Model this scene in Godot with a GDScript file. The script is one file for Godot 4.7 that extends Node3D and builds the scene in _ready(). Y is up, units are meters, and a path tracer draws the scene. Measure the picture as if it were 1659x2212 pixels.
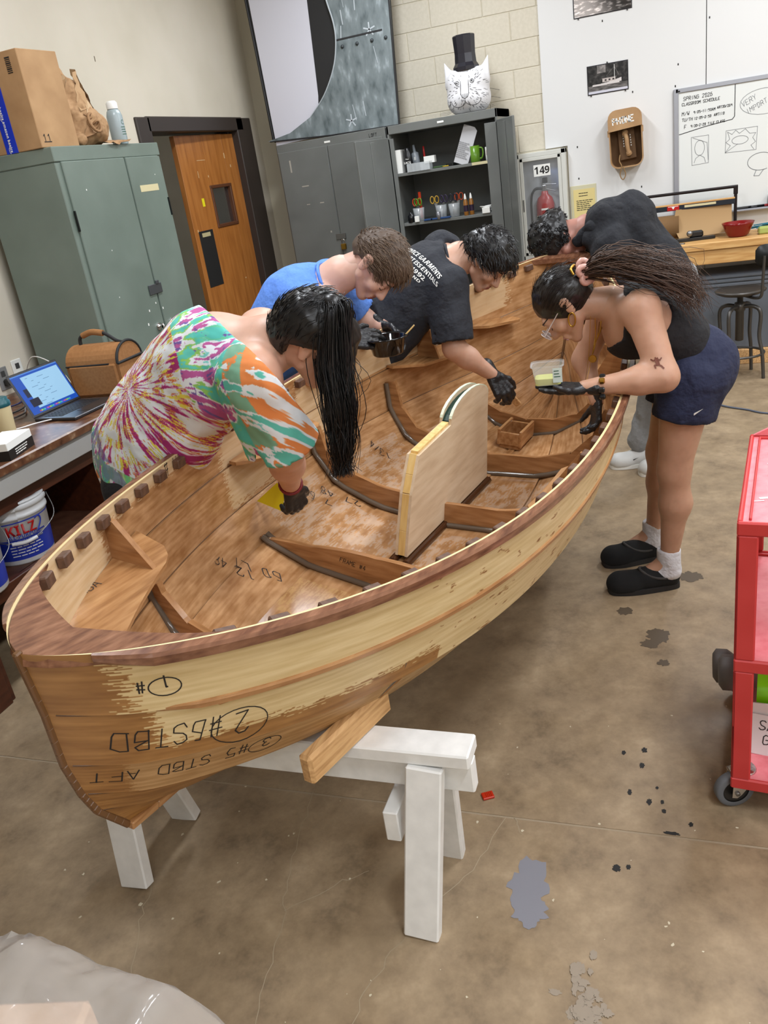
extends Node3D
# Workshop with a small double-ended wooden boat on sawhorses and five people brushing its inside.
# P(x, y, z): x to the right along the back wall, y up, z away from the doorless near end towards the back wall.

var used := {}
var mats := {}
var rng := RandomNumberGenerator.new()

func P(x: float, y: float, z: float) -> Vector3:
	return Vector3(x, y, -z)

# ---------- naming ----------
func numbered(n: String) -> String:
	if not used.has(n):
		used[n] = 0
		return n
	used[n] += 1
	return "%s_%03d" % [n, used[n]]

func tag(o: Node, label: String, category: String, group := "", kind := "") -> Node:
	o.set_meta("label", label)
	if category: o.set_meta("category", category)
	if group: o.set_meta("group", group)
	if kind: o.set_meta("kind", kind)
	return o

func thing(called: String, label: String, category: String, at := Vector3.ZERO, turn := 0.0, group := "") -> Node3D:
	var o := Node3D.new()
	o.name = numbered(called)
	add_child(o)
	o.position = at
	o.rotation.y = turn
	tag(o, label, category, group)
	return o

func copy(o: Node3D, at: Vector3, turn: float, label := "", kind_name := "") -> Node3D:
	var c: Node3D = o.duplicate()
	c.name = numbered(kind_name if kind_name else String(o.name).rstrip("0123456789").rstrip("_"))
	add_child(c)
	c.position = at
	c.rotation.y = turn
	if label: c.set_meta("label", label)
	return c

# ---------- materials ----------
func mat(called: String, c: Color, rough := 0.7, metal := 0.0) -> StandardMaterial3D:
	if mats.has(called): return mats[called]
	var m := StandardMaterial3D.new()
	m.resource_name = called
	m.albedo_color = c
	m.roughness = rough
	m.metallic = metal
	mats[called] = m
	return m

func noise(seed_: int, freq: float, octaves := 4, kind := FastNoiseLite.TYPE_SIMPLEX_SMOOTH) -> FastNoiseLite:
	var n := FastNoiseLite.new()
	n.seed = seed_
	n.frequency = freq
	n.noise_type = kind
	n.fractal_octaves = octaves
	return n

func ntex(seed_: int, freq: float, cols: Array, size := 512, octaves := 4, normal := 0.0) -> NoiseTexture2D:
	var t := NoiseTexture2D.new()
	t.width = size
	t.height = size
	t.seamless = true
	t.noise = noise(seed_, freq, octaves)
	if normal > 0.0:
		t.as_normal_map = true
		t.bump_strength = normal
	else:
		var g := Gradient.new()
		var offs := PackedFloat32Array()
		var cc := PackedColorArray()
		for i in cols.size():
			offs.append(float(i) / (cols.size() - 1))
			cc.append(cols[i])
		g.offsets = offs
		g.colors = cc
		t.color_ramp = g
	return t

func tri_mat(called: String, t: Texture2D, scale: Vector3, rough := 0.6, world := false, tint := Color.WHITE) -> StandardMaterial3D:
	if mats.has(called): return mats[called]
	var m := mat(called, tint, rough)
	m.albedo_texture = t
	m.uv1_triplanar = true
	m.uv1_world_triplanar = world
	m.uv1_scale = scale
	return m

func glass(called: String, c: Color, a: float, rough := 0.05) -> StandardMaterial3D:
	var m := mat(called, Color(c.r, c.g, c.b, a), rough)
	m.transparency = BaseMaterial3D.TRANSPARENCY_ALPHA
	return m

# ---------- meshes ----------
func S() -> SurfaceTool:
	var st := SurfaceTool.new()
	st.begin(Mesh.PRIMITIVE_TRIANGLES)
	st.set_smooth_group(-1)
	return st

func fin(st: SurfaceTool, m: Material, into: ArrayMesh = null) -> ArrayMesh:
	st.generate_normals()
	if m: st.set_material(m)
	return st.commit(into) if into else st.commit()

func obj(called: String, st: SurfaceTool, m: Material, parent: Node = null) -> MeshInstance3D:
	return put(called, fin(st, m), parent)

func put(called: String, mesh: Mesh, parent: Node = null) -> MeshInstance3D:
	var o := MeshInstance3D.new()
	o.mesh = mesh
	if parent == null:
		o.name = numbered(called)
		add_child(o)
	else:
		o.name = called
		parent.add_child(o, true)
	return o

func struct(called: String, st: SurfaceTool, m: Material) -> MeshInstance3D:
	var o := obj(called, st, m)
	o.set_meta("kind", "structure")
	return o

# a, b, c counter-clockwise seen from outside
func tri(st: SurfaceTool, a: Vector3, b: Vector3, c: Vector3) -> void:
	st.add_vertex(a)
	st.add_vertex(c)
	st.add_vertex(b)

func quad(st: SurfaceTool, a: Vector3, b: Vector3, c: Vector3, d: Vector3) -> void:
	tri(st, a, b, c)
	tri(st, a, c, d)

func uvtri(st: SurfaceTool, a: Vector3, b: Vector3, c: Vector3, ua: Vector2, ub: Vector2, uc: Vector2) -> void:
	st.set_uv(ua)
	st.add_vertex(a)
	st.set_uv(uc)
	st.add_vertex(c)
	st.set_uv(ub)
	st.add_vertex(b)

func uvquad(st: SurfaceTool, a: Vector3, b: Vector3, c: Vector3, d: Vector3) -> void:
	uvtri(st, a, b, c, Vector2(0, 1), Vector2(1, 1), Vector2(1, 0))
	uvtri(st, a, c, d, Vector2(0, 1), Vector2(1, 0), Vector2(0, 0))

# box with chamfered edges
func bx(st: SurfaceTool, c: Vector3, s: Vector3, bev := 0.003, b := Basis.IDENTITY) -> void:
	var h := s * 0.5
	bev = minf(bev, minf(h.x, minf(h.y, h.z)) * 0.9)
	if bev < 0.0004:
		var v := []
		for i in 8:
			v.append(c + b * Vector3(h.x if i & 1 else -h.x, h.y if i & 2 else -h.y, h.z if i & 4 else -h.z))
		quad(st, v[4], v[5], v[7], v[6])
		quad(st, v[1], v[0], v[2], v[3])
		quad(st, v[5], v[1], v[3], v[7])
		quad(st, v[0], v[4], v[6], v[2])
		quad(st, v[6], v[7], v[3], v[2])
		quad(st, v[0], v[1], v[5], v[4])
		return
	# three vertices for each corner, one on each face
	var p := {}
	for i in 8:
		var sg := Vector3(1 if i & 1 else -1, 1 if i & 2 else -1, 1 if i & 4 else -1)
		for a in 3:
			var q := Vector3(h.x - bev, h.y - bev, h.z - bev)
			q[a] = h[a]
			p[i * 3 + a] = c + b * (q * sg)
	for a in 3:
		var ea := 1 << a
		var eb := 1 << ((a + 1) % 3)
		var ec := 1 << ((a + 2) % 3)
		quad(st, p[ea * 3 + a], p[(ea | eb) * 3 + a], p[(ea | eb | ec) * 3 + a], p[(ea | ec) * 3 + a])
		quad(st, p[0 * 3 + a], p[ec * 3 + a], p[(eb | ec) * 3 + a], p[eb * 3 + a])
		# edges parallel to axis a, between faces of axes b1 and c1
		var b1 := (a + 1) % 3
		var c1 := (a + 2) % 3
		for k in 4:
			var base := (eb if k & 1 else 0) | (ec if k & 2 else 0)
			var A: Vector3 = p[base * 3 + b1]
			var B: Vector3 = p[(base | ea) * 3 + b1]
			var C: Vector3 = p[(base | ea) * 3 + c1]
			var D: Vector3 = p[base * 3 + c1]
			if k == 0 or k == 3: quad(st, D, C, B, A)
			else: quad(st, A, B, C, D)
	for i in 8:
		var odd := (i & 1) + ((i >> 1) & 1) + ((i >> 2) & 1)
		if odd % 2 == 1: tri(st, p[i * 3], p[i * 3 + 1], p[i * 3 + 2])
		else: tri(st, p[i * 3], p[i * 3 + 2], p[i * 3 + 1])

func box_obj(called: String, c: Vector3, s: Vector3, m: Material, parent: Node = null, bev := 0.003, b := Basis.IDENTITY) -> MeshInstance3D:
	var st := S()
	bx(st, c, s, bev, b)
	return obj(called, st, m, parent)

# straight bar between two points with a rectangular section; up gives the height axis
func bar(st: SurfaceTool, a: Vector3, b: Vector3, w: float, h: float, up := Vector3.UP, bev := 0.002) -> void:
	var d := (b - a).normalized()
	var sx := d.cross(up).normalized()
	var uy := sx.cross(d)
	bx(st, (a + b) * 0.5, Vector3(w, h, a.distance_to(b)), bev, Basis(sx, uy, -d))

# lathe round the y axis: profile of (radius, y)
func lathe(st: SurfaceTool, prof: Array, n := 24, o := Vector3.ZERO, b := Basis.IDENTITY, smooth := true, sx := 1.0) -> void:
	st.set_smooth_group(1 if smooth else -1)
	for i in prof.size() - 1:
		for k in n:
			var a0 := TAU * k / n
			var a1 := TAU * (k + 1) / n
			var p0: Vector2 = prof[i]
			var p1: Vector2 = prof[i + 1]
			var A := o + b * Vector3(cos(a0) * p0.x * sx, p0.y, sin(a0) * p0.x)
			var B := o + b * Vector3(cos(a1) * p0.x * sx, p0.y, sin(a1) * p0.x)
			var C := o + b * Vector3(cos(a1) * p1.x * sx, p1.y, sin(a1) * p1.x)
			var D := o + b * Vector3(cos(a0) * p1.x * sx, p1.y, sin(a0) * p1.x)
			st.set_uv(Vector2(float(k) / n, float(i) / prof.size()))
			if p0.x > 0.0001: tri(st, A, C, B)
			if p1.x > 0.0001: tri(st, A, D, C)
	st.set_smooth_group(-1)

func curve_pts(pts: Array, per := 6) -> PackedVector3Array:
	var out := PackedVector3Array()
	for i in pts.size() - 1:
		var p0: Vector3 = pts[maxi(i - 1, 0)]
		var p1: Vector3 = pts[i]
		var p2: Vector3 = pts[i + 1]
		var p3: Vector3 = pts[mini(i + 2, pts.size() - 1)]
		for k in per:
			out.append(p1.cubic_interpolate(p2, p0, p3, float(k) / per))
	out.append(pts[-1])
	return out

# swept tube; radii is a number or an array along the path
func tube(st: SurfaceTool, path: PackedVector3Array, r0: float, r1 := -1.0, n := 8, caps := true, closed := false) -> void:
	if r1 < 0.0: r1 = r0
	st.set_smooth_group(1)
	var rings := []
	var up := Vector3.UP
	var cnt := path.size()
	for i in cnt:
		var d: Vector3
		if closed: d = path[(i + 1) % cnt] - path[(i + cnt - 1) % cnt]
		else: d = path[mini(i + 1, cnt - 1)] - path[maxi(i - 1, 0)]
		d = d.normalized()
		if absf(d.dot(up)) > 0.95: up = Vector3.RIGHT if absf(d.x) < 0.9 else Vector3.FORWARD
		var sx := d.cross(up).normalized()
		up = sx.cross(d).normalized()
		var r := lerpf(r0, r1, float(i) / maxi(cnt - 1, 1))
		var ring := PackedVector3Array()
		for k in n:
			var a := TAU * k / n
			ring.append(path[i] + sx * cos(a) * r + up * sin(a) * r)
		rings.append(ring)
	for i in (cnt if closed else cnt - 1):
		var A: PackedVector3Array = rings[i]
		var B: PackedVector3Array = rings[(i + 1) % cnt]
		for k in n:
			var k1 := (k + 1) % n
			quad(st, A[k], A[k1], B[k1], B[k])
	if caps and not closed:
		st.set_smooth_group(-1)
		for k in range(1, n - 1):
			tri(st, rings[0][0], rings[0][k + 1], rings[0][k])
			tri(st, rings[-1][0], rings[-1][k], rings[-1][k + 1])
	st.set_smooth_group(-1)

# extrude a polygon: o + x*bx + y*by, thickness along bn from -t/2 to t/2
func slab(st: SurfaceTool, poly: PackedVector2Array, o: Vector3, ax: Vector3, ay: Vector3, t: float, mid := true) -> void:
	var n := ax.cross(ay).normalized()
	var pl := poly.duplicate()
	if Geometry2D.is_polygon_clockwise(pl): pl.reverse()
	# is_polygon_clockwise works in y-down screens: make the area positive
	var area := 0.0
	for i in pl.size():
		var q := pl[(i + 1) % pl.size()]
		area += pl[i].x * q.y - q.x * pl[i].y
	if area < 0.0: pl.reverse()
	var idx := Geometry2D.triangulate_polygon(pl)
	var lo := n * (-t * 0.5 if mid else 0.0)
	var hi := n * (t * 0.5 if mid else t)
	var pts := PackedVector3Array()
	for q in pl: pts.append(o + ax * q.x + ay * q.y)
	for i in range(0, idx.size(), 3):
		var a := idx[i]
		var b := idx[i + 1]
		var c := idx[i + 2]
		var ar := (pl[b] - pl[a]).cross(pl[c] - pl[a])
		if ar < 0.0:
			var s := b
			b = c
			c = s
		for k in [[a, b, c, hi], [a, c, b, lo]]:
			st.set_uv(pl[k[0]])
			st.add_vertex(pts[k[0]] + k[3])
			st.set_uv(pl[k[2]])
			st.add_vertex(pts[k[2]] + k[3])
			st.set_uv(pl[k[1]])
			st.add_vertex(pts[k[1]] + k[3])
	for i in pts.size():
		var j := (i + 1) % pts.size()
		quad(st, pts[i] + lo, pts[j] + lo, pts[j] + hi, pts[i] + hi)

func rpoly(w: float, h: float, r: float, n := 5) -> PackedVector2Array:
	var out := PackedVector2Array()
	for q in 4:
		var c := Vector2((w / 2 - r) * (1 if q in [0, 3] else -1), (h / 2 - r) * (1 if q < 2 else -1))
		for k in n + 1:
			var a := PI / 2 * (q + float(k) / n)
			out.append(c + Vector2(cos(a), sin(a)) * r)
	return out

# flat ribbon along points on a surface; f maps a Vector2 to [point, normal]
func ribbon(st: SurfaceTool, line: PackedVector2Array, w: float, f: Callable, lift := 0.0008) -> void:
	for i in line.size() - 1:
		var d := line[i + 1] - line[i]
		if d.length() < 0.00001: continue
		var s := d.normalized().orthogonal() * w * 0.5
		var e := d.normalized() * w * 0.25
		var q := []
		for v in [line[i] - s - e, line[i + 1] - s + e, line[i + 1] + s + e, line[i] + s - e]:
			var pn: Array = f.call(v)
			q.append(pn[0] + pn[1] * lift)
		var nn: Vector3 = f.call(line[i])[1]
		if (q[1] - q[0]).cross(q[2] - q[0]).dot(nn) < 0.0: quad(st, q[3], q[2], q[1], q[0])
		else: quad(st, q[0], q[1], q[2], q[3])

func plane_map(o: Vector3, ax: Vector3, ay: Vector3) -> Callable:
	var n := ax.cross(ay).normalized()
	return func(v: Vector2) -> Array: return [o + ax * v.x + ay * v.y, n]

# pen strokes: points as two digits, x 0-4 and y 0-6
const GLYPH := {
	"A": "002640 1232", "B": "0006364503 0343413000", "C": "4536160501103041", "D": "00062645413000", "E": "40000646 0333", "F": "000646 0333",
	"G": "45361605011030414323", "H": "0006 4046 0343", "I": "2026", "J": "4641301001", "K": "0006 460340", "L": "060040", "M": "0006234640", "N": "00064046",
	"O": "101505163645413010", "P": "00063645433303", "Q": "101505163645413010 2240", "R": "00063645433303 2340", "S": "4536160504134241301001", "T": "0646 2026", "U": "060110304146",
	"V": "062046", "W": "0610233046", "X": "0046 0640", "Y": "0623 4623 2320", "Z": "06460040",
	"0": "101505163645413010", "1": "162620", "2": "051636450040", "3": "0516364533 23334241301001", "4": "30360242", "5": "46060434423010", "6": "3616010030414314", "7": "064610", "8": "13051636453342413010011333", "9": "4333140526364540",
	"/": "0046", ":": "2122 2425", "-": "0343", "#": "1016 3036 0242 0444", ".": "2021", "%": "0046",
}

func strokes(text: String, size: float, wob := 0.0, slant := 0.0) -> Array:
	var out := []
	var x := 0.0
	var k := size / 6.0
	for ch in text:
		if GLYPH.has(ch.to_upper()):
			for part in String(GLYPH[ch.to_upper()]).split(" "):
				var l := PackedVector2Array()
				for i in range(0, part.length() - 1, 2):
					var v := Vector2(part[i].to_int(), part[i + 1].to_int()) + Vector2(rng.randf_range(-wob, wob), rng.randf_range(-wob, wob))
					l.append(Vector2(x + (v.x + v.y * slant) * k * 0.8, v.y * k))
				if l.size() > 1: out.append(l)
		x += k * 4.6
	return out

func write_on(called: String, text: String, size: float, w: float, f: Callable, m: Material, parent: Node, at := Vector2.ZERO, turn := 0.0, wob := 0.25, slant := 0.1) -> MeshInstance3D:
	var st := S()
	for l in strokes(text, size, wob, slant):
		var q := PackedVector2Array()
		for v in l: q.append(at + v.rotated(turn))
		ribbon(st, q, w, f)
	return obj(called, st, m, parent)

func arc2(c: Vector2, rx: float, ry: float, a0 := 0.0, a1 := TAU, n := 24) -> PackedVector2Array:
	var out := PackedVector2Array()
	for i in n + 1:
		var a := lerpf(a0, a1, float(i) / n)
		out.append(c + Vector2(cos(a) * rx, sin(a) * ry))
	return out

# printed lettering: a thin TextMesh lying in the plane of ax, ay, centred at o
func print_on(called: String, text: String, size: float, o: Vector3, ax: Vector3, ay: Vector3, m: Material, parent: Node, bold := false, serif := false) -> MeshInstance3D:
	var t := TextMesh.new()
	var f := SystemFont.new()
	f.font_names = PackedStringArray(["Droid Serif" if serif else "Droid Sans"])
	if bold: f.font_weight = 700
	t.font = f
	t.text = text
	t.font_size = 32
	t.pixel_size = size / 32.0
	t.depth = 0.0008
	t.material = m
	var i := put(called, t, parent)
	var n := ax.cross(ay).normalized()
	i.transform = Transform3D(Basis(ax.normalized(), ay.normalized(), n), o + n * 0.0005)
	return i

# irregular flat patch (stain, spill) on a plane
func blot(st: SurfaceTool, c: Vector3, rx: float, rz: float, seed_: int, rough := 0.35, lift := 0.0, n := 40) -> void:
	var nz := noise(seed_, 0.9, 3)
	var pts := []
	for i in n:
		var a := TAU * i / n
		var r := 1.0 + rough * 1.8 * nz.get_noise_2d(cos(a) * 1.7, sin(a) * 1.7)
		pts.append(c + Vector3(cos(a) * rx * r, lift, sin(a) * rz * r))
	for i in n:
		tri(st, c + Vector3(0, lift, 0), pts[(i + 1) % n], pts[i])

# rows of print too small to read, as thin bars: rows of [x, y, length]
func small_print(parent: Node, rows: Array, h: float, f: Callable, m: Material) -> void:
	var st := S()
	for r in rows: ribbon(st, PackedVector2Array([Vector2(r[0], r[1]), Vector2(r[0] + r[2], r[1])]), h, f)
	obj("small_print", st, m, parent).set_meta("kind", "stuff")

func rows(n: int, x: float, y: float, w: float, dy: float) -> Array:
	var out := []
	for i in n:
		var c := x
		while c < x + w * rng.randf_range(0.7, 1.0):
			var l := w * rng.randf_range(0.08, 0.22)
			out.append([c, y - i * dy, minf(l, x + w - c)])
			c += l + w * 0.05
	return out

# ---------- the scene ----------
const WALL_X := -3.4
const WALL_Z := 7.15
const CEIL := 3.7

func _ready() -> void:
	rng.seed = 7
	var cam := Camera3D.new()
	cam.name = "camera"
	cam.fov = rad_to_deg(2.0 * atan(1106.0 / 1775.9))
	cam.near = 0.05
	cam.far = 60.0
	var cb := Basis(Vector3(CAM_R[0], CAM_R[1], CAM_R[2]), Vector3(CAM_U[0], CAM_U[1], CAM_U[2]), Vector3(CAM_B[0], CAM_B[1], CAM_B[2]))
	cam.transform = Transform3D(cb, Vector3(0, 1.75, 0))
	cam.current = true
	add_child(cam)

	var env := Environment.new()
	env.background_mode = Environment.BG_COLOR
	env.background_color = Color(0.02, 0.02, 0.02)
	env.tonemap_mode = Environment.TONE_MAPPER_LINEAR
	env.tonemap_exposure = 1.0
	env.sdfgi_enabled = true
	env.ssao_enabled = true
	env.ssil_enabled = true
	var we := WorldEnvironment.new()
	we.name = "environment"
	we.environment = env
	add_child(we)
	ceiling_lights()

	materials()
	room()
	boat()
	sawhorses()
	left_side()
	back_side()
	right_side()
	foreground()
	people()

func ceiling_lights() -> void:
	var lens := mat("lamp lens", Color(1, 1, 1), 0.5)
	lens.emission_enabled = true
	lens.emission = Color(0.955, 0.975, 1.0)
	lens.emission_energy_multiplier = 2.0
	var white := mat("lamp tray", Color(0.9, 0.9, 0.88), 0.5)
	for x in [-1.7, 0.9, 3.4]:
		for z in [-2.2, 0.3, 2.8, 5.4]:
			if x < -1.0 and z < 1.0: continue
			fixture("long fluorescent ceiling fixture with white lens", P(x, CEIL, z), LAMP, lens, white, "fluorescent ceiling fixtures")
	fixture("fluorescent ceiling fixture inside the storeroom", P(-4.1, CEIL, 5.6), LAMP * 0.25, lens, white, "")

func fixture(label: String, at: Vector3, energy: float, lens: Material, white: Material, group: String) -> void:
	var t := thing("ceiling_light", label, "light", at, 0.0, group)
	box_obj("housing", Vector3(0, -0.045, 0), Vector3(0.34, 0.09, 1.26), white, t, 0.01)
	box_obj("lens", Vector3(0, -0.094, 0), Vector3(0.28, 0.012, 1.2), lens, t, 0.004)
	var l := AreaLight3D.new()
	l.name = "area_light"
	l.area_size = Vector2(0.28, 1.2)
	l.area_normalize_energy = true
	l.light_energy = energy
	l.light_color = Color(0.955, 0.975, 1.0)
	l.area_range = 14.0
	l.shadow_enabled = true
	l.position = Vector3(0, -0.105, 0)
	l.rotation.x = -PI / 2
	t.add_child(l)

const LAMP := 5.7

# ---------- shared materials ----------
func materials() -> void:
	tri_mat("wall paint", ntex(11, 0.006, [Color(0.80, 0.77, 0.70), Color(0.83, 0.80, 0.735), Color(0.85, 0.82, 0.76)]), Vector3(0.4, 0.4, 0.4), 0.55, true)
	tri_mat("block paint", ntex(12, 0.03, [Color(0.79, 0.76, 0.685), Color(0.83, 0.80, 0.73)]), Vector3(2, 2, 2), 0.55, true)
	tri_mat("varnished wood", ntex(21, 0.012, [Color(0.54, 0.37, 0.22), Color(0.66, 0.48, 0.31), Color(0.74, 0.57, 0.39)], 512, 5), Vector3(5, 5, 0.6), 0.22)
	tri_mat("varnished cross wood", ntex(22, 0.012, [Color(0.50, 0.34, 0.20), Color(0.62, 0.44, 0.28), Color(0.70, 0.52, 0.35)], 512, 5), Vector3(0.7, 6, 6), 0.2)
	tri_mat("pale ply", ntex(23, 0.012, [Color(0.76, 0.66, 0.54), Color(0.82, 0.73, 0.61), Color(0.85, 0.77, 0.66)], 512, 4), Vector3(4, 4, 0.6), 0.5)
	tri_mat("mahogany", ntex(24, 0.014, [Color(0.33, 0.20, 0.15), Color(0.50, 0.34, 0.25), Color(0.64, 0.47, 0.37)], 512, 5), Vector3(6, 6, 1.2), 0.2)
	tri_mat("dark block wood", ntex(25, 0.02, [Color(0.28, 0.19, 0.14), Color(0.42, 0.30, 0.23)], 256, 4), Vector3(6, 6, 6), 0.55)
	tri_mat("yellow pine", ntex(26, 0.012, [Color(0.78, 0.62, 0.36), Color(0.87, 0.73, 0.46), Color(0.90, 0.79, 0.55)], 512, 4), Vector3(5, 0.8, 5), 0.4)
	tri_mat("raw stud", ntex(27, 0.014, [Color(0.62, 0.46, 0.28), Color(0.78, 0.61, 0.41), Color(0.84, 0.69, 0.49)], 512, 5), Vector3(9, 9, 0.5), 0.7)
	tri_mat("bench wood", ntex(28, 0.012, [Color(0.72, 0.52, 0.29), Color(0.80, 0.62, 0.38), Color(0.85, 0.69, 0.46)], 512, 4), Vector3(0.6, 5, 5), 0.5)
	tri_mat("brown cabinet wood", ntex(29, 0.012, [Color(0.25, 0.12, 0.07), Color(0.36, 0.19, 0.11)], 512, 4), Vector3(5, 5, 0.7), 0.4)
	tri_mat("door veneer", ntex(30, 0.01, [Color(0.56, 0.34, 0.15), Color(0.65, 0.41, 0.19), Color(0.70, 0.46, 0.23)], 512, 5), Vector3(3, 0.35, 3), 0.35)
	tri_mat("white paint", ntex(31, 0.02, [Color(0.86, 0.86, 0.85), Color(0.92, 0.92, 0.91)], 256, 4), Vector3(3, 3, 3), 0.4)
	tri_mat("grey steel", ntex(32, 0.01, [Color(0.40, 0.41, 0.40), Color(0.44, 0.45, 0.44)], 256, 4), Vector3(1, 1, 1), 0.38)
	tri_mat("green steel", ntex(33, 0.008, [Color(0.40, 0.45, 0.415), Color(0.45, 0.50, 0.465)], 256, 4), Vector3(1, 1, 1), 0.4)
	tri_mat("cardboard", ntex(34, 0.01, [Color(0.62, 0.48, 0.33), Color(0.70, 0.56, 0.40)], 256, 4), Vector3(2, 2, 2), 0.8)
	mat("pen", Color(0.08, 0.07, 0.08), 0.6)
	mat("black plastic", Color(0.10, 0.10, 0.105), 0.3)
	mat("black metal", Color(0.16, 0.16, 0.16), 0.4, 0.6)
	mat("chrome", Color(0.8, 0.8, 0.8), 0.15, 1.0)
	mat("brass", Color(0.72, 0.56, 0.25), 0.3, 1.0)
	mat("steel", Color(0.55, 0.55, 0.55), 0.35, 0.9)
	mat("paper", Color(0.92, 0.92, 0.9), 0.8)
	mat("epoxy", Color(0.40, 0.35, 0.30), 0.12)

# ---------- room ----------
func room() -> void:
	# concrete slab: one sawn joint splits it in two
	var fm := mat("concrete", Color.WHITE, 0.42)
	fm.albedo_texture = ntex(41, 0.006, [Color(0.42, 0.355, 0.275), Color(0.54, 0.465, 0.365), Color(0.61, 0.53, 0.42), Color(0.69, 0.61, 0.495)], 1024, 6)
	(fm.albedo_texture as NoiseTexture2D).noise.fractal_gain = 0.72
	fm.uv1_triplanar = true
	fm.uv1_world_triplanar = true
	fm.uv1_scale = Vector3(0.62, 0.62, 0.62)
	fm.detail_enabled = true
	fm.detail_uv_layer = BaseMaterial3D.DETAIL_UV_1
	fm.detail_albedo = ntex(42, 0.03, [Color(0.44, 0.37, 0.285), Color(0.63, 0.545, 0.43)], 1024, 5)
	fm.detail_mask = ntex(43, 0.012, [Color(0, 0, 0, 0), Color(0.6, 0.6, 0.6, 0.6)], 512, 5)
	(fm.detail_albedo as NoiseTexture2D).noise.fractal_gain = 0.7
	(fm.detail_mask as NoiseTexture2D).noise.fractal_gain = 0.65
	fm.roughness_texture = ntex(44, 0.008, [Color(0.35, 0.35, 0.35), Color(0.75, 0.75, 0.75)], 512, 4)
	fm.roughness = 1.0
	var st := S()
	var jz := 1.778
	bx(st, P(1.3, -0.1, (jz + 10.0) / 2 + 0.002), Vector3(12, 0.2, 10.0 - jz - 0.004), 0.0)
	bx(st, P(1.3, -0.1, (jz - 4.0) / 2 - 0.002), Vector3(12, 0.2, jz + 4.0 - 0.004), 0.0)
	var fl := struct("floor", st, fm)
	box_obj("joint_strip", P(1.3, -0.1015, jz), Vector3(12, 0.2, 0.0085), mat("joint dust", Color(0.60, 0.54, 0.45), 0.9), fl, 0.0)
	var wp: Material = mats["wall paint"]
	# left wall with the door opening (z 5.35 to 6.71 clear)
	st = S()
	var x0 := WALL_X - 0.1
	bx(st, P(x0, CEIL / 2, (-4.0 + 5.40) / 2), Vector3(0.2, CEIL, 9.40), 0.0)
	bx(st, P(x0, CEIL / 2, (6.86 + 8.2) / 2), Vector3(0.2, CEIL, 1.34), 0.0)
	bx(st, P(x0, (2.24 + CEIL) / 2, 6.13), Vector3(0.2, CEIL - 2.24, 1.46), 0.0)
	struct("wall_left", st, wp)
	# scuffs on the left wall
	# store room behind the door
	st = S()
	bx(st, P(-5.9, CEIL / 2, 6.5), Vector3(0.2, CEIL, 5.0), 0.0)
	bx(st, P(-4.7, CEIL / 2, 4.4), Vector3(2.4, CEIL, 0.2), 0.0)
	bx(st, P(-4.7, CEIL / 2, 8.7), Vector3(2.4, CEIL, 0.2), 0.0)
	bx(st, P(-4.7, CEIL + 0.1, 6.5), Vector3(2.6, 0.2, 5.0), 0.0)
	bx(st, P(-4.7, -0.1, 6.5), Vector3(2.6, 0.2, 5.0), 0.0)
	struct("wall_storeroom", st, wp)
	# back wall of painted concrete blocks
	st = S()
	bx(st, P(1.2, CEIL / 2, WALL_Z + 0.1345), Vector3(9.4, CEIL, 0.3), 0.0)
	var wb := struct("wall_back", st, mat("block joints", Color(0.78, 0.75, 0.67), 0.7))
	var bm: Material = mats["block paint"]
	var s2 := S()
	bx(s2, Vector3.ZERO, Vector3(0.4005, 0.1925, 0.04), 0.003)
	var full := fin(s2, bm)
	for r in range(4, 19):
		var y := 2.092 + (r - 10) * 0.197 - 0.0985
		for c in 8:
			var x0b := -3.40 + (c - (0.5 if r % 2 else 0.0)) * 0.405
			var x1b := minf(x0b + 0.4005, -0.93)
			x0b = maxf(x0b, -3.02)
			if y < 1.69 and y > 0.87: x1b = minf(x1b, -1.21)
			if x1b - x0b < 0.03: continue
			var b: MeshInstance3D
			if x1b - x0b > 0.39: b = put("block", full, wb)
			else: b = box_obj("block", Vector3.ZERO, Vector3(x1b - x0b, 0.1925, 0.04), bm, wb, 0.004)
			b.position = P((x0b + x1b) / 2, y, WALL_Z)
	st = S()
	bx(st, P(5.1, CEIL / 2, 2.0), Vector3(0.2, CEIL, 12.4), 0.0)
	struct("wall_right", st, wp)
	st = S()
	bx(st, P(0.9, CEIL / 2, -4.1), Vector3(8.8, CEIL, 0.2), 0.0)
	struct("wall_near", st, wp)
	st = S()
	bx(st, P(0.9, CEIL + 0.1, 1.6), Vector3(9.0, 0.2, 11.6), 0.0)
	struct("ceiling", st, mat("ceiling paint", Color(0.82, 0.81, 0.78), 0.8))
	floor_marks()
	door()

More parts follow.
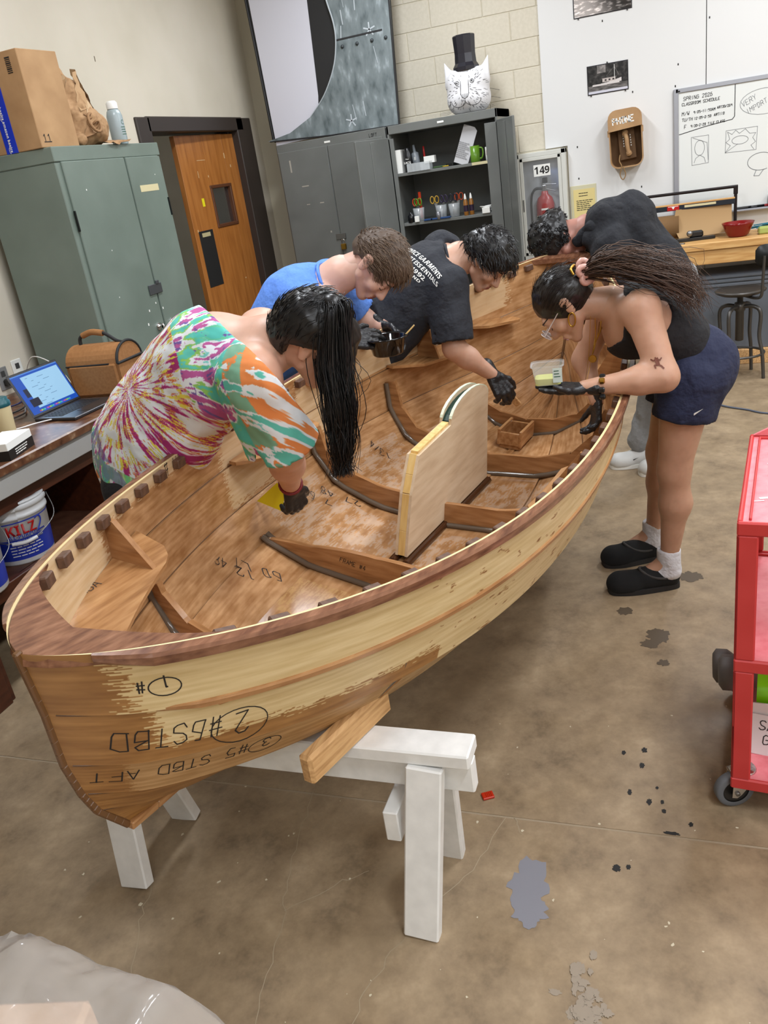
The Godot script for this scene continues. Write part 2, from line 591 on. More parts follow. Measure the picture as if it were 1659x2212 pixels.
func floor_marks() -> void:
	var fl: Node = get_node("floor")
	# hairline cracks in the slab
	var crack := mat("crack dust", Color(0.62, 0.56, 0.46), 0.9)
	var fm := plane_map(Vector3.ZERO, Vector3.RIGHT, Vector3.FORWARD)
	var lines := [
		[Vector2(-1.40, 1.36), Vector2(-1.36, 1.25), Vector2(-1.30, 1.12), Vector2(-1.22, 0.98), Vector2(-1.16, 0.86), Vector2(-1.1, 0.72)],
		[Vector2(-1.07, 1.78), Vector2(-1.05, 1.62), Vector2(-1.02, 1.47), Vector2(-0.98, 1.35), Vector2(-0.95, 1.2), Vector2(-0.92, 1.06), Vector2(-0.88, 0.92), Vector2(-0.84, 0.78)],
		[Vector2(-0.98, 1.35), Vector2(-0.87, 1.46), Vector2(-0.8, 1.52)],
		[Vector2(-0.47, 1.77), Vector2(-0.52, 1.58), Vector2(-0.60, 1.44), Vector2(-0.66, 1.30), Vector2(-0.69, 1.18), Vector2(-0.70, 1.05), Vector2(-0.705, 0.92), Vector2(-0.70, 0.78)],
		[Vector2(-0.44, 1.78), Vector2(-0.41, 1.72)],
	]
	for l in lines:
		var st := S()
		var path := PackedVector2Array()
		for i in l.size() - 1:
			for k in 5:
				var q: Vector2 = l[i].lerp(l[i + 1], k / 5.0)
				path.append(q + Vector2(rng.randf_range(-1, 1), rng.randf_range(-1, 1)) * 0.007)
		path.append(l[-1])
		ribbon(st, path, 0.0022, fm, 0.0006)
		var c := obj("crack", st, crack, fl)
		c.set_meta("label", "fine pale crack in the concrete")
	var spots := [
		["stain", "blue-grey paint spill on concrete", Color(0.49, 0.49, 0.52), [[-0.37, 1.55, 0.05, 0.085, 3], [-0.355, 1.47, 0.042, 0.045, 21]]],
		["stain", "whitish mottled stain on concrete", Color(0.575, 0.525, 0.46), white_spill()],
		["stain", "scattered black tar spots on concrete", Color(0.06, 0.055, 0.05), [[-0.155, 1.645, 0.010, 0.012, 1], [-0.125, 1.655, 0.006, 0.008, 2], [-0.135, 1.93, 0.006, 0.012, 3], [-0.08, 1.90, 0.007, 0.012, 4], [-0.045, 1.905, 0.005, 0.008, 5], [-0.04, 1.87, 0.006, 0.008, 6], [-0.06, 1.96, 0.004, 0.006, 7], [-0.105, 2.05, 0.007, 0.012, 8], [-0.10, 2.12, 0.008, 0.012, 9], [-0.16, 2.1, 0.006, 0.01, 10], [0.03, 1.83, 0.006, 0.008, 11], [-0.02, 1.79, 0.02, 0.006, 12]]],
		["stain", "damp brown blotches on concrete", Color(0.33, 0.28, 0.22), [[-0.07, 2.78, 0.04, 0.05, 31], [-0.10, 2.72, 0.03, 0.03, 32], [-0.05, 2.60, 0.02, 0.02, 33], [-0.2, 2.95, 0.03, 0.03, 34], [0.05, 3.25, 0.05, 0.04, 35]]],
	]
	for s in spots:
		var st := S()
		var up := 0.0007
		for q in s[3]:
			blot(st, P(q[0], up, q[1]), q[2], q[3], q[4], 0.28)
			up += 0.00004
		var o := obj(s[0], st, mat(s[1], s[2], 0.6), fl)
		o.set_meta("label", s[1])
	# paint flecks
	var st := S()
	for i in 90:
		var r := rng.randf_range(0.0012, 0.004)
		if i % 9 == 0: r *= 1.7
		blot(st, P(rng.randf_range(-1.7, 0.4), 0.0006, rng.randf_range(0.7, 2.4)), r, r * rng.randf_range(0.6, 1.6), i, 0.5, 0.0, 9)
	var fk := obj("paint_flecks", st, mat("paint fleck", Color(0.78, 0.74, 0.64), 0.7), fl)
	fk.set_meta("kind", "stuff")
	fk.set_meta("label", "tiny dried paint flecks on the concrete")

func white_spill() -> Array:
	var out := []
	for k in 60:
		var t := rng.randf()
		out.append([-0.215 + 0.05 * t + rng.randfn() * 0.022, 1.33 - 0.19 * t + rng.randfn() * 0.028, rng.randf_range(0.005, 0.014), rng.randf_range(0.006, 0.018), 200 + k])
	return out

func door() -> void:
	var dark := mat("dark frame paint", Color(0.22, 0.19, 0.175), 0.45)
	var st := S()
	var xf := WALL_X
	# jambs and head: outer 5.26..6.975, clear 5.36..6.71
	for j in [[6.84, 0.26], [5.35, 0.16]]:
		bx(st, P(xf - 0.09, 1.145, j[0]), Vector3(0.22, 2.29, j[1]), 0.006)
		bx(st, P(xf - 0.10, 1.10, j[0] - (0.14 if j[0] > 6 else -0.09)), Vector3(0.08, 2.20, 0.03), 0.003)
	bx(st, P(xf - 0.09, 2.245, 6.11), Vector3(0.22, 0.10, 1.42), 0.006)
	var fr := struct("trim_1", st, dark)
	# leaf, hinged at the far jamb, swung into the store room
	var lw := 0.92
	var d := Node3D.new()
	d.name = "door_1"
	add_child(d)
	d.set_meta("kind", "structure")
	d.set_meta("label", "brown veneered door standing ajar with small window")
	d.position = P(xf - 0.06, 0, 6.78)
	d.rotation.y = deg_to_rad(-2.5)
	# local: leaf runs along +z from the hinge, faces +x
	var v: Material = mats["door veneer"]
	var hz := 0.44
	st = S()
	var wx := Vector2(0.26, 0.56) # window extent along z
	var wy := Vector2(1.505, 1.80)
	bx(st, Vector3(0, 1.09, wx.x / 2), Vector3(0.044, 2.18, wx.x), 0.003)
	bx(st, Vector3(0, 1.09, (wx.y + lw) / 2), Vector3(0.044, 2.18, lw - wx.y), 0.003)
	bx(st, Vector3(0, wy.x / 2, (wx.x + wx.y) / 2), Vector3(0.044, wy.x, wx.y - wx.x), 0.0)
	bx(st, Vector3(0, (wy.y + 2.18) / 2, (wx.x + wx.y) / 2), Vector3(0.044, 2.18 - wy.y, wx.y - wx.x), 0.0)
	obj("leaf", st, v, d)
	st = S()
	var fc := Vector3(0, (wy.x + wy.y) / 2, (wx.x + wx.y) / 2)
	for s in [-1, 1]:
		bx(st, fc + Vector3(0, s * (wy.y - wy.x) / 2, 0), Vector3(0.062, 0.026, wx.y - wx.x + 0.03), 0.004)
		bx(st, fc + Vector3(0, 0, s * (wx.y - wx.x) / 2), Vector3(0.062, wy.y - wy.x, 0.026), 0.004)
	obj("window_frame", st, mat("window bead", Color(0.36, 0.22, 0.14), 0.4), d)
	box_obj("pane", fc, Vector3(0.006, wy.y - wy.x - 0.01, wx.y - wx.x - 0.01), glass("door glass", Color(0.2, 0.22, 0.24), 0.25), d, 0.0)
	box_obj("push_plate", Vector3(0.0235, 1.283, 0.767), Vector3(0.003, 0.425, 0.205), mat("push plate", Color(0.22, 0.22, 0.22), 0.35, 0.5), d, 0.001)
	box_obj("sticker", Vector3(0.0258, 1.465, 0.77), Vector3(0.001, 0.03, 0.12), mat("old tape", Color(0.70, 0.66, 0.50), 0.7), d, 0.0)
	box_obj("sticker", Vector3(0.0228, 1.698, 0.71), Vector3(0.001, 0.06, 0.035), mat("yellow sticker", Color(0.90, 0.85, 0.10), 0.6), d, 0.0)
	st = S()
	for q in [[2.0, 0.62, 0.12, 0.004], [2.02, 0.26, 0.012, 0.04], [1.94, 0.19, 0.012, 0.02], [1.90, 0.70, 0.006, 0.05], [1.88, 0.56, 0.01, 0.015], [1.06, 0.30, 0.015, 0.01], [1.50, 0.87, 0.012, 0.02]]:
		bx(st, Vector3(0.0224, q[0], q[1]), Vector3(0.0008, q[3], q[2]), 0.0)
	obj("scuff", st, mat("pale scuff", Color(0.80, 0.68, 0.50), 0.7), d)

const CAM_R := [0.941717, -0.141663, -0.305124]
const CAM_U := [0.005070, 0.912885, -0.408185]
const CAM_B := [0.336368, 0.382848, 0.860398]

# ---------- boat ----------
# local axes: x starboard, y up, z aft; X runs forward from the stern tip
const BL := 3.612
const FY := [0.0, 0.44, 0.76, 0.925, 0.985, 1.0]
const FZ := [0.0, 0.045, 0.165, 0.38, 0.68, 1.0]
const FYE := [0.0, 0.20, 0.42, 0.64, 0.85, 1.0]
const FZE := [0.07, 0.24, 0.36, 0.52, 0.745, 1.0]
const XE := [0.165, 0.097, 0.069, 0.044, 0.028, 0.0]
var boat_tf: Transform3D

func half_b(u: float) -> float:
	var q := 2.0 * u - 1.0
	return 0.5882 * pow(maxf(4.0 * u * (1.0 - u), 0.0), 0.6863) * (1.0 - 0.0594 * q - 0.0866 * q * q - 0.0384 * q * q * q)

func sheer_h(u: float) -> float:
	var q := 2.0 * u - 1.0
	return 0.5805 * (1 - u) * (1 - 2 * u) + 0.5078 * 4 * u * (1 - u) + 0.8036 * u * (2 * u - 1) + u * (1 - u) * (0.124 * q + 0.0523 * q * q)

# point of plank line g (0 keel .. 5 sheer) at u, as (starboard half, up, X)
func hull_line(g: float, u: float) -> Vector3:
	var j := mini(int(g), 4)
	var f := g - j
	var e := absf(2.0 * u - 1.0)
	var w := pow(e, 4.0)
	var fy := lerpf(lerpf(FY[j], FYE[j], w), lerpf(FY[j + 1], FYE[j + 1], w), f)
	var fz := lerpf(lerpf(FZ[j], FZE[j], pow(e, 5.0)), lerpf(FZ[j + 1], FZE[j + 1], pow(e, 5.0)), f)
	var xe := lerpf(XE[j], XE[j + 1], f)
	return Vector3(half_b(u) * fy, sheer_h(u) * fz, lerpf(xe, BL - xe * 1.4, u))

# skin point: side +1 starboard, off outward from the inner face
func skin(g: float, u: float, side: float, off := 0.0) -> Vector3:
	var p := hull_line(g, u)
	var a := hull_line(maxf(g - 0.05, 0.0), u)
	var b := hull_line(minf(g + 0.05, 5.0), u)
	var t := Vector2(b.x - a.x, b.y - a.y)
	var n := Vector2(t.y, -t.x).normalized() if t.length() > 0.0001 else Vector2(1, 0)
	var k := smoothstep(0.0, 0.03, u) * smoothstep(0.0, 0.03, 1.0 - u)
	return Vector3(side * maxf(p.x + n.x * off * k, 0.003), p.y + n.y * off * k, -p.z)

# half-breadth of the inner face at X and height y
func inner_half(X: float, y: float) -> float:
	var u := X / BL
	var prev := hull_line(0.0, u)
	for i in range(1, 51):
		var p := hull_line(i * 0.1, u)
		if p.y >= y: return lerpf(prev.x, p.x, clampf((y - prev.y) / maxf(p.y - prev.y, 0.0001), 0, 1))
		prev = p
	return prev.x

func hull_tex(inner: bool) -> ImageTexture:
	var w := 1024
	var h := 320
	var n1 := noise(51, 1.0, 4)
	var n2 := noise(52, 1.0, 5)
	var dat := PackedByteArray()
	dat.resize(w * h * 3)
	for y in h:
		var g := 5.0 * y / h
		var j := int(g)
		for x in w:
			var u := 0.5 - 0.5 * cos(PI * x / w)
			var grain := n1.get_noise_2d(u * 14.0, g * 10.0 + j * 31.0)
			var blob := n2.get_noise_2d(u * 30.0 + 7.0, g * 3.2)
			var edge := n2.get_noise_2d(u * 55.0, g * 26.0)
			var c: Color
			if inner:
				c = Color(0.60, 0.425, 0.265).lerp(Color(0.78, 0.61, 0.44), clampf(0.5 + grain * 0.5 + blob * 0.6, 0, 1))
				var pale := 0.0
				# raw wood under the gunwale near the stern, and two bare patches further on
				if g > 3.95 and u < 0.155 + edge * 0.012: pale = 1.0
				elif g > 3.6 and u < 0.06 + edge * 0.02: pale = 1.0
				elif u < 0.155: pale = 0.0
				if g > 4.72 + edge * 0.16 and u < 0.36: pale = 1.0
				if g > 3.05 + edge * 0.25 and u > 0.355 + edge * 0.012 and u < 0.46 + edge * 0.02: pale = 0.9
				if g > 3.4 + edge * 0.2 and u > 0.50 + edge * 0.01 and u < 0.60 + edge * 0.02: pale = 0.9
				if g > 4.05 and u > 0.62 and u < 0.76 + edge * 0.02: pale = 0.85
				if g > 4.2 and u > 0.80 + edge * 0.03 and u < 0.905 + edge * 0.02: pale = 0.75
				c = c.lerp(Color(0.86, 0.76, 0.62).lerp(Color(0.80, 0.68, 0.52), clampf(0.5 + grain, 0, 1)), pale)
				# milky dried wash on the bottom planks
				if (u > 0.40 and u < 0.50 and g < 2.6) or (u > 0.56 and u < 0.665 and g < 2.4):
					if edge + blob > 0.02: c = c.lerp(Color(0.74, 0.66, 0.60), 0.55)
				if u > 0.28 and u < 0.34 and g < 1.0 and edge > 0.0: c = c.lerp(Color(0.80, 0.66, 0.44), 0.5)
			else:
				var raw := Color(0.77, 0.67, 0.475).lerp(Color(0.86, 0.775, 0.60), clampf(0.5 + grain * 0.8, 0, 1))
				var wet := Color(0.51, 0.345, 0.17).lerp(Color(0.64, 0.465, 0.26), clampf(0.5 + grain * 0.6 + blob * 0.6, 0, 1))
				var tan_ := Color(0.62, 0.47, 0.29).lerp(Color(0.73, 0.58, 0.40), clampf(0.5 + grain + blob * 0.5, 0, 1))
				c = raw
				var fr := g - j
				if j == 4: c = wet if u < 0.024 + edge * 0.014 else raw
				elif j == 3: c = wet if u < 0.034 + edge * 0.012 or (fr < 0.28 + edge * 0.2 and u < 0.22) else raw
				elif j == 2: c = wet if u < 0.02 + edge * 0.006 else tan_.lerp(raw, clampf((u - 0.18 + edge * 0.1) * 8.0, 0, 1))
				else: c = wet if u < 0.13 + edge * 0.04 else tan_.lerp(raw, 0.45)
				if u > 0.20 and blob > 0.42 and edge > 0.05: c = c.lerp(Color(0.45, 0.27, 0.12), 0.75)
				if u > 0.30 and j < 3 and n2.get_noise_2d(u * 14.0, g * 0.8 + 40.0) > 0.18: c = c.lerp(wet, 0.5)
			var i := (y * w + x) * 3
			dat[i] = int(clampf(c.r, 0, 1) * 255)
			dat[i + 1] = int(clampf(c.g, 0, 1) * 255)
			dat[i + 2] = int(clampf(c.b, 0, 1) * 255)
	return ImageTexture.create_from_image(Image.create_from_data(w, h, false, Image.FORMAT_RGB8, dat))

func boat() -> void:
	var yaw := 0.1492
	var pit := -0.0228
	var heel := 0.1486
	var fw := P(sin(yaw) * cos(pit), sin(pit), cos(yaw) * cos(pit))
	var r0 := P(cos(yaw), 0, -sin(yaw))
	var u0 := r0.cross(fw).normalized()
	var sb := r0 * cos(heel) - u0 * sin(heel)
	var up := u0 * cos(heel) + r0 * sin(heel)
	boat_tf = Transform3D(Basis(sb, up, -fw), P(-1.132, 0.519, 0.9015))
	var B := thing("rowing_boat", "double-ended lapstrake wooden boat under construction, open and varnished inside", "boat")
	B.transform = boat_tf
	var om := mat("outer planking", Color.WHITE, 0.42)
	om.albedo_texture = hull_tex(false)
	om.texture_repeat = false
	var im := mat("inner planking", Color.WHITE, 0.2)
	im.albedo_texture = hull_tex(true)
	im.texture_repeat = false
	var edge_m := mat("plywood edge", Color(0.86, 0.78, 0.58), 0.5)
	var nu := 90
	var T := 0.008
	for side in [1.0, -1.0]:
		for j in 5:
			var so := S()
			var si := S()
			so.set_smooth_group(1)
			si.set_smooth_group(2)
			for i in nu:
				var ua := 0.5 - 0.5 * cos(PI * i / nu)
				var ub := 0.5 - 0.5 * cos(PI * (i + 1) / nu)
				for k in 3:
					var va := k / 3.0
					var vb := (k + 1) / 3.0
					var q := []
					for c in [[ua, va], [ub, va], [ub, vb], [ua, vb]]:
						var lap: float = T * (1.0 - c[1]) * (0.0 if j == 0 else 1.0)
						q.append([skin(j + c[1], c[0], side, T + lap), skin(j + c[1], c[0], side, lap), Vector2(acos(1.0 - 2.0 * c[0]) / PI, (j + c[1]) / 5.0)])
					var od := [0, 1, 2, 0, 2, 3]
					var id := [0, 2, 1, 0, 3, 2]
					if side < 0:
						var sw := od
						od = id
						id = sw
					for n in range(0, 6, 3):
						uvtri(so, q[od[n]][0], q[od[n + 1]][0], q[od[n + 2]][0], q[od[n]][2], q[od[n + 1]][2], q[od[n + 2]][2])
						uvtri(si, q[id[n]][1], q[id[n + 1]][1], q[id[n + 2]][1], q[id[n]][2], q[id[n + 1]][2], q[id[n + 2]][2])
			var se := S()
			for i in nu:
				var ua := 0.5 - 0.5 * cos(PI * i / nu)
				var ub := 0.5 - 0.5 * cos(PI * (i + 1) / nu)
				for v in [0.0, 1.0]:
					if j == 4 and v > 0.5: continue
					var lap: float = T * (1.0 - v) * (0.0 if j == 0 else 1.0)
					var a := skin(j + v, ua, side, lap)
					var b := skin(j + v, ub, side, lap)
					var c := skin(j + v, ub, side, lap + T)
					var d := skin(j + v, ua, side, lap + T)
					if (v > 0.5) == (side > 0): quad(se, a, d, c, b)
					else: quad(se, a, b, c, d)
			var me := fin(so, om)
			fin(si, im, me)
			fin(se, mat("lap edge", Color(0.60, 0.45, 0.30), 0.4), me)
			if j == 4:
				var sc := S()
				for i in nu:
					var ua := 0.5 - 0.5 * cos(PI * i / nu)
					var ub := 0.5 - 0.5 * cos(PI * (i + 1) / nu)
					if side > 0: quad(sc, skin(5.0, ua, side), skin(5.0, ua, side, T), skin(5.0, ub, side, T), skin(5.0, ub, side))
					else: quad(sc, skin(5.0, ua, side), skin(5.0, ub, side), skin(5.0, ub, side, T), skin(5.0, ua, side, T))
				fin(sc, edge_m, me)
			put("strake", me, B)
	# dark glue line along each lap
	for side in [1.0, -1.0]:
		for j in range(1, 5):
			var sl := S()
			var path := PackedVector3Array()
			for i in 81:
				var u := 0.002 + 0.996 * (0.5 - 0.5 * cos(PI * i / 80.0))
				path.append(skin(float(j), u, side, T + 0.0006))
			tube(sl, path, 0.0017, 0.0017, 5)
			obj("glue_line", sl, mat("dark glue", Color(0.30, 0.20, 0.12), 0.4), B)
	# stems
	for endd in [0, 1]:
		var st := S()
		var pts := []
		for g in range(0, 21):
			pts.append(hull_line(g * 0.25, float(endd)))
		for i in pts.size() - 1:
			var a := Vector3(0, pts[i].y, -pts[i].z)
			var b := Vector3(0, pts[i + 1].y, -pts[i + 1].z)
			bar(st, a + (a - b) * 0.06, b + (b - a) * 0.06, 0.013, 0.016, Vector3.RIGHT.cross(b - a).normalized(), 0.003)
		obj("stem", st, mat("stem wood", Color(0.40, 0.27, 0.15), 0.35), B)
	# keel
	var kp := S()
	for i in 40:
		var a := hull_line(0, i / 40.0)
		var b := hull_line(0, (i + 1) / 40.0)
		bar(kp, Vector3(0, a.y - 0.002, -a.z), Vector3(0, b.y - 0.002, -b.z), 0.03, 0.02, Vector3.UP, 0.003)
	obj("keel", kp, mats["varnished wood"], B)
	# gunwale rails outside, and a half-round strip over the lap below
	var mg: Material = mats["mahogany"]
	for side in [1.0, -1.0]:
		for spec in [["outwale", 0.018, 0.985, 4.93, 0.022, 0.034], ["rub_strip", 0.035, 0.97, 4.0, 0.013, 0.020]]:
			var st := S()
			st.set_smooth_group(-1)
			var n := 110
			var prev := []
			for i in n + 1:
				var u: float = lerpf(spec[1], spec[2], 0.5 - 0.5 * cos(PI * i / n))
				var taper := clampf(minf(u - spec[1], spec[2] - u) / 0.03 + 0.35, 0.35, 1.0)
				var base := skin(spec[3], u, side, 0.008)
				var o1 := Vector3(side, 0, 0)
				var uu := skin(minf(spec[3] + 0.06, 5.0), u, side, 0.008) - skin(spec[3] - 0.06, u, side, 0.008)
				uu = uu.normalized()
				var tg := skin(spec[3], minf(u + 0.004, 1), side, 0.008) - skin(spec[3], maxf(u - 0.004, 0), side, 0.008)
				o1 = uu.cross(tg).normalized() * 1.0
				if o1.x * side < 0: o1 = -o1
				var w: float = spec[4] * taper
				var hh: float = spec[5]
				var lo: Vector3 = base - uu * hh * 0.6 * taper
				var hi: Vector3 = base + uu * hh * 0.4
				var ring := [lo, lo + o1 * w * 0.7, lo + o1 * w + uu * hh * 0.22, hi + o1 * w - uu * hh * 0.18, hi + o1 * w * 0.75, hi]
				if prev:
					for k in 6:
						var k1 := (k + 1) % 6
						if side > 0: quad(st, prev[k], prev[k1], ring[k1], ring[k])
						else: quad(st, prev[k], ring[k], ring[k1], prev[k1])
				if i == 0 or i == n:
					for k in range(1, 5):
						if (i == 0) == (side > 0): tri(st, ring[0], ring[k + 1], ring[k])
						else: tri(st, ring[0], ring[k], ring[k + 1])
				prev = ring
			obj(spec[0], st, mg if spec[0] == "outwale" else mats["varnished wood"], B)
	# spacer blocks under the inner edge of the gunwale
	var bs := S()
	bx(bs, Vector3.ZERO, Vector3(0.022, 0.028, 0.045), 0.003)
	var bmesh := fin(bs, mats["dark block wood"])
	for side in [1.0, -1.0]:
		var s := 0.0
		var last := skin(4.9, 0.03, side)
		var u := 0.03
		var gap := 0.06
		while u < 0.955:
			u += 0.001
			var p := skin(4.9, u, side)
			s += p.distance_to(last)
			last = p
			if s < gap: continue
			s = 0.0
			gap = 0.115
			var o := put("spacer_block", bmesh, B)
			var tg := (skin(4.9, u + 0.004, side) - skin(4.9, u - 0.004, side)).normalized()
			var uu := (skin(5, u, side) - skin(4.7, u, side)).normalized()
			var sd := uu.cross(tg).normalized()
			uu = tg.cross(sd)
			if uu.y < 0:
				uu = -uu
				sd = -sd
			var inw := Vector3(-side, 0, 0)
			if sd.dot(inw) < 0: sd = -sd
			var bb := Basis(sd, uu, sd.cross(uu))
			o.transform = Transform3D(bb, skin(4.87, u, side) + sd * 0.011)
	# breasthooks
	for e in [0, 1]:
		var st := S()
		var outl := PackedVector2Array()
		var inl := PackedVector2Array()
		var nn := 14
		for side in [-1.0, 1.0]:
			for i in nn + 1:
				var f := float(i) / nn
				if side > 0: f = 1.0 - f
				var u := f * 0.085
				outl.append(Vector2(side * maxf(half_b(u) - 0.001, 0.0), u * BL))
			if side < 0: pass
		# order: left arm from tip to end, then the concave inner edge, then right arm back to tip
		var poly := PackedVector2Array()
		for i in nn + 1: poly.append(outl[i])
		for i in range(1, 16):
			var f := i / 16.0
			var a := -1.0 + 2.0 * f
			var uu := 0.085 - 0.052 * pow(1.0 - absf(a), 0.55)
			poly.append(Vector2(a * half_b(0.085) * 0.97, uu * BL))
		for i in nn: poly.append(outl[nn + 1 + i])
		var top := sheer_h(0.0) - 0.004 if e == 0 else sheer_h(1.0) - 0.004
		var slope := (sheer_h(0.085) - sheer_h(0.0)) / (0.085 * BL) if e == 0 else (sheer_h(0.915) - sheer_h(1.0)) / (0.085 * BL)
		var zdir := Vector3(0, slope, -1.0) if e == 0 else Vector3(0, slope, 1.0)
		var org := Vector3(0, top, 0.0 if e == 0 else -BL)
		slab(st, poly, org + Vector3(0, -0.010, 0), Vector3.RIGHT, zdir, 0.024)
		var hook := obj("breasthook", st, mg, B)
	# floors and ribs
	var cw: Material = mats["varnished cross wood"]
	var kind := [[0.72, 3.3, 0.10, 0.045], [1.33, 2.15, 0.115, 0.0], [1.86, 3.7, 0.095, 0.05], [2.42, 3.75, 0.095, 0.05], [2.93, 2.6, 0.09, 0.03]]
	for fr in kind:
		var u: float = fr[0] / BL
		var st := S()
		var lo := PackedVector2Array()
		var hi := PackedVector2Array()
		for i in 33:
			var a := -1.0 + i / 16.0
			var g: float = absf(a) * fr[1]
			var p := hull_line(g, u)
			var sg := signf(a)
			lo.append(Vector2(sg * (p.x + 0.002), p.y - 0.003))
			var depth: float = lerpf(fr[2], fr[3], pow(absf(a), 1.6))
			var q := hull_line(maxf(g - 0.1, 0), u)
			var q2 := hull_line(g + 0.1, u)
			var t := Vector2(q2.x - q.x, q2.y - q.y).normalized()
			var inn := Vector2(-t.y, t.x)
			var h := Vector2(p.x, p.y) + inn * depth
			if absf(a) > 0.97 and fr[3] < 0.01: h = Vector2(p.x, p.y) + Vector2(-0.001, 0.002)
			hi.append(Vector2(sg * h.x, h.y))
		var poly := lo.duplicate()
		for i in range(32, -1, -1): poly.append(hi[i])
		slab(st, poly, Vector3(0, 0, -fr[0]), Vector3.RIGHT, Vector3.UP, 0.02)
		var o := obj("frame", st, cw, B)
		# glossy epoxy fillet along the foot of the frame
		for s in [-1, 1]:
			var fs := S()
			var path := []
			for i in 25:
				var a := -0.98 + 1.96 * i / 24.0
				var p := hull_line(absf(a) * fr[1], u)
				path.append(Vector3(signf(a) * maxf(p.x - 0.007, 0.0), p.y + 0.008, -fr[0] + s * 0.013))
			tube(fs, PackedVector3Array(path), 0.011, 0.011, 6)
			obj("fillet", fs, mats["epoxy"], o)
	# side shelves with upright knees
	var vs: Material = mats["varnished wood"]
	for side in [-1.0, 1.0]:
		for sh in [[0.25, 0.74, 0.375, 0.155, 0.60], [1.33, 1.84, 0.345, 0.115, 1.62], [2.44, 2.90, 0.41, 0.12, 2.66], [2.90, 3.26, 0.50, 0.11, -1.0]]:
			var poly := PackedVector2Array()
			var y: float = sh[2]
			for i in 13:
				var X: float = lerpf(sh[0], sh[1], i / 12.0)
				poly.append(Vector2(side * (inner_half(X, y) - 0.001), X))
			for i in range(14, -1, -1):
				var f := i / 14.0
				var X: float = lerpf(sh[0], sh[1] + 0.0, f)
				var wd: float = sh[3]
				var e := clampf((sh[1] - X) / (sh[3] * 0.7), 0, 1)
				wd *= sqrt(1.0 - (1.0 - e) * (1.0 - e)) * 0.98 + 0.02
				if sh[0] > 1.0:
					var e2 := clampf((X - sh[0]) / 0.1, 0, 1)
					wd *= e2 * 0.75 + 0.25
				poly.append(Vector2(side * (inner_half(X, y) - wd), X))
			var st := S()
			slab(st, poly, Vector3(0, y, 0), Vector3.RIGHT, Vector3(0, 0, -1), 0.012)
			obj("side_shelf", st, vs, B)
			if sh[4] > 0:
				var X: float = sh[4]
				var top := sheer_h(X / BL) - 0.02
				var kn := PackedVector2Array([Vector2(inner_half(X, y) - sh[3] * 0.92, y), Vector2(inner_half(X, y) - 0.002, y), Vector2(inner_half(X, (y + top) / 2) - 0.002, (y + top) / 2), Vector2(inner_half(X, top) - 0.002, top), Vector2(inner_half(X, top) - 0.032, top)])
				for i in kn.size(): kn[i].x *= side
				var s2 := S()
				slab(s2, kn, Vector3(0, 0, -X), Vector3.RIGHT, Vector3.UP, 0.016)
				obj("knee", s2, cw, B)
	trunk(B)
	# mast step
	var ms := Vector3(-0.01, 0.0, -2.80)
	var st := S()
	bx(st, ms + Vector3(0, 0.062, 0.085), Vector3(0.12, 0.06, 0.014), 0.002)
	bx(st, ms + Vector3(0, 0.062, -0.085), Vector3(0.12, 0.06, 0.014), 0.002)
	for s in [-1, 1]: bx(st, ms + Vector3(s * 0.052, 0.068, 0), Vector3(0.014, 0.075, 0.19), 0.002)
	bx(st, ms + Vector3(0, 0.02, 0), Vector3(0.10, 0.02, 0.16), 0.002)
	obj("mast_step", st, mats["varnished wood"], B)
	hull_marks(B)

func trunk(B: Node) -> void:
	var o := Node3D.new()
	o.name = "centreboard_case"
	B.add_child(o, true)
	o.set_meta("label", "plywood centreboard case with round top and green slot")
	var ol := [Vector2(1.519, 0.03), Vector2(1.53, 0.12), Vector2(1.551, 0.25), Vector2(1.575, 0.31), Vector2(1.604, 0.375), Vector2(1.885, 0.395)]
	for i in 13:
		var a := PI - PI * i / 12.0
		ol.append(Vector2(2.08 + cos(a) * 0.195, 0.405 + sin(a) * 0.072) if i > 0 else Vector2(1.887, 0.415))
	ol.append(Vector2(2.285, 0.30))
	ol.append(Vector2(2.32, 0.03))
	var poly := PackedVector2Array(ol)
	for s in [-1.0, 1.0]:
		var st := S()
		slab(st, poly, Vector3(s * 0.018, 0, 0), Vector3(0, 0, -1), Vector3.UP, 0.010)
		obj("side_panel", st, mats["pale ply"], o)
	# edging strips between the panels along the aft edge and the top step
	var st2 := S()
	for i in 5:
		var a: Vector2 = ol[i]
		var b: Vector2 = ol[i + 1]
		bar(st2, Vector3(0, a.y, -a.x - 0.011), Vector3(0, b.y, -b.x - (0.011 if i < 4 else 0.0)), 0.026, 0.022, Vector3(0, 0.2, 1).normalized() if i < 4 else Vector3.UP, 0.001)
	obj("edge_strip", st2, mats["yellow pine"], o)
	# green lining of the slot on the round top
	var st := S()
	for i in 12:
		var a: Vector2 = ol[6 + i]
		var b: Vector2 = ol[7 + i]
		bar(st, Vector3(0, a.y - 0.018, -a.x), Vector3(0, b.y - 0.018, -b.x), 0.026, 0.008, Vector3.UP, 0.0)
	obj("slot_lining", st, mat("green lining", Color(0.03, 0.19, 0.15), 0.5), o)
	for s in [-1.0, 1.0]:
		var s3 := S()
		for i in 12:
			var a: Vector2 = ol[6 + i]
			var b: Vector2 = ol[7 + i]
			bar(s3, Vector3(s * 0.018, a.y + 0.002, -a.x), Vector3(s * 0.018, b.y + 0.002, -b.x), 0.0102, 0.004, Vector3.UP, 0.0)
		obj("rim", s3, mat("pale rim", Color(0.80, 0.82, 0.72), 0.5), o)
	# dark wet bead along the foot
	for s in [-1.0, 1.0]:
		var s4 := S()
		var path := PackedVector3Array()
		for i in 21: path.append(Vector3(s * 0.026, hull_line(0.3, 0.5).y * 0.3 + 0.010, -lerpf(1.50, 2.33, i / 20.0)))
		tube(s4, path, 0.016, 0.016, 6)
		obj("foot_bead", s4, mat("wet bead", Color(0.26, 0.15, 0.08), 0.12), o)

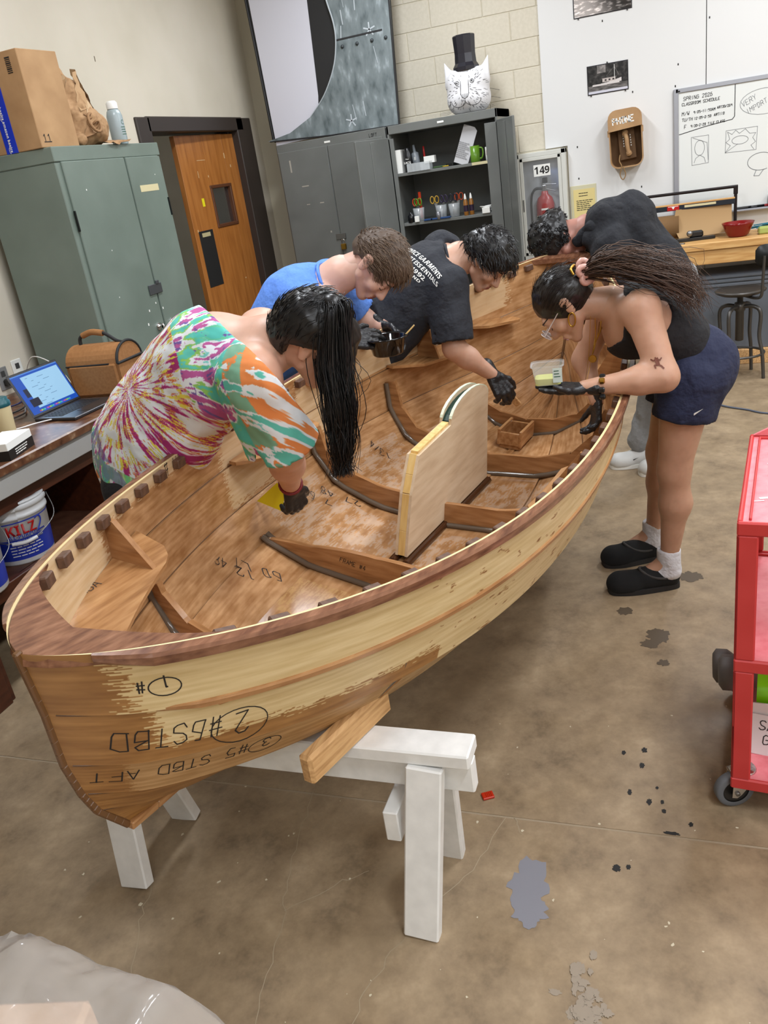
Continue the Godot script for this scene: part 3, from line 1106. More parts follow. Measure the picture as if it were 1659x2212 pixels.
func hull_map(x0: float, g0: float, inner: bool, side: float) -> Callable:
	# Vector2 in metres: x towards the bow, y up the girth
	return func(v: Vector2) -> Array:
		var u := clampf((x0 + v.x) / BL, 0.001, 0.999)
		var j := floorf(g0)
		var f := clampf(g0 - j + v.y / 0.11, -0.5, 1.5)
		var g := clampf(j + f, 0.0, 5.0)
		var lap := 0.008 * (1.0 - clampf(f, 0, 1))
		var p := skin(g, u, side, lap if inner else lap + 0.008)
		var e := skin(g, u, side, lap + (-0.01 if inner else 0.02))
		return [p, (e - p).normalized()]

func hull_marks(B: Node) -> void:
	var pen: Material = mats["pen"]
	# planks were marked upside down before the hull was turned over: writing runs aft, letters hang down
	for q in [[0.235, 3.62, "#6STBD", 0.040, 0.50], [0.30, 2.72, "#5 STBD AFT", 0.034, 0.55], [0.115, 4.50, "#", 0.02, 0.3]]:
		write_on("pen_mark", q[2], q[3], 0.0023, hull_map(q[0], q[1], false, 1.0), pen, B, Vector2.ZERO, PI, 0.3, 0.15)
	for q in [[0.125, 4.48, "1", 0.022], [0.25, 3.45, "2", 0.05], [0.32, 2.6, "3", 0.034]]:
		var f := hull_map(q[0], q[1], false, 1.0)
		var st := S()
		var r: float = q[3]
		ribbon(st, arc2(Vector2(0.018, -0.012), r * 1.1, r * 0.72), 0.002, f)
		obj("pen_mark", st, pen, B)
		st = S()
		for l in strokes(q[2], r * 0.9, 0.2):
			var rot := PackedVector2Array()
			for v in l: rot.append(Vector2(0.018 + r * 0.3, r * 0.3) + v.rotated(PI))
			ribbon(st, rot, 0.0026, f)
		obj("pen_mark", st, pen, B)
	for q in [[1.13, 1.75, "12 48", 0.034, 2.2], [1.20, 1.35, "60 LT", 0.034, 2.2], [1.75, 1.8, "7 63/4", 0.03, 2.2], [1.85, 1.4, "27 48", 0.03, 2.2], [2.28, 1.9, "13/4", 0.03, 2.2], [0.95, 4.75, "# PORT STERN", 0.035, 0.0]]:
		write_on("pen_mark", q[2], q[3], 0.0024, hull_map(q[0], q[1], true, -1.0), pen, B, Vector2.ZERO, q[4], 0.3, 0.1)
	write_on("pen_mark", "23A", 0.03, 0.0022, plane_map(Vector3(-0.31, 0.3815, -0.42), Vector3(0, 0, -1), Vector3(-1, 0, 0)), pen, B, Vector2.ZERO, 0.0, 0.3)
	write_on("pen_mark", "FRAME #4", 0.016, 0.0016, plane_map(Vector3(-0.13, 0.075, -1.3195), Vector3(0.99, -0.12, 0), Vector3(0.12, 0.99, 0)), pen, B, Vector2.ZERO, 0.0, 0.2)

# ---------- sawhorses ----------
func sawhorses() -> void:
	var w: Material = mats["white paint"]
	var make := func(label: String, at: Vector3, turn: float, hgt: float, wid: float) -> void:
		var t := thing("sawhorse", label, "sawhorse", at, turn, "white sawhorses")
		# local x along the beam
		box_obj("top_beam", Vector3(0, hgt - 0.019, 0), Vector3(wid, 0.038, 0.089), w, t, 0.004)
		box_obj("rail", Vector3(0, hgt - 0.038 - 0.0445, 0), Vector3(wid, 0.089, 0.038), w, t, 0.004)
		for sx in [-1, 1]:
			for sz in [-1, 1]:
				var st := S()
				bar(st, Vector3(sx * (wid / 2 - 0.108), hgt - 0.040, sz * 0.040), Vector3(sx * (wid / 2 - 0.145), 0.0, sz * 0.135), 0.089, 0.038, Vector3(0, 0.2, 1), 0.004)
				var lg := obj("leg", st, w, t)
				for k in 4:
					var s2 := S()
					lathe(s2, [Vector2(0.0, 0.002), Vector2(0.004, 0.001), Vector2(0.0045, 0)], 8, Vector3(sx * (wid / 2 - 0.112) + (k % 2 - 0.5) * 0.045, hgt - 0.075 - 0.022 * (k / 2), sz * 0.064), Basis(Vector3.RIGHT, PI / 2 * sz))
					obj("screw", s2, mats["steel"], lg)
			box_obj("brace", Vector3(sx * (wid / 2 - 0.20), hgt - 0.20, 0.0), Vector3(0.038, 0.089, 0.17), w, t, 0.003)
	make.call("white wooden sawhorse under the stern of the boat", P(-1.02, 0, 1.49), 0.0, 0.49, 1.13)
	make.call("white wooden sawhorse under the bow of the boat", P(-0.80, 0, 3.6), 0.0, 0.44, 0.70)
	var st := S()
	bar(st, P(-0.794, 0.53, 1.305), P(-0.70, 0.53, 1.60), 0.038, 0.078, Vector3.UP, 0.008)
	tag(obj("timber_offcut", st, mats["raw stud"]), "bare pine timber wedged on sawhorse beneath the hull", "timber")

# ---------- smooth joined shapes ----------
# bone: [a, b, ra, rb, n, s, n2, s2, mode]; squashed s times along n (and s2 along n2); mode -1 carves
func bone(a: Vector3, b: Vector3, ra: float, rb: float, n := Vector3.ZERO, s := 1.0, n2 := Vector3.ZERO, s2 := 1.0, mode := 1) -> Array:
	return [a, b, ra, rb, n, s, n2, s2, mode]

func ball(c: Vector3, r: float, n := Vector3.ZERO, s := 1.0, n2 := Vector3.ZERO, s2 := 1.0, mode := 1) -> Array:
	return [c, c, r, r, n, s, n2, s2, mode]

# cuts: [point, normal, centre, radius]; what lies beyond the plane goes (within the sphere, if radius > 0)
func blob(bones: Array, cell: float, k: float, cuts := [], nz: FastNoiseLite = null, amp := 0.0, stretch := Vector3.ONE) -> Dictionary:
	var lo := Vector3(1e9, 1e9, 1e9)
	var hi := -lo
	for b in bones:
		if b[8] < 0: continue
		var r: float = maxf(b[2], b[3]) + cell * 3.0
		for q in [b[0], b[1]]:
			lo = lo.min(q - Vector3(r, r, r))
			hi = hi.max(q + Vector3(r, r, r))
	var nx := int(ceil((hi.x - lo.x) / cell)) + 1
	var ny := int(ceil((hi.y - lo.y) / cell)) + 1
	var nzz := int(ceil((hi.z - lo.z) / cell)) + 1
	var F := PackedFloat32Array()
	F.resize(nx * ny * nzz)
	F.fill(1.0)
	var sy := nx
	var sz := nx * ny
	var margin := cell * 2.5 + k
	for b in bones:
		var A: Vector3 = b[0]
		var ab: Vector3 = b[1] - A
		var inv := 1.0 / maxf(ab.length_squared(), 1e-9)
		var ra: float = b[2]
		var dr: float = b[3] - ra
		var N1: Vector3 = b[4]
		var e1: float = b[5] * b[5] - 1.0
		var N2: Vector3 = b[6]
		var e2: float = b[7] * b[7] - 1.0
		var sq: bool = absf(e1) > 0.001 or absf(e2) > 0.001
		var cut: bool = b[8] < 0
		var rr := maxf(ra, b[3]) + margin
		var l0 := (A.min(b[1]) - Vector3(rr, rr, rr) - lo) / cell
		var h0 := (A.max(b[1]) + Vector3(rr, rr, rr) - lo) / cell
		for iz in range(maxi(int(l0.z), 0), mini(int(h0.z) + 1, nzz - 1) + 1):
			for iy in range(maxi(int(l0.y), 0), mini(int(h0.y) + 1, ny - 1) + 1):
				var i := iz * sz + iy * sy + maxi(int(l0.x), 0)
				var p := lo + Vector3(maxi(int(l0.x), 0), iy, iz) * cell - A
				for ix in range(maxi(int(l0.x), 0), mini(int(h0.x) + 1, nx - 1) + 1):
					var t := clampf(p.dot(ab) * inv, 0.0, 1.0)
					var d := p - ab * t
					var v: float
					if sq:
						var d1 := d.dot(N1)
						var d2 := d.dot(N2)
						v = sqrt(maxf(d.length_squared() + e1 * d1 * d1 + e2 * d2 * d2, 0.0)) - ra - dr * t
					else:
						v = d.length() - ra - dr * t
					var o := F[i]
					if cut:
						var h := maxf(k * 0.5 - absf(o + v), 0.0)
						F[i] = maxf(o, -v) + h * h / (2.0 * k + 0.0001)
					else:
						var h := maxf(k - absf(o - v), 0.0)
						F[i] = minf(o, v) - h * h / (4.0 * k + 0.0001)
					i += 1
					p.x += cell
	if cuts.size() > 0 or nz:
		var i := 0
		for iz in nzz:
			for iy in ny:
				for ix in nx:
					var v := F[i]
					if v < margin:
						var p := lo + Vector3(ix, iy, iz) * cell
						if nz and absf(v) < margin: v += amp * nz.get_noise_3dv(p * stretch)
						for c in cuts:
							if c[3] > 0.0 and p.distance_to(c[2]) > c[3]: continue
							v = maxf(v, (p - c[0]).dot(c[1]))
						F[i] = v
					i += 1
	# surface nets
	var vid := PackedInt32Array()
	vid.resize(F.size())
	vid.fill(-1)
	var sum := PackedVector3Array()
	var cnt := PackedInt32Array()
	var idx := PackedInt32Array()
	var stride := [1, sy, sz]
	var ax := [Vector3(cell, 0, 0), Vector3(0, cell, 0), Vector3(0, 0, cell)]
	for iz in range(1, nzz - 1):
		for iy in range(1, ny - 1):
			var i := iz * sz + iy * sy
			for ix in range(1, nx - 1):
				i += 1
				var f0 := F[i]
				if f0 >= margin: continue
				for a in 3:
					var f1 := F[i + stride[a]]
					if (f0 < 0.0) == (f1 < 0.0): continue
					var pt: Vector3 = lo + Vector3(ix, iy, iz) * cell + ax[a] * (f0 / (f0 - f1))
					var s1: int = stride[(a + 1) % 3]
					var s2: int = stride[(a + 2) % 3]
					var q := [i, i - s1, i - s1 - s2, i - s2]
					for n in 4:
						var c: int = q[n]
						if vid[c] < 0:
							vid[c] = sum.size()
							sum.append(pt)
							cnt.append(1)
						else:
							sum[vid[c]] += pt
							cnt[vid[c]] += 1
					var v0 := vid[q[0]]
					var v1 := vid[q[1]]
					var v2 := vid[q[2]]
					var v3 := vid[q[3]]
					if f0 < 0.0: idx.append_array(PackedInt32Array([v0, v2, v1, v0, v3, v2]))
					else: idx.append_array(PackedInt32Array([v0, v1, v2, v0, v2, v3]))
	for n in sum.size(): sum[n] /= cnt[n]
	return {"v": sum, "i": idx, "F": F, "lo": lo, "c": cell, "n": Vector3i(nx, ny, nzz)}

# fine flag: clockwise order is what Godot calls the front
func blob_mesh(parts: Array, m: Material, uvf = null, colf = null, rounds := 1) -> ArrayMesh:
	var V := PackedVector3Array()
	var I := PackedInt32Array()
	for b in parts:
		var base := V.size()
		var bv: PackedVector3Array = b.v
		var bi: PackedInt32Array = b.i
		for r in rounds:
			var s := PackedVector3Array()
			s.resize(bv.size())
			var c := PackedInt32Array()
			c.resize(bv.size())
			for n in range(0, bi.size(), 3):
				for e in 3:
					var p := bi[n + e]
					var q := bi[n + (e + 1) % 3]
					s[p] += bv[q]
					c[p] += 1
			for n in bv.size():
				if c[n] > 0: bv[n] = bv[n].lerp(s[n] / c[n], 0.5)
		V.append_array(bv)
		for n in bi: I.append(n + base)
	var N := PackedVector3Array()
	N.resize(V.size())
	for n in range(0, I.size(), 3):
		var a := I[n]
		var b := I[n + 1]
		var c := I[n + 2]
		var nn := (V[c] - V[a]).cross(V[b] - V[a])
		N[a] += nn
		N[b] += nn
		N[c] += nn
	for n in N.size(): N[n] = N[n].normalized()
	var arr := []
	arr.resize(Mesh.ARRAY_MAX)
	arr[Mesh.ARRAY_VERTEX] = V
	arr[Mesh.ARRAY_NORMAL] = N
	arr[Mesh.ARRAY_INDEX] = I
	if uvf != null:
		var U := PackedVector2Array()
		for v in V: U.append(uvf.call(v))
		arr[Mesh.ARRAY_TEX_UV] = U
	if colf != null:
		var C := PackedColorArray()
		for v in V: C.append(colf.call(v))
		arr[Mesh.ARRAY_COLOR] = C
	var me := ArrayMesh.new()
	me.add_surface_from_arrays(Mesh.PRIMITIVE_TRIANGLES, arr)
	me.surface_set_material(0, m)
	return me

func field(b: Dictionary, p: Vector3) -> float:
	var q: Vector3 = (p - b.lo) / b.c
	var n: Vector3i = b.n
	var i := Vector3i(q.floor())
	if i.x < 0 or i.y < 0 or i.z < 0 or i.x >= n.x - 1 or i.y >= n.y - 1 or i.z >= n.z - 1: return 1.0
	var f: Vector3 = q - Vector3(i)
	var F: PackedFloat32Array = b.F
	var k := i.x + i.y * n.x + i.z * n.x * n.y
	var sz := n.x * n.y
	var a := lerpf(lerpf(F[k], F[k + 1], f.x), lerpf(F[k + n.x], F[k + n.x + 1], f.x), f.y)
	var c := lerpf(lerpf(F[k + sz], F[k + sz + 1], f.x), lerpf(F[k + sz + n.x], F[k + sz + n.x + 1], f.x), f.y)
	return lerpf(a, c, f.z)

# from p along d to the surface of b
func onto(b: Dictionary, p: Vector3, d: Vector3, lift := 0.002) -> Vector3:
	for i in 60:
		var f := minf(field(b, p), 0.03)
		if f < 0.0005: break
		p += d * f * 0.8
	return p - d * lift

# ---------- left wall: green cabinet, bench and what stands on them ----------
func left_side() -> void:
	green_cabinet()
	store_rack()
	cabinet_top_things()
	bench_left()

func green_cabinet() -> void:
	var g: Material = mats["green steel"]
	var t := thing("storage_cabinet", "tall green steel cabinet with two closed doors", "cabinet", P(-3.085, 0, 4.127))
	# local x towards the room, local z towards the near end; width 0.945 along z
	var st := S()
	bx(st, Vector3(0, 1.0, 0), Vector3(0.465, 2.0, 0.945), 0.004)
	bx(st, Vector3(0, 2.035, 0), Vector3(0.475, 0.07, 0.95), 0.004)
	obj("body", st, g, t)
	for d in [[0.17, 0.53], [-0.275, 0.33]]:
		var dr := box_obj("door", Vector3(0.237, 1.04, d[0]), Vector3(0.016, 1.92, d[1]), g, t, 0.004)
		for y in [1.72, 1.0, 0.3]:
			box_obj("hinge", Vector3(0.245, y, d[0] + signf(d[0]) * (d[1] / 2 + 0.004)), Vector3(0.012, 0.10, 0.008), mat("dark hinge", Color(0.10, 0.11, 0.11), 0.4, 0.5), dr, 0.002)
	# hasp across the gap
	st = S()
	bx(st, Vector3(0.250, 1.296, -0.085), Vector3(0.006, 0.055, 0.13), 0.002)
	bx(st, Vector3(0.253, 1.33, -0.11), Vector3(0.010, 0.02, 0.03), 0.002)
	obj("hasp", st, mat("zinc plate", Color(0.36, 0.37, 0.38), 0.4, 0.6), t)
	for z in [-0.03, -0.175]:
		st = S()
		lathe(st, [Vector2(0.022, 0.0), Vector2(0.022, 0.012), Vector2(0.012, 0.018), Vector2(0.012, 0.03)], 16, Vector3(0.245, 1.09, z), Basis(Vector3.FORWARD, PI / 2))
		tube(st, curve_pts([Vector3(0.272, 1.10, z), Vector3(0.282, 1.09, z), Vector3(0.282, 1.04, z + 0.004), Vector3(0.274, 1.01, z + 0.006)], 5), 0.008, 0.006, 8)
		obj("handle", st, mats["chrome"], t)
	box_obj("tape", Vector3(0.2455, 1.833, -0.275), Vector3(0.001, 0.035, 0.185), mat("cream tape", Color(0.80, 0.76, 0.60), 0.7), t, 0.0)
	st = S()
	for q in [[1.86, 0.30, 0.008], [1.55, 0.22, 0.006], [1.31, 0.26, 0.006], [1.19, 0.02, 0.012], [1.12, 0.06, 0.014], [1.22, -0.06, 0.01], [1.18, -0.12, 0.012], [0.98, 0.24, 0.005], [1.9, -0.36, 0.006]]:
		bx(st, Vector3(0.2456, q[0], q[1]), Vector3(0.001, q[2], q[2] * 0.7), 0.0)
	obj("paint_chip", st, mats["paper"], t).set_meta("kind", "stuff")

func store_rack() -> void:
	var bk := mat("rack black", Color(0.10, 0.10, 0.11), 0.5)
	var t := thing("storage_rack", "black storeroom shelving seen through the door gap", "shelf", P(-4.75, 0, 6.15))
	for x in [-0.25, 0.25]:
		for z in [-0.75, 0.0, 0.75]: box_obj("upright", Vector3(x, 0.95, z), Vector3(0.04, 1.9, 0.04), bk, t, 0.003)
	for y in [0.25, 0.75, 1.25, 1.88]: box_obj("shelf_board", Vector3(0, y, 0), Vector3(0.56, 0.03, 1.56), bk, t, 0.002)
	box_obj("back_panel", Vector3(-0.27, 0.95, 0), Vector3(0.01, 1.88, 1.5), bk, t, 0.0)
	var k := 0
	for z in [0.62, 0.55, 0.46, 0.35, 0.20, 0.02, -0.2, -0.38]:
		var o := box_obj("wood_offcut", P(-4.62, 1.896 + 0.155 + 0.02 * (k % 3), 6.15 - z), Vector3(0.3, 0.31 + 0.04 * (k % 3), 0.035), mats["raw stud"], null, 0.003, Basis(Vector3.RIGHT, 0.03 * (k % 3)))
		tag(o, "plank offcut stored upright on the storeroom shelving", "board", "offcuts on the storeroom shelving")
		k += 1
	for q in [[0.3, 0.9, 0.55, 0.25], [-0.1, 0.88, 0.62, 0.2], [0.45, 1.37, 0.3, 0.2]]:
		tag(box_obj("carton", P(-4.7, q[1] - 0.10 + q[3] / 2 - 0.035, 6.15 - q[0]), Vector3(0.34, q[3], 0.3), mats["cardboard"], null, 0.004), "small carton on a storeroom shelf", "box", "cartons on the storeroom shelving")

func cabinet_top_things() -> void:
	var cb: Material = mats["cardboard"]
	# large carton: corner edge at x -2.88, z 3.66
	var t := thing("carton", "large cardboard carton with blue tape on green cabinet", "box", P(-3.09, 2.07, 3.79), -0.06)
	box_obj("body", Vector3(0, 0.215, 0), Vector3(0.42, 0.43, 0.27), cb, t, 0.003)
	var st := S()
	bx(st, Vector3(0.02, 0.215, 0.1362), Vector3(0.075, 0.43, 0.001), 0.0)
	bx(st, Vector3(0.02, 0.4308, 0), Vector3(0.075, 0.001, 0.27), 0.0)
	var tape := obj("tape", st, mat("blue tape", Color(0.10, 0.22, 0.75), 0.35), t)
	for k in 3:
		print_on("tape_print", "amazon basics", 0.020, Vector3(0.018, 0.365 - 0.145 * k, 0.1370), Vector3(0, -1, 0), Vector3(1, 0, 0), mats["paper"], tape, true)
		var sm := S()
		ribbon(sm, arc2(Vector2(0.095 + 0.145 * k, 0.0), 0.016, 0.012, PI * 1.15, PI * 1.85, 8), 0.003, plane_map(Vector3(0.016, 0.4, 0.1368), Vector3(0, -1, 0), Vector3(1, 0, 0)))
		obj("smile_mark", sm, mats["paper"], tape)
	# bar panel and arrows on the carton
	st = S()
	for i in 9: bx(st, Vector3(0.145, 0.40 - i * 0.008, 0.1357), Vector3(0.03, 0.004 if i % 3 else 0.006, 0.0008), 0.0)
	obj("print", st, mats["pen"], t)
	st = S()
	for k in 2: ribbon(st, PackedVector2Array([Vector2(0.03 * k, 0), Vector2(0.03 * k, 0.03), Vector2(0.03 * k - 0.008, 0.022)]), 0.004, plane_map(Vector3(0.2103, 0.03, 0.1), Vector3(0, 0, -1), Vector3.UP))
	ribbon(st, PackedVector2Array([Vector2(-0.01, -0.004), Vector2(0.04, -0.004)]), 0.004, plane_map(Vector3(0.2103, 0.03, 0.1), Vector3(0, 0, -1), Vector3.UP))
	obj("print", st, mats["pen"], t)
	var pencil := mat("pencil", Color(0.45, 0.38, 0.28), 0.8)
	write_on("handwriting", "STREAM", 0.04, 0.003, plane_map(Vector3(0.2105, 0.33, 0.02), Vector3(0, -0.96, -0.2), Vector3(0, -0.2, 0.96)), pencil, t)
	write_on("handwriting", "HEADS", 0.04, 0.003, plane_map(Vector3(0.2105, 0.31, 0.075), Vector3(0, -0.96, -0.2), Vector3(0, -0.2, 0.96)), pencil, t)
	tag(box_obj("carton", P(-3.25, 2.07 + 0.23, 3.40), Vector3(0.24, 0.46, 0.2), cb, null, 0.003), "second cardboard carton behind the blue-taped carton", "box")
	# crumpled paper sculpture
	var kraft := tri_mat("kraft paper", ntex(61, 0.03, [Color(0.50, 0.37, 0.25), Color(0.66, 0.52, 0.37), Color(0.72, 0.59, 0.44)], 256, 5), Vector3(4, 4, 4), 0.85)
	var s := thing("paper_sculpture", "crumpled brown paper sculpture on top of green cabinet", "sculpture", P(-2.98, 2.07, 4.06))
	var b := [bone(Vector3(0.02, 0.10, 0.0), Vector3(-0.01, 0.26, 0.02), 0.115, 0.085), bone(Vector3(-0.01, 0.26, 0.02), Vector3(-0.02, 0.40, 0.05), 0.075, 0.022), ball(Vector3(-0.04, 0.17, 0.07), 0.10), ball(Vector3(0.05, 0.09, -0.05), 0.09), bone(Vector3(0.1, 0.03, 0.1), Vector3(0.0, 0.05, 0.12), 0.03, 0.04)]
	put("body", blob_mesh([blob(b, 0.008, 0.03, [], noise(62, 9.0, 3), 0.022)], kraft), s)
	var nzc := noise(63, 3.0, 2)
	for i in 16:
		var strip := S()
		var a0 := rng.randf_range(-0.5, 2.4)
		var y0 := rng.randf_range(0.03, 0.22)
		var ll := rng.randf_range(0.10, 0.20)
		var pr := []
		for k in 8:
			var f := k / 7.0
			var a := a0 + f * rng.randf_range(0.2, 0.5)
			var y := y0 + f * ll
			var r := lerpf(0.135, 0.05, clampf(y / 0.4, 0, 1)) + 0.012 + 0.01 * nzc.get_noise_2d(i * 9.0, f * 4.0)
			var c := Vector3(sin(a) * r, y, -cos(a) * r * -1.0)
			var w := 0.024 + 0.01 * sin(f * 6.0 + i)
			var sd := Vector3(cos(a), 0.2, -sin(a)) * w
			pr.append([c - sd, c + sd])
		strip.set_smooth_group(1)
		for k in 7:
			quad(strip, pr[k][0], pr[k][1], pr[k + 1][1], pr[k + 1][0])
			quad(strip, pr[k][0] * 0.985, pr[k + 1][0] * 0.985, pr[k + 1][1] * 0.985, pr[k][1] * 0.985)
		obj("paper_strip", strip, mat("strip tone %d" % (i % 3), [Color(0.68, 0.55, 0.40), Color(0.58, 0.44, 0.30), Color(0.74, 0.63, 0.49)][i % 3], 0.85), s)
	# rolled rosette low on the front
	var ros := S()
	var spiral := []
	for k in 40:
		var a := k * 0.42
		var r := 0.006 + k * 0.0013
		spiral.append(Vector3(0.135 + 0.02 * sin(k * 0.3), 0.10 + sin(a) * r, 0.02 + cos(a) * r))
	tube(ros, PackedVector3Array(spiral), 0.006, 0.008, 6)
	obj("rosette", ros, mat("strip tone 1", Color(0.58, 0.44, 0.30), 0.85), s)
	# loose scrap hanging over the cabinet edge
	var sc := S()
	sc.set_smooth_group(1)
	for k in 7:
		for side in [0, 1]:
			pass
	var prev := []
	for k in 9:
		var z := 0.10 - k * 0.025
		var y := 0.006 + 0.008 * sin(k * 1.7)
		var row := [Vector3(-0.05, y + 0.01, z), Vector3(0.02, y, z + 0.006), Vector3(0.05, y - 0.012 if k < 6 else y, z)]
		if prev:
			for j in 2: quad(sc, prev[j], prev[j + 1], row[j + 1], row[j])
		prev = row
	var scrap := obj("paper_scrap", sc, kraft)
	scrap.position = P(-2.88, 2.078, 4.22)
	tag(scrap, "torn brown paper scrap on green cabinet's front edge", "paper")
	# squeeze bottle
	var bt := thing("spray_bottle", "translucent grey bottle with white cap on green cabinet", "bottle", P(-2.93, 2.07, 4.36))
	st = S()
	lathe(st, [Vector2(0, 0), Vector2(0.040, 0), Vector2(0.043, 0.01), Vector2(0.043, 0.15), Vector2(0.036, 0.175), Vector2(0.026, 0.185)], 20)
	obj("body", st, mat("frosted bottle", Color(0.60, 0.65, 0.66), 0.3), bt)
	st = S()
	lathe(st, [Vector2(0.030, 0.185), Vector2(0.030, 0.215), Vector2(0.022, 0.225), Vector2(0, 0.226)], 20)
	obj("cap", st, mats["paper"], bt)
	var bl := S()
	var bf := func(v: Vector2) -> Array: return [Vector3(cos(v.x / 0.043) * 0.0432, v.y, -sin(v.x / 0.043) * 0.0432), Vector3(cos(v.x / 0.043), 0, -sin(v.x / 0.043))]
	ribbon(bl, arc2(Vector2(0.0, 0.115), 0.009, 0.011, 0.4, 5.6, 14), 0.002, bf)
	obj("loop_mark", bl, mat("green print", Color(0.15, 0.35, 0.25), 0.6), bt)
	small_print(bt, rows(4, -0.018, 0.09, 0.036, 0.012), 0.003, bf, mats["green print"])
	# scuffs in the wall
	st = S()
	for q in [[2.62, 5.0], [1.2, 3.0], [1.15, 2.8], [1.28, 2.7], [1.08, 3.3], [1.33, 3.45]]:
		bx(st, P(WALL_X + 0.001, q[0], q[1]), Vector3(0.002, 0.03, 0.006), 0.0)
	var sf := obj("scuff", st, mat("wall scuff", Color(0.45, 0.40, 0.33), 0.8), get_node("wall_left"))
	sf.set_meta("kind", "stuff")

func bench_left() -> void:
	var top_m := tri_mat("worn bench top", ntex(64, 0.02, [Color(0.20, 0.11, 0.07), Color(0.36, 0.23, 0.16), Color(0.42, 0.28, 0.19), Color(0.62, 0.52, 0.42)], 512, 6), Vector3(1.3, 1.3, 1.3), 0.3)
	var br: Material = mats["brown cabinet wood"]
	var wt := mat("bench grey-white", Color(0.70, 0.70, 0.69), 0.5)
	var t := thing("workbench", "old brown-topped workbench with open brown cupboard along left wall", "workbench", P(-2.9, 0, 2.2))
	# local z = -(z - 2.2)
	var zz := func(z: float) -> float: return -(z - 2.2)
	box_obj("top", Vector3(0.0, 0.90, zz.call(1.9)), Vector3(0.98, 0.04, 3.44), top_m, t, 0.006)
	box_obj("apron", Vector3(0.445, 0.835, zz.call(1.9)), Vector3(0.03, 0.09, 3.40), wt, t, 0.003)
	for z in [3.06, 3.55, 0.5]: box_obj("leg", Vector3(0.40, 0.395, zz.call(z)), Vector3(0.07, 0.79, 0.07), wt, t, 0.004)
	# brown carcass
	var c := S()
	bx(c, Vector3(0.37, 0.735, zz.call(1.9)), Vector3(0.03, 0.06, 2.16), 0.004)
	bx(c, Vector3(0.0, 0.55, zz.call(2.97)), Vector3(0.76, 0.42, 0.025), 0.003)
	bx(c, Vector3(-0.40, 0.45, zz.call(1.9)), Vector3(0.02, 0.8, 2.16), 0.0)
	bx(c, Vector3(0.375, 0.42, zz.call(1.9)), Vector3(0.03, 0.06, 2.16), 0.003)
	bx(c, Vector3(0.375, 0.20, zz.call(1.45)), Vector3(0.025, 0.40, 1.25), 0.003)
	bx(c, Vector3(0.0, 0.20, zz.call(2.09)), Vector3(0.75, 0.40, 0.025), 0.003)
	obj("carcass", c, br, t)
	box_obj("shelf_board", Vector3(-0.01, 0.435, zz.call(1.9)), Vector3(0.76, 0.03, 2.14), tri_mat("worn shelf", ntex(65, 0.02, [Color(0.27, 0.15, 0.10), Color(0.38, 0.25, 0.18)], 256, 5), Vector3(2, 2, 2), 0.5), t, 0.002)
	box_obj("back_panel", Vector3(-0.2, 0.55, zz.call(3.35)), Vector3(0.02, 0.6, 0.5), wt, t, 0.0)
	box_obj("lower_shelf", Vector3(0.1, 0.50, zz.call(3.3)), Vector3(0.62, 0.02, 0.6), wt, t, 0.0)

	# outlets
	for q in [[3.578, 1.019, Color(0.90, 0.90, 0.88)], [3.46, 1.005, Color(0.5, 0.5, 0.5)]]:
		var o := thing("wall_outlet", "white wall outlet plate above the bench" if q[2].r > 0.8 else "steel wall outlet plate above the bench", "outlet", P(WALL_X, q[1], q[0]))
		box_obj("plate", Vector3(0.004, 0, 0), Vector3(0.008, 0.12, 0.075), mat("outlet %.1f" % q[2].r, q[2], 0.4), o, 0.003)
		for y in [-0.025, 0.025]: box_obj("socket", Vector3(0.009, y, 0), Vector3(0.004, 0.03, 0.03), mat("socket face", Color(0.25, 0.25, 0.25), 0.5), o, 0.002)
	tag(box_obj("plug", P(WALL_X + 0.03, 0.985, 3.46), Vector3(0.04, 0.035, 0.035), mats["black plastic"], null, 0.006), "black plug in the steel outlet", "plug")
	tag(box_obj("phone_charger", P(WALL_X + 0.03, 0.995, 3.578), Vector3(0.035, 0.03, 0.03), mats["paper"], null, 0.004), "white charger block in the white outlet", "charger")
	var cords := [["black power cord drooping from the outlet", Color(0.12, 0.12, 0.12), [P(-3.35, 0.98, 3.46), P(-3.22, 1.0, 3.40), P(-3.1, 0.94, 3.3), P(-3.0, 0.927, 3.1), P(-3.05, 0.927, 2.9)], 0.004],
		["white charging cord arching behind the laptop", Color(0.9, 0.9, 0.9), [P(-3.35, 1.0, 3.578), P(-3.2, 1.10, 3.5), P(-3.0, 1.06, 3.42), P(-2.88, 0.96, 3.36), P(-2.86, 0.927, 3.3)], 0.003],
		["grey cable lying beside the laptop", Color(0.45, 0.45, 0.47), [P(-3.1, 0.927, 2.7), P(-2.95, 0.927, 2.85), P(-2.9, 0.93, 3.0), P(-3.0, 0.927, 3.15), P(-2.85, 0.927, 3.2)], 0.004],
		["white laptop cable with a small adapter", Color(0.92, 0.92, 0.92), [P(-2.85, 0.927, 2.72), P(-2.74, 0.928, 2.76), P(-2.69, 0.928, 2.84), P(-2.62, 0.93, 2.90)], 0.003],
		["blue data cable coiled against the wall", Color(0.08, 0.12, 0.35), [P(-3.35, 0.94, 3.2), P(-3.2, 0.93, 3.0), P(-3.1, 0.93, 3.2), P(-3.2, 0.93, 3.35), P(-3.0, 0.93, 3.4)], 0.004]]
	for q in cords:
		var st := S()
		tube(st, curve_pts(q[2], 8), q[3], q[3], 6)
		tag(obj("cable", st, mat(q[0], q[1], 0.4)), q[0], "cable")
	# laptop
	var lp := thing("laptop", "open dark laptop with lit blue screen on the bench", "laptop", P(-2.615, 0.921, 3.045), -0.04)
	var dk := mat("laptop shell", Color(0.25, 0.25, 0.26), 0.35, 0.6)
	box_obj("base", Vector3(0, 0.007, 0), Vector3(0.235, 0.014, 0.325), dk, lp, 0.003)
	var st := S()
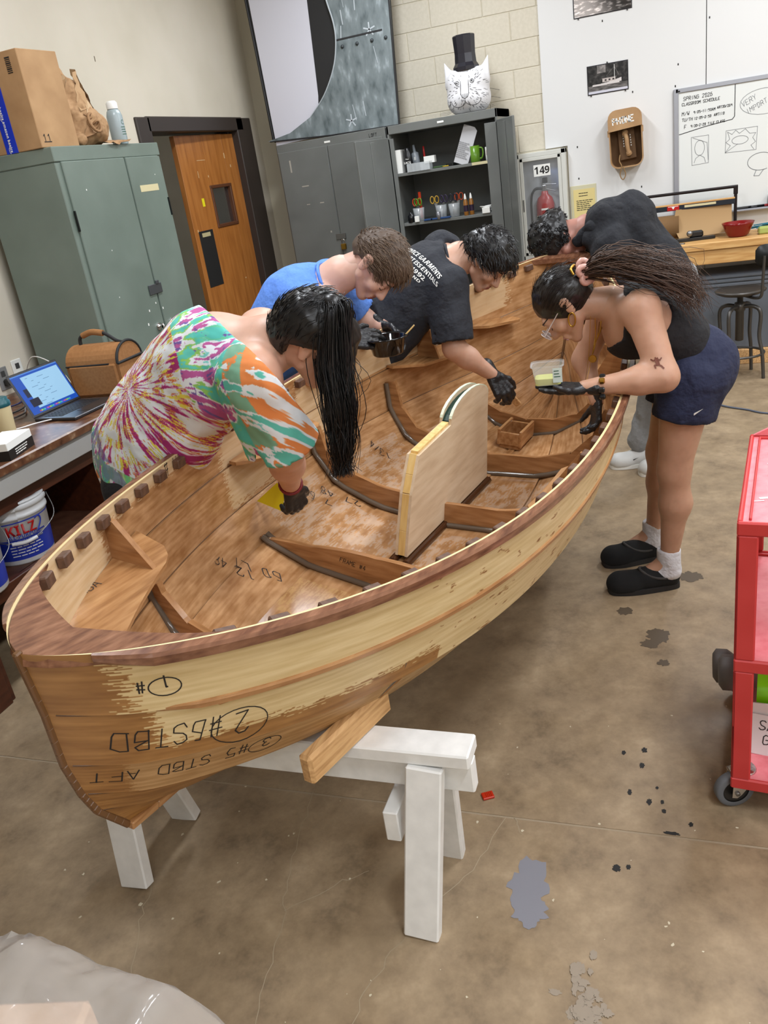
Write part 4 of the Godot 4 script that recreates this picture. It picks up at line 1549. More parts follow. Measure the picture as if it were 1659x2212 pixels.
	for r in 5:
		for k in 13: bx(st, Vector3(-0.075 + r * 0.0215, 0.0147, -0.125 + k * 0.0208), Vector3(0.017, 0.002, 0.0165), 0.0006)
	obj("keyboard", st, mat("keys", Color(0.09, 0.09, 0.10), 0.5), lp).set_meta("kind", "stuff")
	box_obj("trackpad", Vector3(0.075, 0.0144, 0), Vector3(0.07, 0.001, 0.11), mat("trackpad", Color(0.16, 0.16, 0.165), 0.3), lp, 0.0)
	var lid := Node3D.new()
	lid.name = "lid"
	lp.add_child(lid)
	lid.position = Vector3(-0.118, 0.014, 0)
	lid.rotation.z = 0.42
	box_obj("panel", Vector3(0, 0.108, 0), Vector3(0.007, 0.216, 0.325), dk, lid, 0.003)
	var img := Image.create(160, 104, false, Image.FORMAT_RGB8)
	img.fill(Color(0.10, 0.32, 0.72))
	img.fill_rect(Rect2i(0, 0, 160, 3), Color(0.35, 0.55, 0.85))
	img.fill_rect(Rect2i(28, 8, 128, 84), Color(0.62, 0.80, 0.93))
	img.fill_rect(Rect2i(14, 38, 14, 22), Color(0.12, 0.15, 0.25))
	img.fill_rect(Rect2i(14, 66, 30, 20), Color(0.08, 0.10, 0.2))
	for k in 16: img.fill_rect(Rect2i(40 + (k * 37) % 60, 14 + k * 5, 8 + (k * 13) % 26, 1), Color(0.35, 0.50, 0.65))
	for k in 22: img.fill_rect(Rect2i(24 + k * 5, 97, 4, 4), Color.from_hsv(fposmod(k * 0.17, 1.0), 0.6, 0.8))
	var sm := mat("screen picture", Color.BLACK, 0.2)
	sm.emission_enabled = true
	sm.emission_texture = ImageTexture.create_from_image(img)
	sm.emission_energy_multiplier = 1.0
	st = S()
	uvquad(st, Vector3(0.0042, 0.012, 0.152), Vector3(0.0042, 0.012, -0.152), Vector3(0.0042, 0.205, -0.152), Vector3(0.0042, 0.205, 0.152))
	obj("screen", st, sm, lid)
	var sl := AreaLight3D.new()
	sl.name = "screen_light"
	sl.area_size = Vector2(0.29, 0.19)
	sl.area_normalize_energy = true
	sl.light_energy = 0.012
	sl.light_color = Color(0.6, 0.8, 1.0)
	sl.shadow_enabled = true
	sl.position = Vector3(0.008, 0.108, 0)
	sl.rotation.y = -PI / 2
	lid.add_child(sl)
	# lunch bag
	var bag := thing("lunch_bag", "tan fabric lunch bag with black zip and handle on bench", "bag", P(-2.665, 0.921, 3.38), 0.02)
	var tan_ := tri_mat("tan canvas", ntex(66, 0.05, [Color(0.56, 0.38, 0.21), Color(0.63, 0.44, 0.26)], 256, 4), Vector3(4, 4, 4), 0.85)
	var prof := PackedVector2Array()
	prof.append(Vector2(-0.10, 0.0))
	prof.append(Vector2(0.10, 0.0))
	for k in 13:
		var a := PI * k / 12.0
		prof.append(Vector2(cos(a) * 0.102, 0.155 + sin(a) * 0.085))
	st = S()
	slab(st, prof, Vector3.ZERO, Vector3(0, 0, -1), Vector3.UP, 0.30)
	obj("body", st, tan_, bag)
	box_obj("front_pocket", Vector3(0.0, 0.08, 0.104), Vector3(0.27, 0.15, 0.018), tan_, bag, 0.008)
	var blk := mat("black webbing", Color(0.11, 0.11, 0.11), 0.7)
	st = S()
	var zp := []
	for k in 13:
		var a := PI * k / 12.0
		zp.append(Vector3(0.148, 0.155 + sin(a) * 0.087, -cos(a) * 0.104 * -1.0))
	tube(st, PackedVector3Array(zp), 0.007, 0.007, 6)
	tube(st, PackedVector3Array([Vector3(0.15, 0.155, 0.105), Vector3(0.153, 0.155, -0.105)]), 0.007, 0.007, 6)
	tube(st, PackedVector3Array([Vector3(-0.15, 0.155, 0.105), Vector3(0.10, 0.155, 0.108)]), 0.004, 0.004, 6)
	obj("zip", st, blk, bag)
	st = S()
	tube(st, curve_pts([Vector3(-0.11, 0.235, 0.0), Vector3(-0.10, 0.275, 0.0), Vector3(-0.03, 0.295, 0.0), Vector3(0.04, 0.285, 0.0), Vector3(0.10, 0.245, 0.0), Vector3(0.145, 0.235, 0.01)], 5), 0.009, 0.009, 8)
	obj("strap", st, blk, bag)
	st = S()
	tube(st, curve_pts([Vector3(-0.085, 0.282, 0.0), Vector3(-0.03, 0.296, 0.0), Vector3(0.035, 0.286, 0.0)], 5), 0.015, 0.015, 10)
	obj("handle", st, tan_, bag)
	st = S()
	tube(st, curve_pts([Vector3(0.152, 0.10, -0.05), Vector3(0.175, 0.13, -0.06), Vector3(0.19, 0.10, -0.09), Vector3(0.17, 0.03, -0.10)], 5), 0.012, 0.012, 6)
	obj("shoulder_strap", st, blk, bag)
	# cup
	var cup := thing("travel_cup", "cream travel cup with teal lid on the bench", "cup", P(-2.74, 0.92, 2.715))
	st = S()
	lathe(st, [Vector2(0, 0), Vector2(0.036, 0), Vector2(0.038, 0.006), Vector2(0.046, 0.125)], 24)
	obj("body", st, mat("cream cup", Color(0.83, 0.77, 0.60), 0.4), cup)
	st = S()
	lathe(st, [Vector2(0.047, 0.125), Vector2(0.049, 0.13), Vector2(0.049, 0.145), Vector2(0.042, 0.15), Vector2(0.042, 0.162), Vector2(0.036, 0.165), Vector2(0, 0.16)], 24)
	obj("lid", st, mat("teal lid", Color(0.10, 0.33, 0.36), 0.35), cup)
	# glove box
	var gb := thing("glove_box", "black and white printed carton on the bench edge", "box", P(-2.50, 0.92, 2.45), 0.25)
	box_obj("body", Vector3(0, 0.035, 0), Vector3(0.12, 0.07, 0.20), mats["paper"], gb, 0.002)
	st = S()
	bx(st, Vector3(0.0, 0.020, 0.0), Vector3(0.1205, 0.04, 0.2005), 0.0)
	obj("black_band", st, mats["black plastic"], gb)
	small_print(gb, rows(3, -0.05, 0.03, 0.10, 0.009), 0.004, plane_map(Vector3(0.0604, 0, 0), Vector3(0, 0, -1), Vector3.UP), mats["paper"])
	# paint buckets
	var bk := thing("paint_bucket", "white paint bucket with blue label band inside the bench cupboard", "bucket", P(-2.64, 0.45, 2.50), -0.68)
	st = S()
	lathe(st, [Vector2(0, 0), Vector2(0.118, 0), Vector2(0.121, 0.006), Vector2(0.136, 0.20), Vector2(0.143, 0.202), Vector2(0.143, 0.212), Vector2(0.139, 0.214), Vector2(0.140, 0.235), Vector2(0.147, 0.237), Vector2(0.147, 0.255), Vector2(0.142, 0.258), Vector2(0.14, 0.262)], 36)
	lathe(st, [Vector2(0.146, 0.262), Vector2(0.146, 0.27), Vector2(0.13, 0.272), Vector2(0.125, 0.266), Vector2(0, 0.266)], 36)
	obj("pail", st, mat("bucket white", Color(0.86, 0.87, 0.88), 0.35), bk)
	st = S()
	lathe(st, [Vector2(0.1225, 0.022), Vector2(0.1305, 0.115)], 36)
	obj("blue_band", st, mat("label blue", Color(0.13, 0.22, 0.66), 0.4), bk)
	st = S()
	lathe(st, [Vector2(0.1362, 0.185), Vector2(0.1368, 0.190)], 36)
	obj("blue_line", st, mats["label blue"], bk)
	curved_print(bk, "KILZ", 0.060, 0.137, 0.155, 0.0, mat("label red", Color(0.70, 0.05, 0.06), 0.4), true)
	curved_print(bk, "2", 0.085, 0.137, 0.155, 0.62, mats["label blue"], false)
	curved_print(bk, "ALL-PURPOSE", 0.022, 0.1345, 0.128, 0.05, mats["label blue"], true)
	curved_print(bk, "INTERIOR / EXTERIOR PRIMER", 0.010, 0.133, 0.117, 0.05, mats["label blue"], false)
	curved_print(bk, "SURFACE SEALER & STAINBLOCKER", 0.010, 0.1325, 0.105, 0.05, mats["bucket white"], false)
	var kf := func(v: Vector2) -> Array: return [Vector3(cos(v.x / 0.127) * 0.1285, v.y, -sin(v.x / 0.127) * 0.1285), Vector3(cos(v.x / 0.127), 0, -sin(v.x / 0.127))]
	small_print(bk, rows(4, -0.06, 0.082, 0.13, 0.013), 0.004, kf, mats["bucket white"])
	st = S()
	tube(st, curve_pts([Vector3(0.02, 0.245, 0.15), Vector3(0.09, 0.15, 0.145), Vector3(0.155, 0.105, 0.0), Vector3(0.10, 0.16, -0.14), Vector3(0.02, 0.245, -0.15)], 8), 0.002, 0.002, 6)
	obj("wire_handle", st, mats["steel"], bk)
	st = S()
	tube(st, curve_pts([Vector3(0.147, 0.108, 0.05), Vector3(0.157, 0.105, 0.0), Vector3(0.147, 0.109, -0.05)], 5), 0.008, 0.008, 10)
	obj("grip", st, mats["bucket white"], bk)
	copy(bk, P(-2.60, 0.45, 2.17), -0.5, "second white paint bucket beside the one lettered in red")
	# glue bottle on the lower shelf beyond the white leg
	var gl := thing("glue_bottle", "small yellow-labelled bottle on the bench's lower shelf", "bottle", P(-2.60, 0.51, 3.17))
	st = S()
	lathe(st, [Vector2(0, 0), Vector2(0.028, 0), Vector2(0.028, 0.10), Vector2(0.012, 0.12), Vector2(0.010, 0.14), Vector2(0, 0.14)], 18)
	obj("body", st, mats["bucket white"], gl)
	st = S()
	lathe(st, [Vector2(0.0285, 0.02), Vector2(0.0285, 0.065)], 18)
	obj("label_band", st, mat("label yellow", Color(0.75, 0.62, 0.16), 0.5), gl)
	st = S()
	lathe(st, [Vector2(0.0287, 0.065), Vector2(0.0287, 0.095)], 18)
	obj("label_band", st, mat("label navy", Color(0.06, 0.08, 0.2), 0.5), gl)
	var jug := thing("jug", "large cream plastic jug on the bench's lower shelf", "jug", P(-2.86, 0.51, 3.30))
	st = S()
	lathe(st, [Vector2(0, 0), Vector2(0.10, 0), Vector2(0.10, 0.18), Vector2(0.05, 0.25), Vector2(0.03, 0.26), Vector2(0.03, 0.29), Vector2(0, 0.29)], 20)
	obj("body", st, mat("cream jug", Color(0.66, 0.62, 0.50), 0.5), jug)

# lettering bent round an upright cylinder about the parent's y axis; ang 0 faces local +x
func curved_print(parent: Node, text: String, size: float, r: float, y: float, ang: float, m: Material, bold: bool) -> void:
	var t := TextMesh.new()
	var f := SystemFont.new()
	f.font_names = PackedStringArray(["Droid Sans"])
	if bold: f.font_weight = 700
	t.font = f
	t.text = text
	t.font_size = 32
	t.pixel_size = size / 32.0
	t.depth = 0.0006
	var a := t.get_mesh_arrays()
	var V: PackedVector3Array = a[Mesh.ARRAY_VERTEX]
	for i in V.size():
		var th := ang + V[i].x / r
		var rr := r + 0.0012 + V[i].z
		V[i] = Vector3(cos(th) * rr, y + V[i].y, -sin(th) * rr)
	a[Mesh.ARRAY_VERTEX] = V
	a[Mesh.ARRAY_NORMAL] = null
	a[Mesh.ARRAY_TANGENT] = null
	var me := ArrayMesh.new()
	me.add_surface_from_arrays(Mesh.PRIMITIVE_TRIANGLES, a)
	var st := SurfaceTool.new()
	st.create_from(me, 0)
	st.generate_normals()
	obj("print", st, m, parent)

# ---------- back wall ----------
func back_side() -> void:
	grey_cabinets()
	cabinet_contents()
	moon_card()
	cat_head()
	wall_things()

func grey_cabinets() -> void:
	var g: Material = mats["grey steel"]
	# closed one; local origin at floor centre, +z towards the near end
	var t := thing("steel_cabinet", "grey steel cabinet with closed doors and brass padlock", "cabinet", P(-2.558, 0, 6.865))
	box_obj("body", Vector3(0, 1.015, 0), Vector3(0.925, 2.03, 0.52), g, t, 0.004)
	for d in [[-0.241, 0.425], [0.206, 0.455]]:
		box_obj("door", Vector3(d[0], 1.02, 0.263), Vector3(d[1], 1.90, 0.012), g, t, 0.003)
	box_obj("nameplate", Vector3(-0.02, 1.995, 0.2605), Vector3(0.05, 0.014, 0.003), mats["paper"], t, 0.001)
	write_on("pen_mark", "LOFT", 0.022, 0.003, plane_map(Vector3(0.33, 1.978, 0.2607), Vector3.RIGHT, Vector3.UP), mats["pen"], t)
	box_obj("hasp", Vector3(-0.02, 1.285, 0.272), Vector3(0.085, 0.045, 0.008), mats["steel"], t, 0.002)
	var st := S()
	for q in [[-0.36, 1.86, 0.012, 0.09], [-0.26, 1.70, 0.06, 0.008], [-0.26, 1.56, 0.03, 0.006], [-0.14, 1.56, 0.035, 0.008], [-0.10, 1.33, 0.012, 0.014]]:
		bx(st, Vector3(q[0], q[1], 0.2694), Vector3(q[2], q[3], 0.0008), 0.0)
	obj("scratch", st, mat("bare scratch", Color(0.66, 0.64, 0.60), 0.6), t).set_meta("kind", "stuff")
	padlock(P(-2.560, 1.225, 6.572), "brass padlock on the closed grey cabinet")
	# open one
	var W := 0.854
	var o := thing("steel_cabinet", "grey steel cabinet with open doors and cluttered shelves", "cabinet", P(-1.656, 0, 6.865))
	var inn: Material = mats["grey steel"]
	for s in [-1, 1]: box_obj("side_panel", Vector3(s * (W / 2 - 0.008), 1.015, 0), Vector3(0.016, 2.03, 0.52), g, o, 0.003)
	for s in [-1, 1]: box_obj("jamb", Vector3(s * (W / 2 - 0.022), 0.97, 0.252), Vector3(0.044 if s < 0 else 0.10, 1.94, 0.016), g, o, 0.002).position.x -= 0.0 if s < 0 else 0.028
	box_obj("back_panel", Vector3(0, 1.015, -0.252), Vector3(W - 0.03, 2.03, 0.012), inn, o, 0.0)
	for s in [-1, 1]: box_obj("lining", Vector3(s * (W / 2 - 0.02), 1.0, 0), Vector3(0.006, 1.95, 0.48), inn, o, 0.0)
	box_obj("top_panel", Vector3(0, 2.0, 0), Vector3(W, 0.06, 0.52), g, o, 0.003)
	for y in [0.12, 0.55, 0.93, 1.305, 1.675]: box_obj("shelf_board", Vector3(-0.02, y, 0.0), Vector3(W - 0.05, 0.022, 0.47), g, o, 0.002)
	box_obj("nameplate", Vector3(0.0, 2.0, 0.2612), Vector3(0.05, 0.014, 0.003), mats["paper"], o, 0.001)
	for q in [[-1, 197.0, 0.43], [1, 115.0, 0.43]]:
		var d := Node3D.new()
		d.name = "door"
		o.add_child(d, true)
		d.position = Vector3(q[0] * W / 2, 0, 0.262)
		# leaf from the hinge: left leaf swings out to the left, right leaf towards the right
		var ang := deg_to_rad(180.0 + 73.0) if q[0] < 0 else deg_to_rad(-65.0)
		d.rotation.y = -ang if q[0] < 0 else ang
		if q[0] < 0: d.rotation.y = deg_to_rad(180.0 + 73.0)
		box_obj("leaf", Vector3(q[2] / 2, 1.0, 0), Vector3(q[2], 1.90, 0.018), g, d, 0.003)
		box_obj("stiffener", Vector3(q[2] * 0.52, 1.0, 0.012), Vector3(0.05, 1.86, 0.008), g, d, 0.002)
		box_obj("stiffener", Vector3(q[2] * 0.52, 1.0, -0.012), Vector3(0.05, 1.86, 0.008), g, d, 0.002)
		if q[0] > 0:
			st = S()
			for k in 9: bx(st, Vector3(0.08 + 0.03 * (k % 4), 1.1 - 0.09 * k, -0.0096), Vector3(0.01, 0.05 + 0.02 * (k % 3), 0.0008), 0.0)
			obj("chip", st, mat("old red primer", Color(0.33, 0.22, 0.19), 0.6), d).set_meta("kind", "stuff")
	padlock(P(-1.10, 1.20, 6.42), "brass padlock hanging on the open cabinet's right door")

func padlock(at: Vector3, label: String) -> void:
	var p := thing("padlock", label, "padlock", at)
	box_obj("body", Vector3(0, -0.02, 0), Vector3(0.045, 0.045, 0.018), mats["brass"], p, 0.004)
	var st := S()
	var pts := [Vector3(-0.014, 0.0, 0)]
	for k in 9: pts.append(Vector3(-cos(PI * k / 8.0) * 0.014, 0.022 + sin(PI * k / 8.0) * 0.014, 0))
	pts.append(Vector3(0.014, 0.0, 0))
	tube(st, PackedVector3Array(pts), 0.0035, 0.0035, 8)
	obj("shackle", st, mats["chrome"], p)

func scissors(at: Vector3, lean: float, turn: float, c: Color, label: String) -> void:
	var t := thing("scissors", label, "scissors", at, turn)
	var m := mat("scissor grip " + c.to_html(), c, 0.4)
	var st := S()
	for s in [-1, 1]:
		tube(st, curve_pts(Array(arc3(Vector3(s * 0.018 + lean * 0.14, 0.135, 0), 0.015, 0.026)), 2), 0.0045, 0.0045, 6)
	obj("grip", st, m, t)
	st = S()
	for s in [-1, 1]: bar(st, Vector3(-s * 0.004, 0.0, 0), Vector3(s * 0.006 + lean * 0.11, 0.108, 0), 0.011, 0.003, Vector3.FORWARD, 0.0006)
	obj("blade", st, mats["steel"], t)

func arc3(c: Vector3, rx: float, ry: float) -> PackedVector3Array:
	var o := PackedVector3Array()
	for k in 15: o.append(c + Vector3(cos(TAU * k / 14.0) * rx, sin(TAU * k / 14.0) * ry, 0))
	return o

func cabinet_contents() -> void:
	var y1 := 1.686
	var y2 := 1.316
	var z := 6.68
	var clear := glass("clear plastic", Color(0.85, 0.87, 0.88), 0.35, 0.2)
	tag(box_obj("paper_box", P(-2.035, y1 + 0.085, 6.72), Vector3(0.05, 0.17, 0.12), mats["paper"], null, 0.002), "tall white box at the top shelf's end", "box")
	var can := thing("spray_can", "black lacquer can with white lettering on top shelf", "can", P(-1.965, y1, 6.70))
	var st := S()
	lathe(st, [Vector2(0, 0), Vector2(0.032, 0), Vector2(0.032, 0.13), Vector2(0.022, 0.15), Vector2(0.022, 0.175), Vector2(0, 0.175)], 20)
	obj("body", st, mats["black plastic"], can)
	print_on("print", "LACQ", 0.022, Vector3(0.0, 0.07, 0.033), Vector3.RIGHT, Vector3.UP, mats["paper"], can, true)
	print_on("print", "Clear", 0.012, Vector3(0.0, 0.095, 0.033), Vector3.RIGHT, Vector3.UP, mats["paper"], can)
	var tb := thing("glue_tube", "grey squeeze tube lying upright behind clear tray", "tube", P(-1.90, y1, 6.71))
	st = S()
	lathe(st, [Vector2(0, 0), Vector2(0.028, 0), Vector2(0.028, 0.13), Vector2(0.012, 0.14), Vector2(0.008, 0.19), Vector2(0, 0.19)], 16, Vector3.ZERO, Basis(Vector3(0, 0, 1), 0.08))
	obj("body", st, mat("tube grey", Color(0.42, 0.44, 0.46), 0.4), tb)
	print_on("print", "8", 0.03, Vector3(-0.006, 0.09, 0.030), Vector3.RIGHT, Vector3.UP, mats["paper"], tb)
	var mk := thing("marker", "red and white marker standing on the top shelf", "marker", P(-1.845, y1, 6.74))
	st = S()
	lathe(st, [Vector2(0, 0), Vector2(0.008, 0), Vector2(0.008, 0.13), Vector2(0.006, 0.17), Vector2(0, 0.17)], 10)
	obj("body", st, mat("marker red", Color(0.6, 0.08, 0.06), 0.4), mk)
	var tr := thing("plastic_tray", "clear ribbed plastic tray on the top shelf", "tray", P(-1.87, y1, 6.665))
	st = S()
	bx(st, Vector3(0, 0.004, 0), Vector3(0.17, 0.004, 0.08), 0.001)
	for s in [-1, 1]:
		bx(st, Vector3(0, 0.03, s * 0.042), Vector3(0.18, 0.06, 0.003), 0.0)
		bx(st, Vector3(s * 0.09, 0.03, 0), Vector3(0.003, 0.06, 0.085), 0.0)
	obj("shell", st, clear, tr)
	st = S()
	for k in 6: bx(st, Vector3(-0.075 + k * 0.03, 0.03, 0.044), Vector3(0.003, 0.056, 0.003), 0.0)
	obj("rib", st, clear, tr)
	tag(box_obj("paper_box", P(-1.80, y1 + 0.07, 6.73), Vector3(0.085, 0.05, 0.06), mats["paper"], null, 0.002), "small white box behind the clear plastic tray", "box")
	var pk := [["green seed-packet sleeve lying on the top shelf", Color(0.16, 0.28, 0.10), -1.72, 0.10, 0.012], ["yellow folded leaflet on the top shelf", Color(0.75, 0.62, 0.15), -1.66, 0.09, 0.008], ["black pouch lying beside the yellow leaflet", Color(0.04, 0.05, 0.04), -1.62, 0.08, 0.02]]
	for q in pk: tag(box_obj("packet", P(q[2], y1 + q[4] / 2 + 0.001, 6.70 + 0.04 * (q[2] + 1.7)), Vector3(q[3], q[4], 0.07), mat(q[0], q[1], 0.6), null, 0.003, Basis(Vector3.UP, q[2] * 9.0)), q[0], "packet")
	var card := thing("blister_card", "grey-white blister card leaning on the top shelf", "card", P(-1.545, y1 + 0.004, 6.655), 0.0)
	st = S()
	slab(st, PackedVector2Array([Vector2(-0.055, 0), Vector2(0.055, 0), Vector2(0.055, 0.25), Vector2(0.03, 0.27), Vector2(-0.055, 0.27)]), Vector3.ZERO, Vector3(0.92, -0.38, 0).normalized(), Vector3(0.38, 0.92, -0.06).normalized(), 0.002)
	obj("board", st, mat("card grey", Color(0.74, 0.74, 0.75), 0.6), card)
	small_print(card, rows(9, -0.045, 0.13, 0.09, 0.013), 0.005, plane_map(Vector3(0.0, 0.02, 0.003), Vector3(0.92, -0.38, 0).normalized(), Vector3(0.38, 0.92, -0.04).normalized()), mat("print grey", Color(0.50, 0.50, 0.51), 0.7))
	mug(P(-1.432, y1, 6.68), Color(0.36, 0.52, 0.14), "tall green mug on the top shelf", 0.037, 0.115)
	var wm := mug(P(-1.315, y1, 6.68), Color(0.88, 0.88, 0.87), "white mug with red print on the top shelf", 0.038, 0.095)
	var mf := func(v: Vector2) -> Array: return [Vector3(sin(v.x / 0.038) * 0.0382, v.y, cos(v.x / 0.038) * 0.0382), Vector3(sin(v.x / 0.038), 0, cos(v.x / 0.038))]
	small_print(wm, rows(4, -0.026, 0.068, 0.034, 0.009), 0.005, mf, mats["marker red"])
	var rb := thing("sauce_bottle", "dark red bottle behind the white mug", "bottle", P(-1.31, y1, 6.80))
	st = S()
	lathe(st, [Vector2(0, 0), Vector2(0.024, 0), Vector2(0.024, 0.13), Vector2(0.01, 0.17), Vector2(0.01, 0.22), Vector2(0, 0.22)], 14)
	obj("body", st, mat("bottle red", Color(0.32, 0.05, 0.04), 0.3), rb)
	tag(box_obj("paper_scrap", P(-1.37, y1 - 0.009, 6.615), Vector3(0.16, 0.02, 0.002), mat("cream tape", Color(0.8, 0.76, 0.6), 0.7), null, 0.0), "strip of masking tape on the top shelf's edge", "tape")
	# middle shelf
	var n := 0
	for q in [[-1.93, "clear cup holding green and orange scissors", 0.05], [-1.745, "clear cup holding yellow scissors and glitter jar", 0.05], [-1.64, "clear cup holding purple scissors beside gold bottles", 0.05]]:
		var c := thing("plastic_cup", q[1], "cup", P(q[0], y2, 6.70))
		st = S()
		lathe(st, [Vector2(0, 0.002), Vector2(0.036, 0.002), Vector2(0.046, 0.10), Vector2(0.044, 0.10), Vector2(0.034, 0.004), Vector2(0, 0.004)], 20)
		obj("wall", st, clear, c)
	for q in [[-1.945, 0.15, Color(0.30, 0.52, 0.12), "green-handled scissors in a clear cup"], [-1.925, -0.1, Color(0.72, 0.22, 0.06), "orange-handled scissors in the cup beside green ones"], [-1.765, -0.2, Color(0.66, 0.52, 0.16), "yellow-handled scissors standing tallest in a cup"], [-1.735, 0.15, Color(0.18, 0.14, 0.25), "dark purple scissors beside the yellow-handled pair"], [-1.65, 0.05, Color(0.10, 0.10, 0.16), "navy scissors in the cup by gold bottles"], [-1.625, 0.2, Color(0.65, 0.25, 0.10), "rust-red scissors in the cup by gold bottles"]]:
		scissors(P(q[0], y2 + 0.008, 6.695 + 0.006 * (n % 3)), q[1], 0.3 * (n % 3) - 0.3, q[2], q[3])
		n += 1
	var kn := thing("craft_knife", "tall orange craft knife in the green scissors' cup", "knife", P(-1.915, y2 + 0.006, 6.72))
	box_obj("handle", Vector3(0.0, 0.11, 0), Vector3(0.022, 0.20, 0.012), mat("knife orange", Color(0.72, 0.20, 0.05), 0.4), kn, 0.004)
	for q in [[-1.535, "gold glue bottle with white nozzle on middle shelf"], [-1.495, "gold glue bottle touching the tape-wrapped shelf edge"]]:
		var b := thing("glue_bottle", q[1], "bottle", P(q[0], y2, 6.665 + (q[0] + 1.5) * 0.5))
		st = S()
		lathe(st, [Vector2(0, 0), Vector2(0.017, 0), Vector2(0.018, 0.004), Vector2(0.018, 0.10), Vector2(0.010, 0.12)], 16)
		obj("body", st, mat("gold glue", Color(0.55, 0.36, 0.14), 0.3), b)
		st = S()
		lathe(st, [Vector2(0.0183, 0.03), Vector2(0.0183, 0.075)], 16)
		obj("label_band", st, mat("purple label", Color(0.15, 0.08, 0.18), 0.5), b)
		st = S()
		lathe(st, [Vector2(0.010, 0.12), Vector2(0.009, 0.135), Vector2(0.003, 0.16), Vector2(0, 0.16)], 12)
		obj("nozzle", st, mats["paper"], b)
	var jar := thing("glitter_jar", "small glitter jar before the yellow scissors' cup", "jar", P(-1.755, y2, 6.635))
	st = S()
	lathe(st, [Vector2(0, 0), Vector2(0.018, 0), Vector2(0.018, 0.055), Vector2(0, 0.055)], 14)
	obj("body", st, mat("glitter", Color(0.55, 0.55, 0.57), 0.3, 0.5), jar)
	var bt := thing("ink_bottle", "dark ink bottle at middle shelf's end", "bottle", P(-1.985, y2, 6.65))
	st = S()
	lathe(st, [Vector2(0, 0), Vector2(0.026, 0), Vector2(0.026, 0.05), Vector2(0.012, 0.065), Vector2(0.012, 0.075), Vector2(0, 0.075)], 16)
	obj("body", st, mat("ink glass", Color(0.05, 0.06, 0.08), 0.15), bt)
	tag(box_obj("label_block", P(-1.93, y2 + 0.022, 6.625), Vector3(0.035, 0.044, 0.02), mats["paper"], null, 0.002), "small white labelled block before the scissors cup", "block")
	for q in [[-1.84, 0.07], [-1.79, 0.06], [-1.70, 0.08]]:
		tag(box_obj("packet", P(q[0], y2 + 0.007, 6.635), Vector3(q[1], 0.012, 0.03), mat("packet blue", Color(0.10, 0.25, 0.45), 0.5), null, 0.002), "flat blue packet lying on the middle shelf", "packet", "blue packets on the middle shelf")
	var wc := S()
	var pts := []
	for k in 40: pts.append(P(-1.40 + 0.035 * cos(k * 0.9) + 0.0012 * k, y2 + 0.02 + 0.03 * absf(sin(k * 0.37)), 6.68 + 0.03 * sin(k * 0.9)))
	tube(wc, curve_pts(pts, 3), 0.003, 0.003, 5)
	tag(obj("cable", wc, mats["paper"]), "tangled white cable heaped on the middle shelf", "cable")
	tag(box_obj("paper_box", P(-1.375, y2 + 0.021, 6.64), Vector3(0.06, 0.042, 0.04), mats["paper"], null, 0.002), "little white box before the tangled white cable", "box")
	tag(box_obj("plastic_bin", P(-1.275, y2 + 0.045, 6.69), Vector3(0.07, 0.09, 0.10), mat("bin blue", Color(0.04, 0.08, 0.45), 0.4), null, 0.004), "blue plastic bin at the middle shelf's end", "bin")
	tag(box_obj("stapler", P(-1.285, y2 + 0.16, 6.72), Vector3(0.03, 0.13, 0.04), mat("bin blue 2", Color(0.05, 0.10, 0.52), 0.4), null, 0.006), "upright blue tool above the blue bin", "tool")
	tag(box_obj("plastic_bin", P(-2.0, 0.94 + 0.06, 6.70), Vector3(0.12, 0.12, 0.14), mats["bin blue"], null, 0.004), "blue plastic bin on the lower shelf", "bin")

func mug(at: Vector3, c: Color, label: String, r: float, h: float) -> Node3D:
	var t := thing("mug", label, "mug", at)
	var m := mat("mug " + c.to_html(), c, 0.25)
	var st := S()
	lathe(st, [Vector2(0, 0), Vector2(r * 0.92, 0), Vector2(r, 0.006), Vector2(r, h), Vector2(r * 0.9, h), Vector2(r * 0.88, 0.01), Vector2(0, 0.008)], 28)
	obj("body", st, m, t)
	st = S()
	tube(st, curve_pts([Vector3(r * 0.9, h * 0.85, 0.005), Vector3(r * 1.55, h * 0.8, 0.008), Vector3(r * 1.7, h * 0.5, 0.008), Vector3(r * 1.4, h * 0.22, 0.008), Vector3(r * 0.9, h * 0.2, 0.005)], 5), 0.006, 0.006, 8)
	obj("handle", st, m, t)
	return t

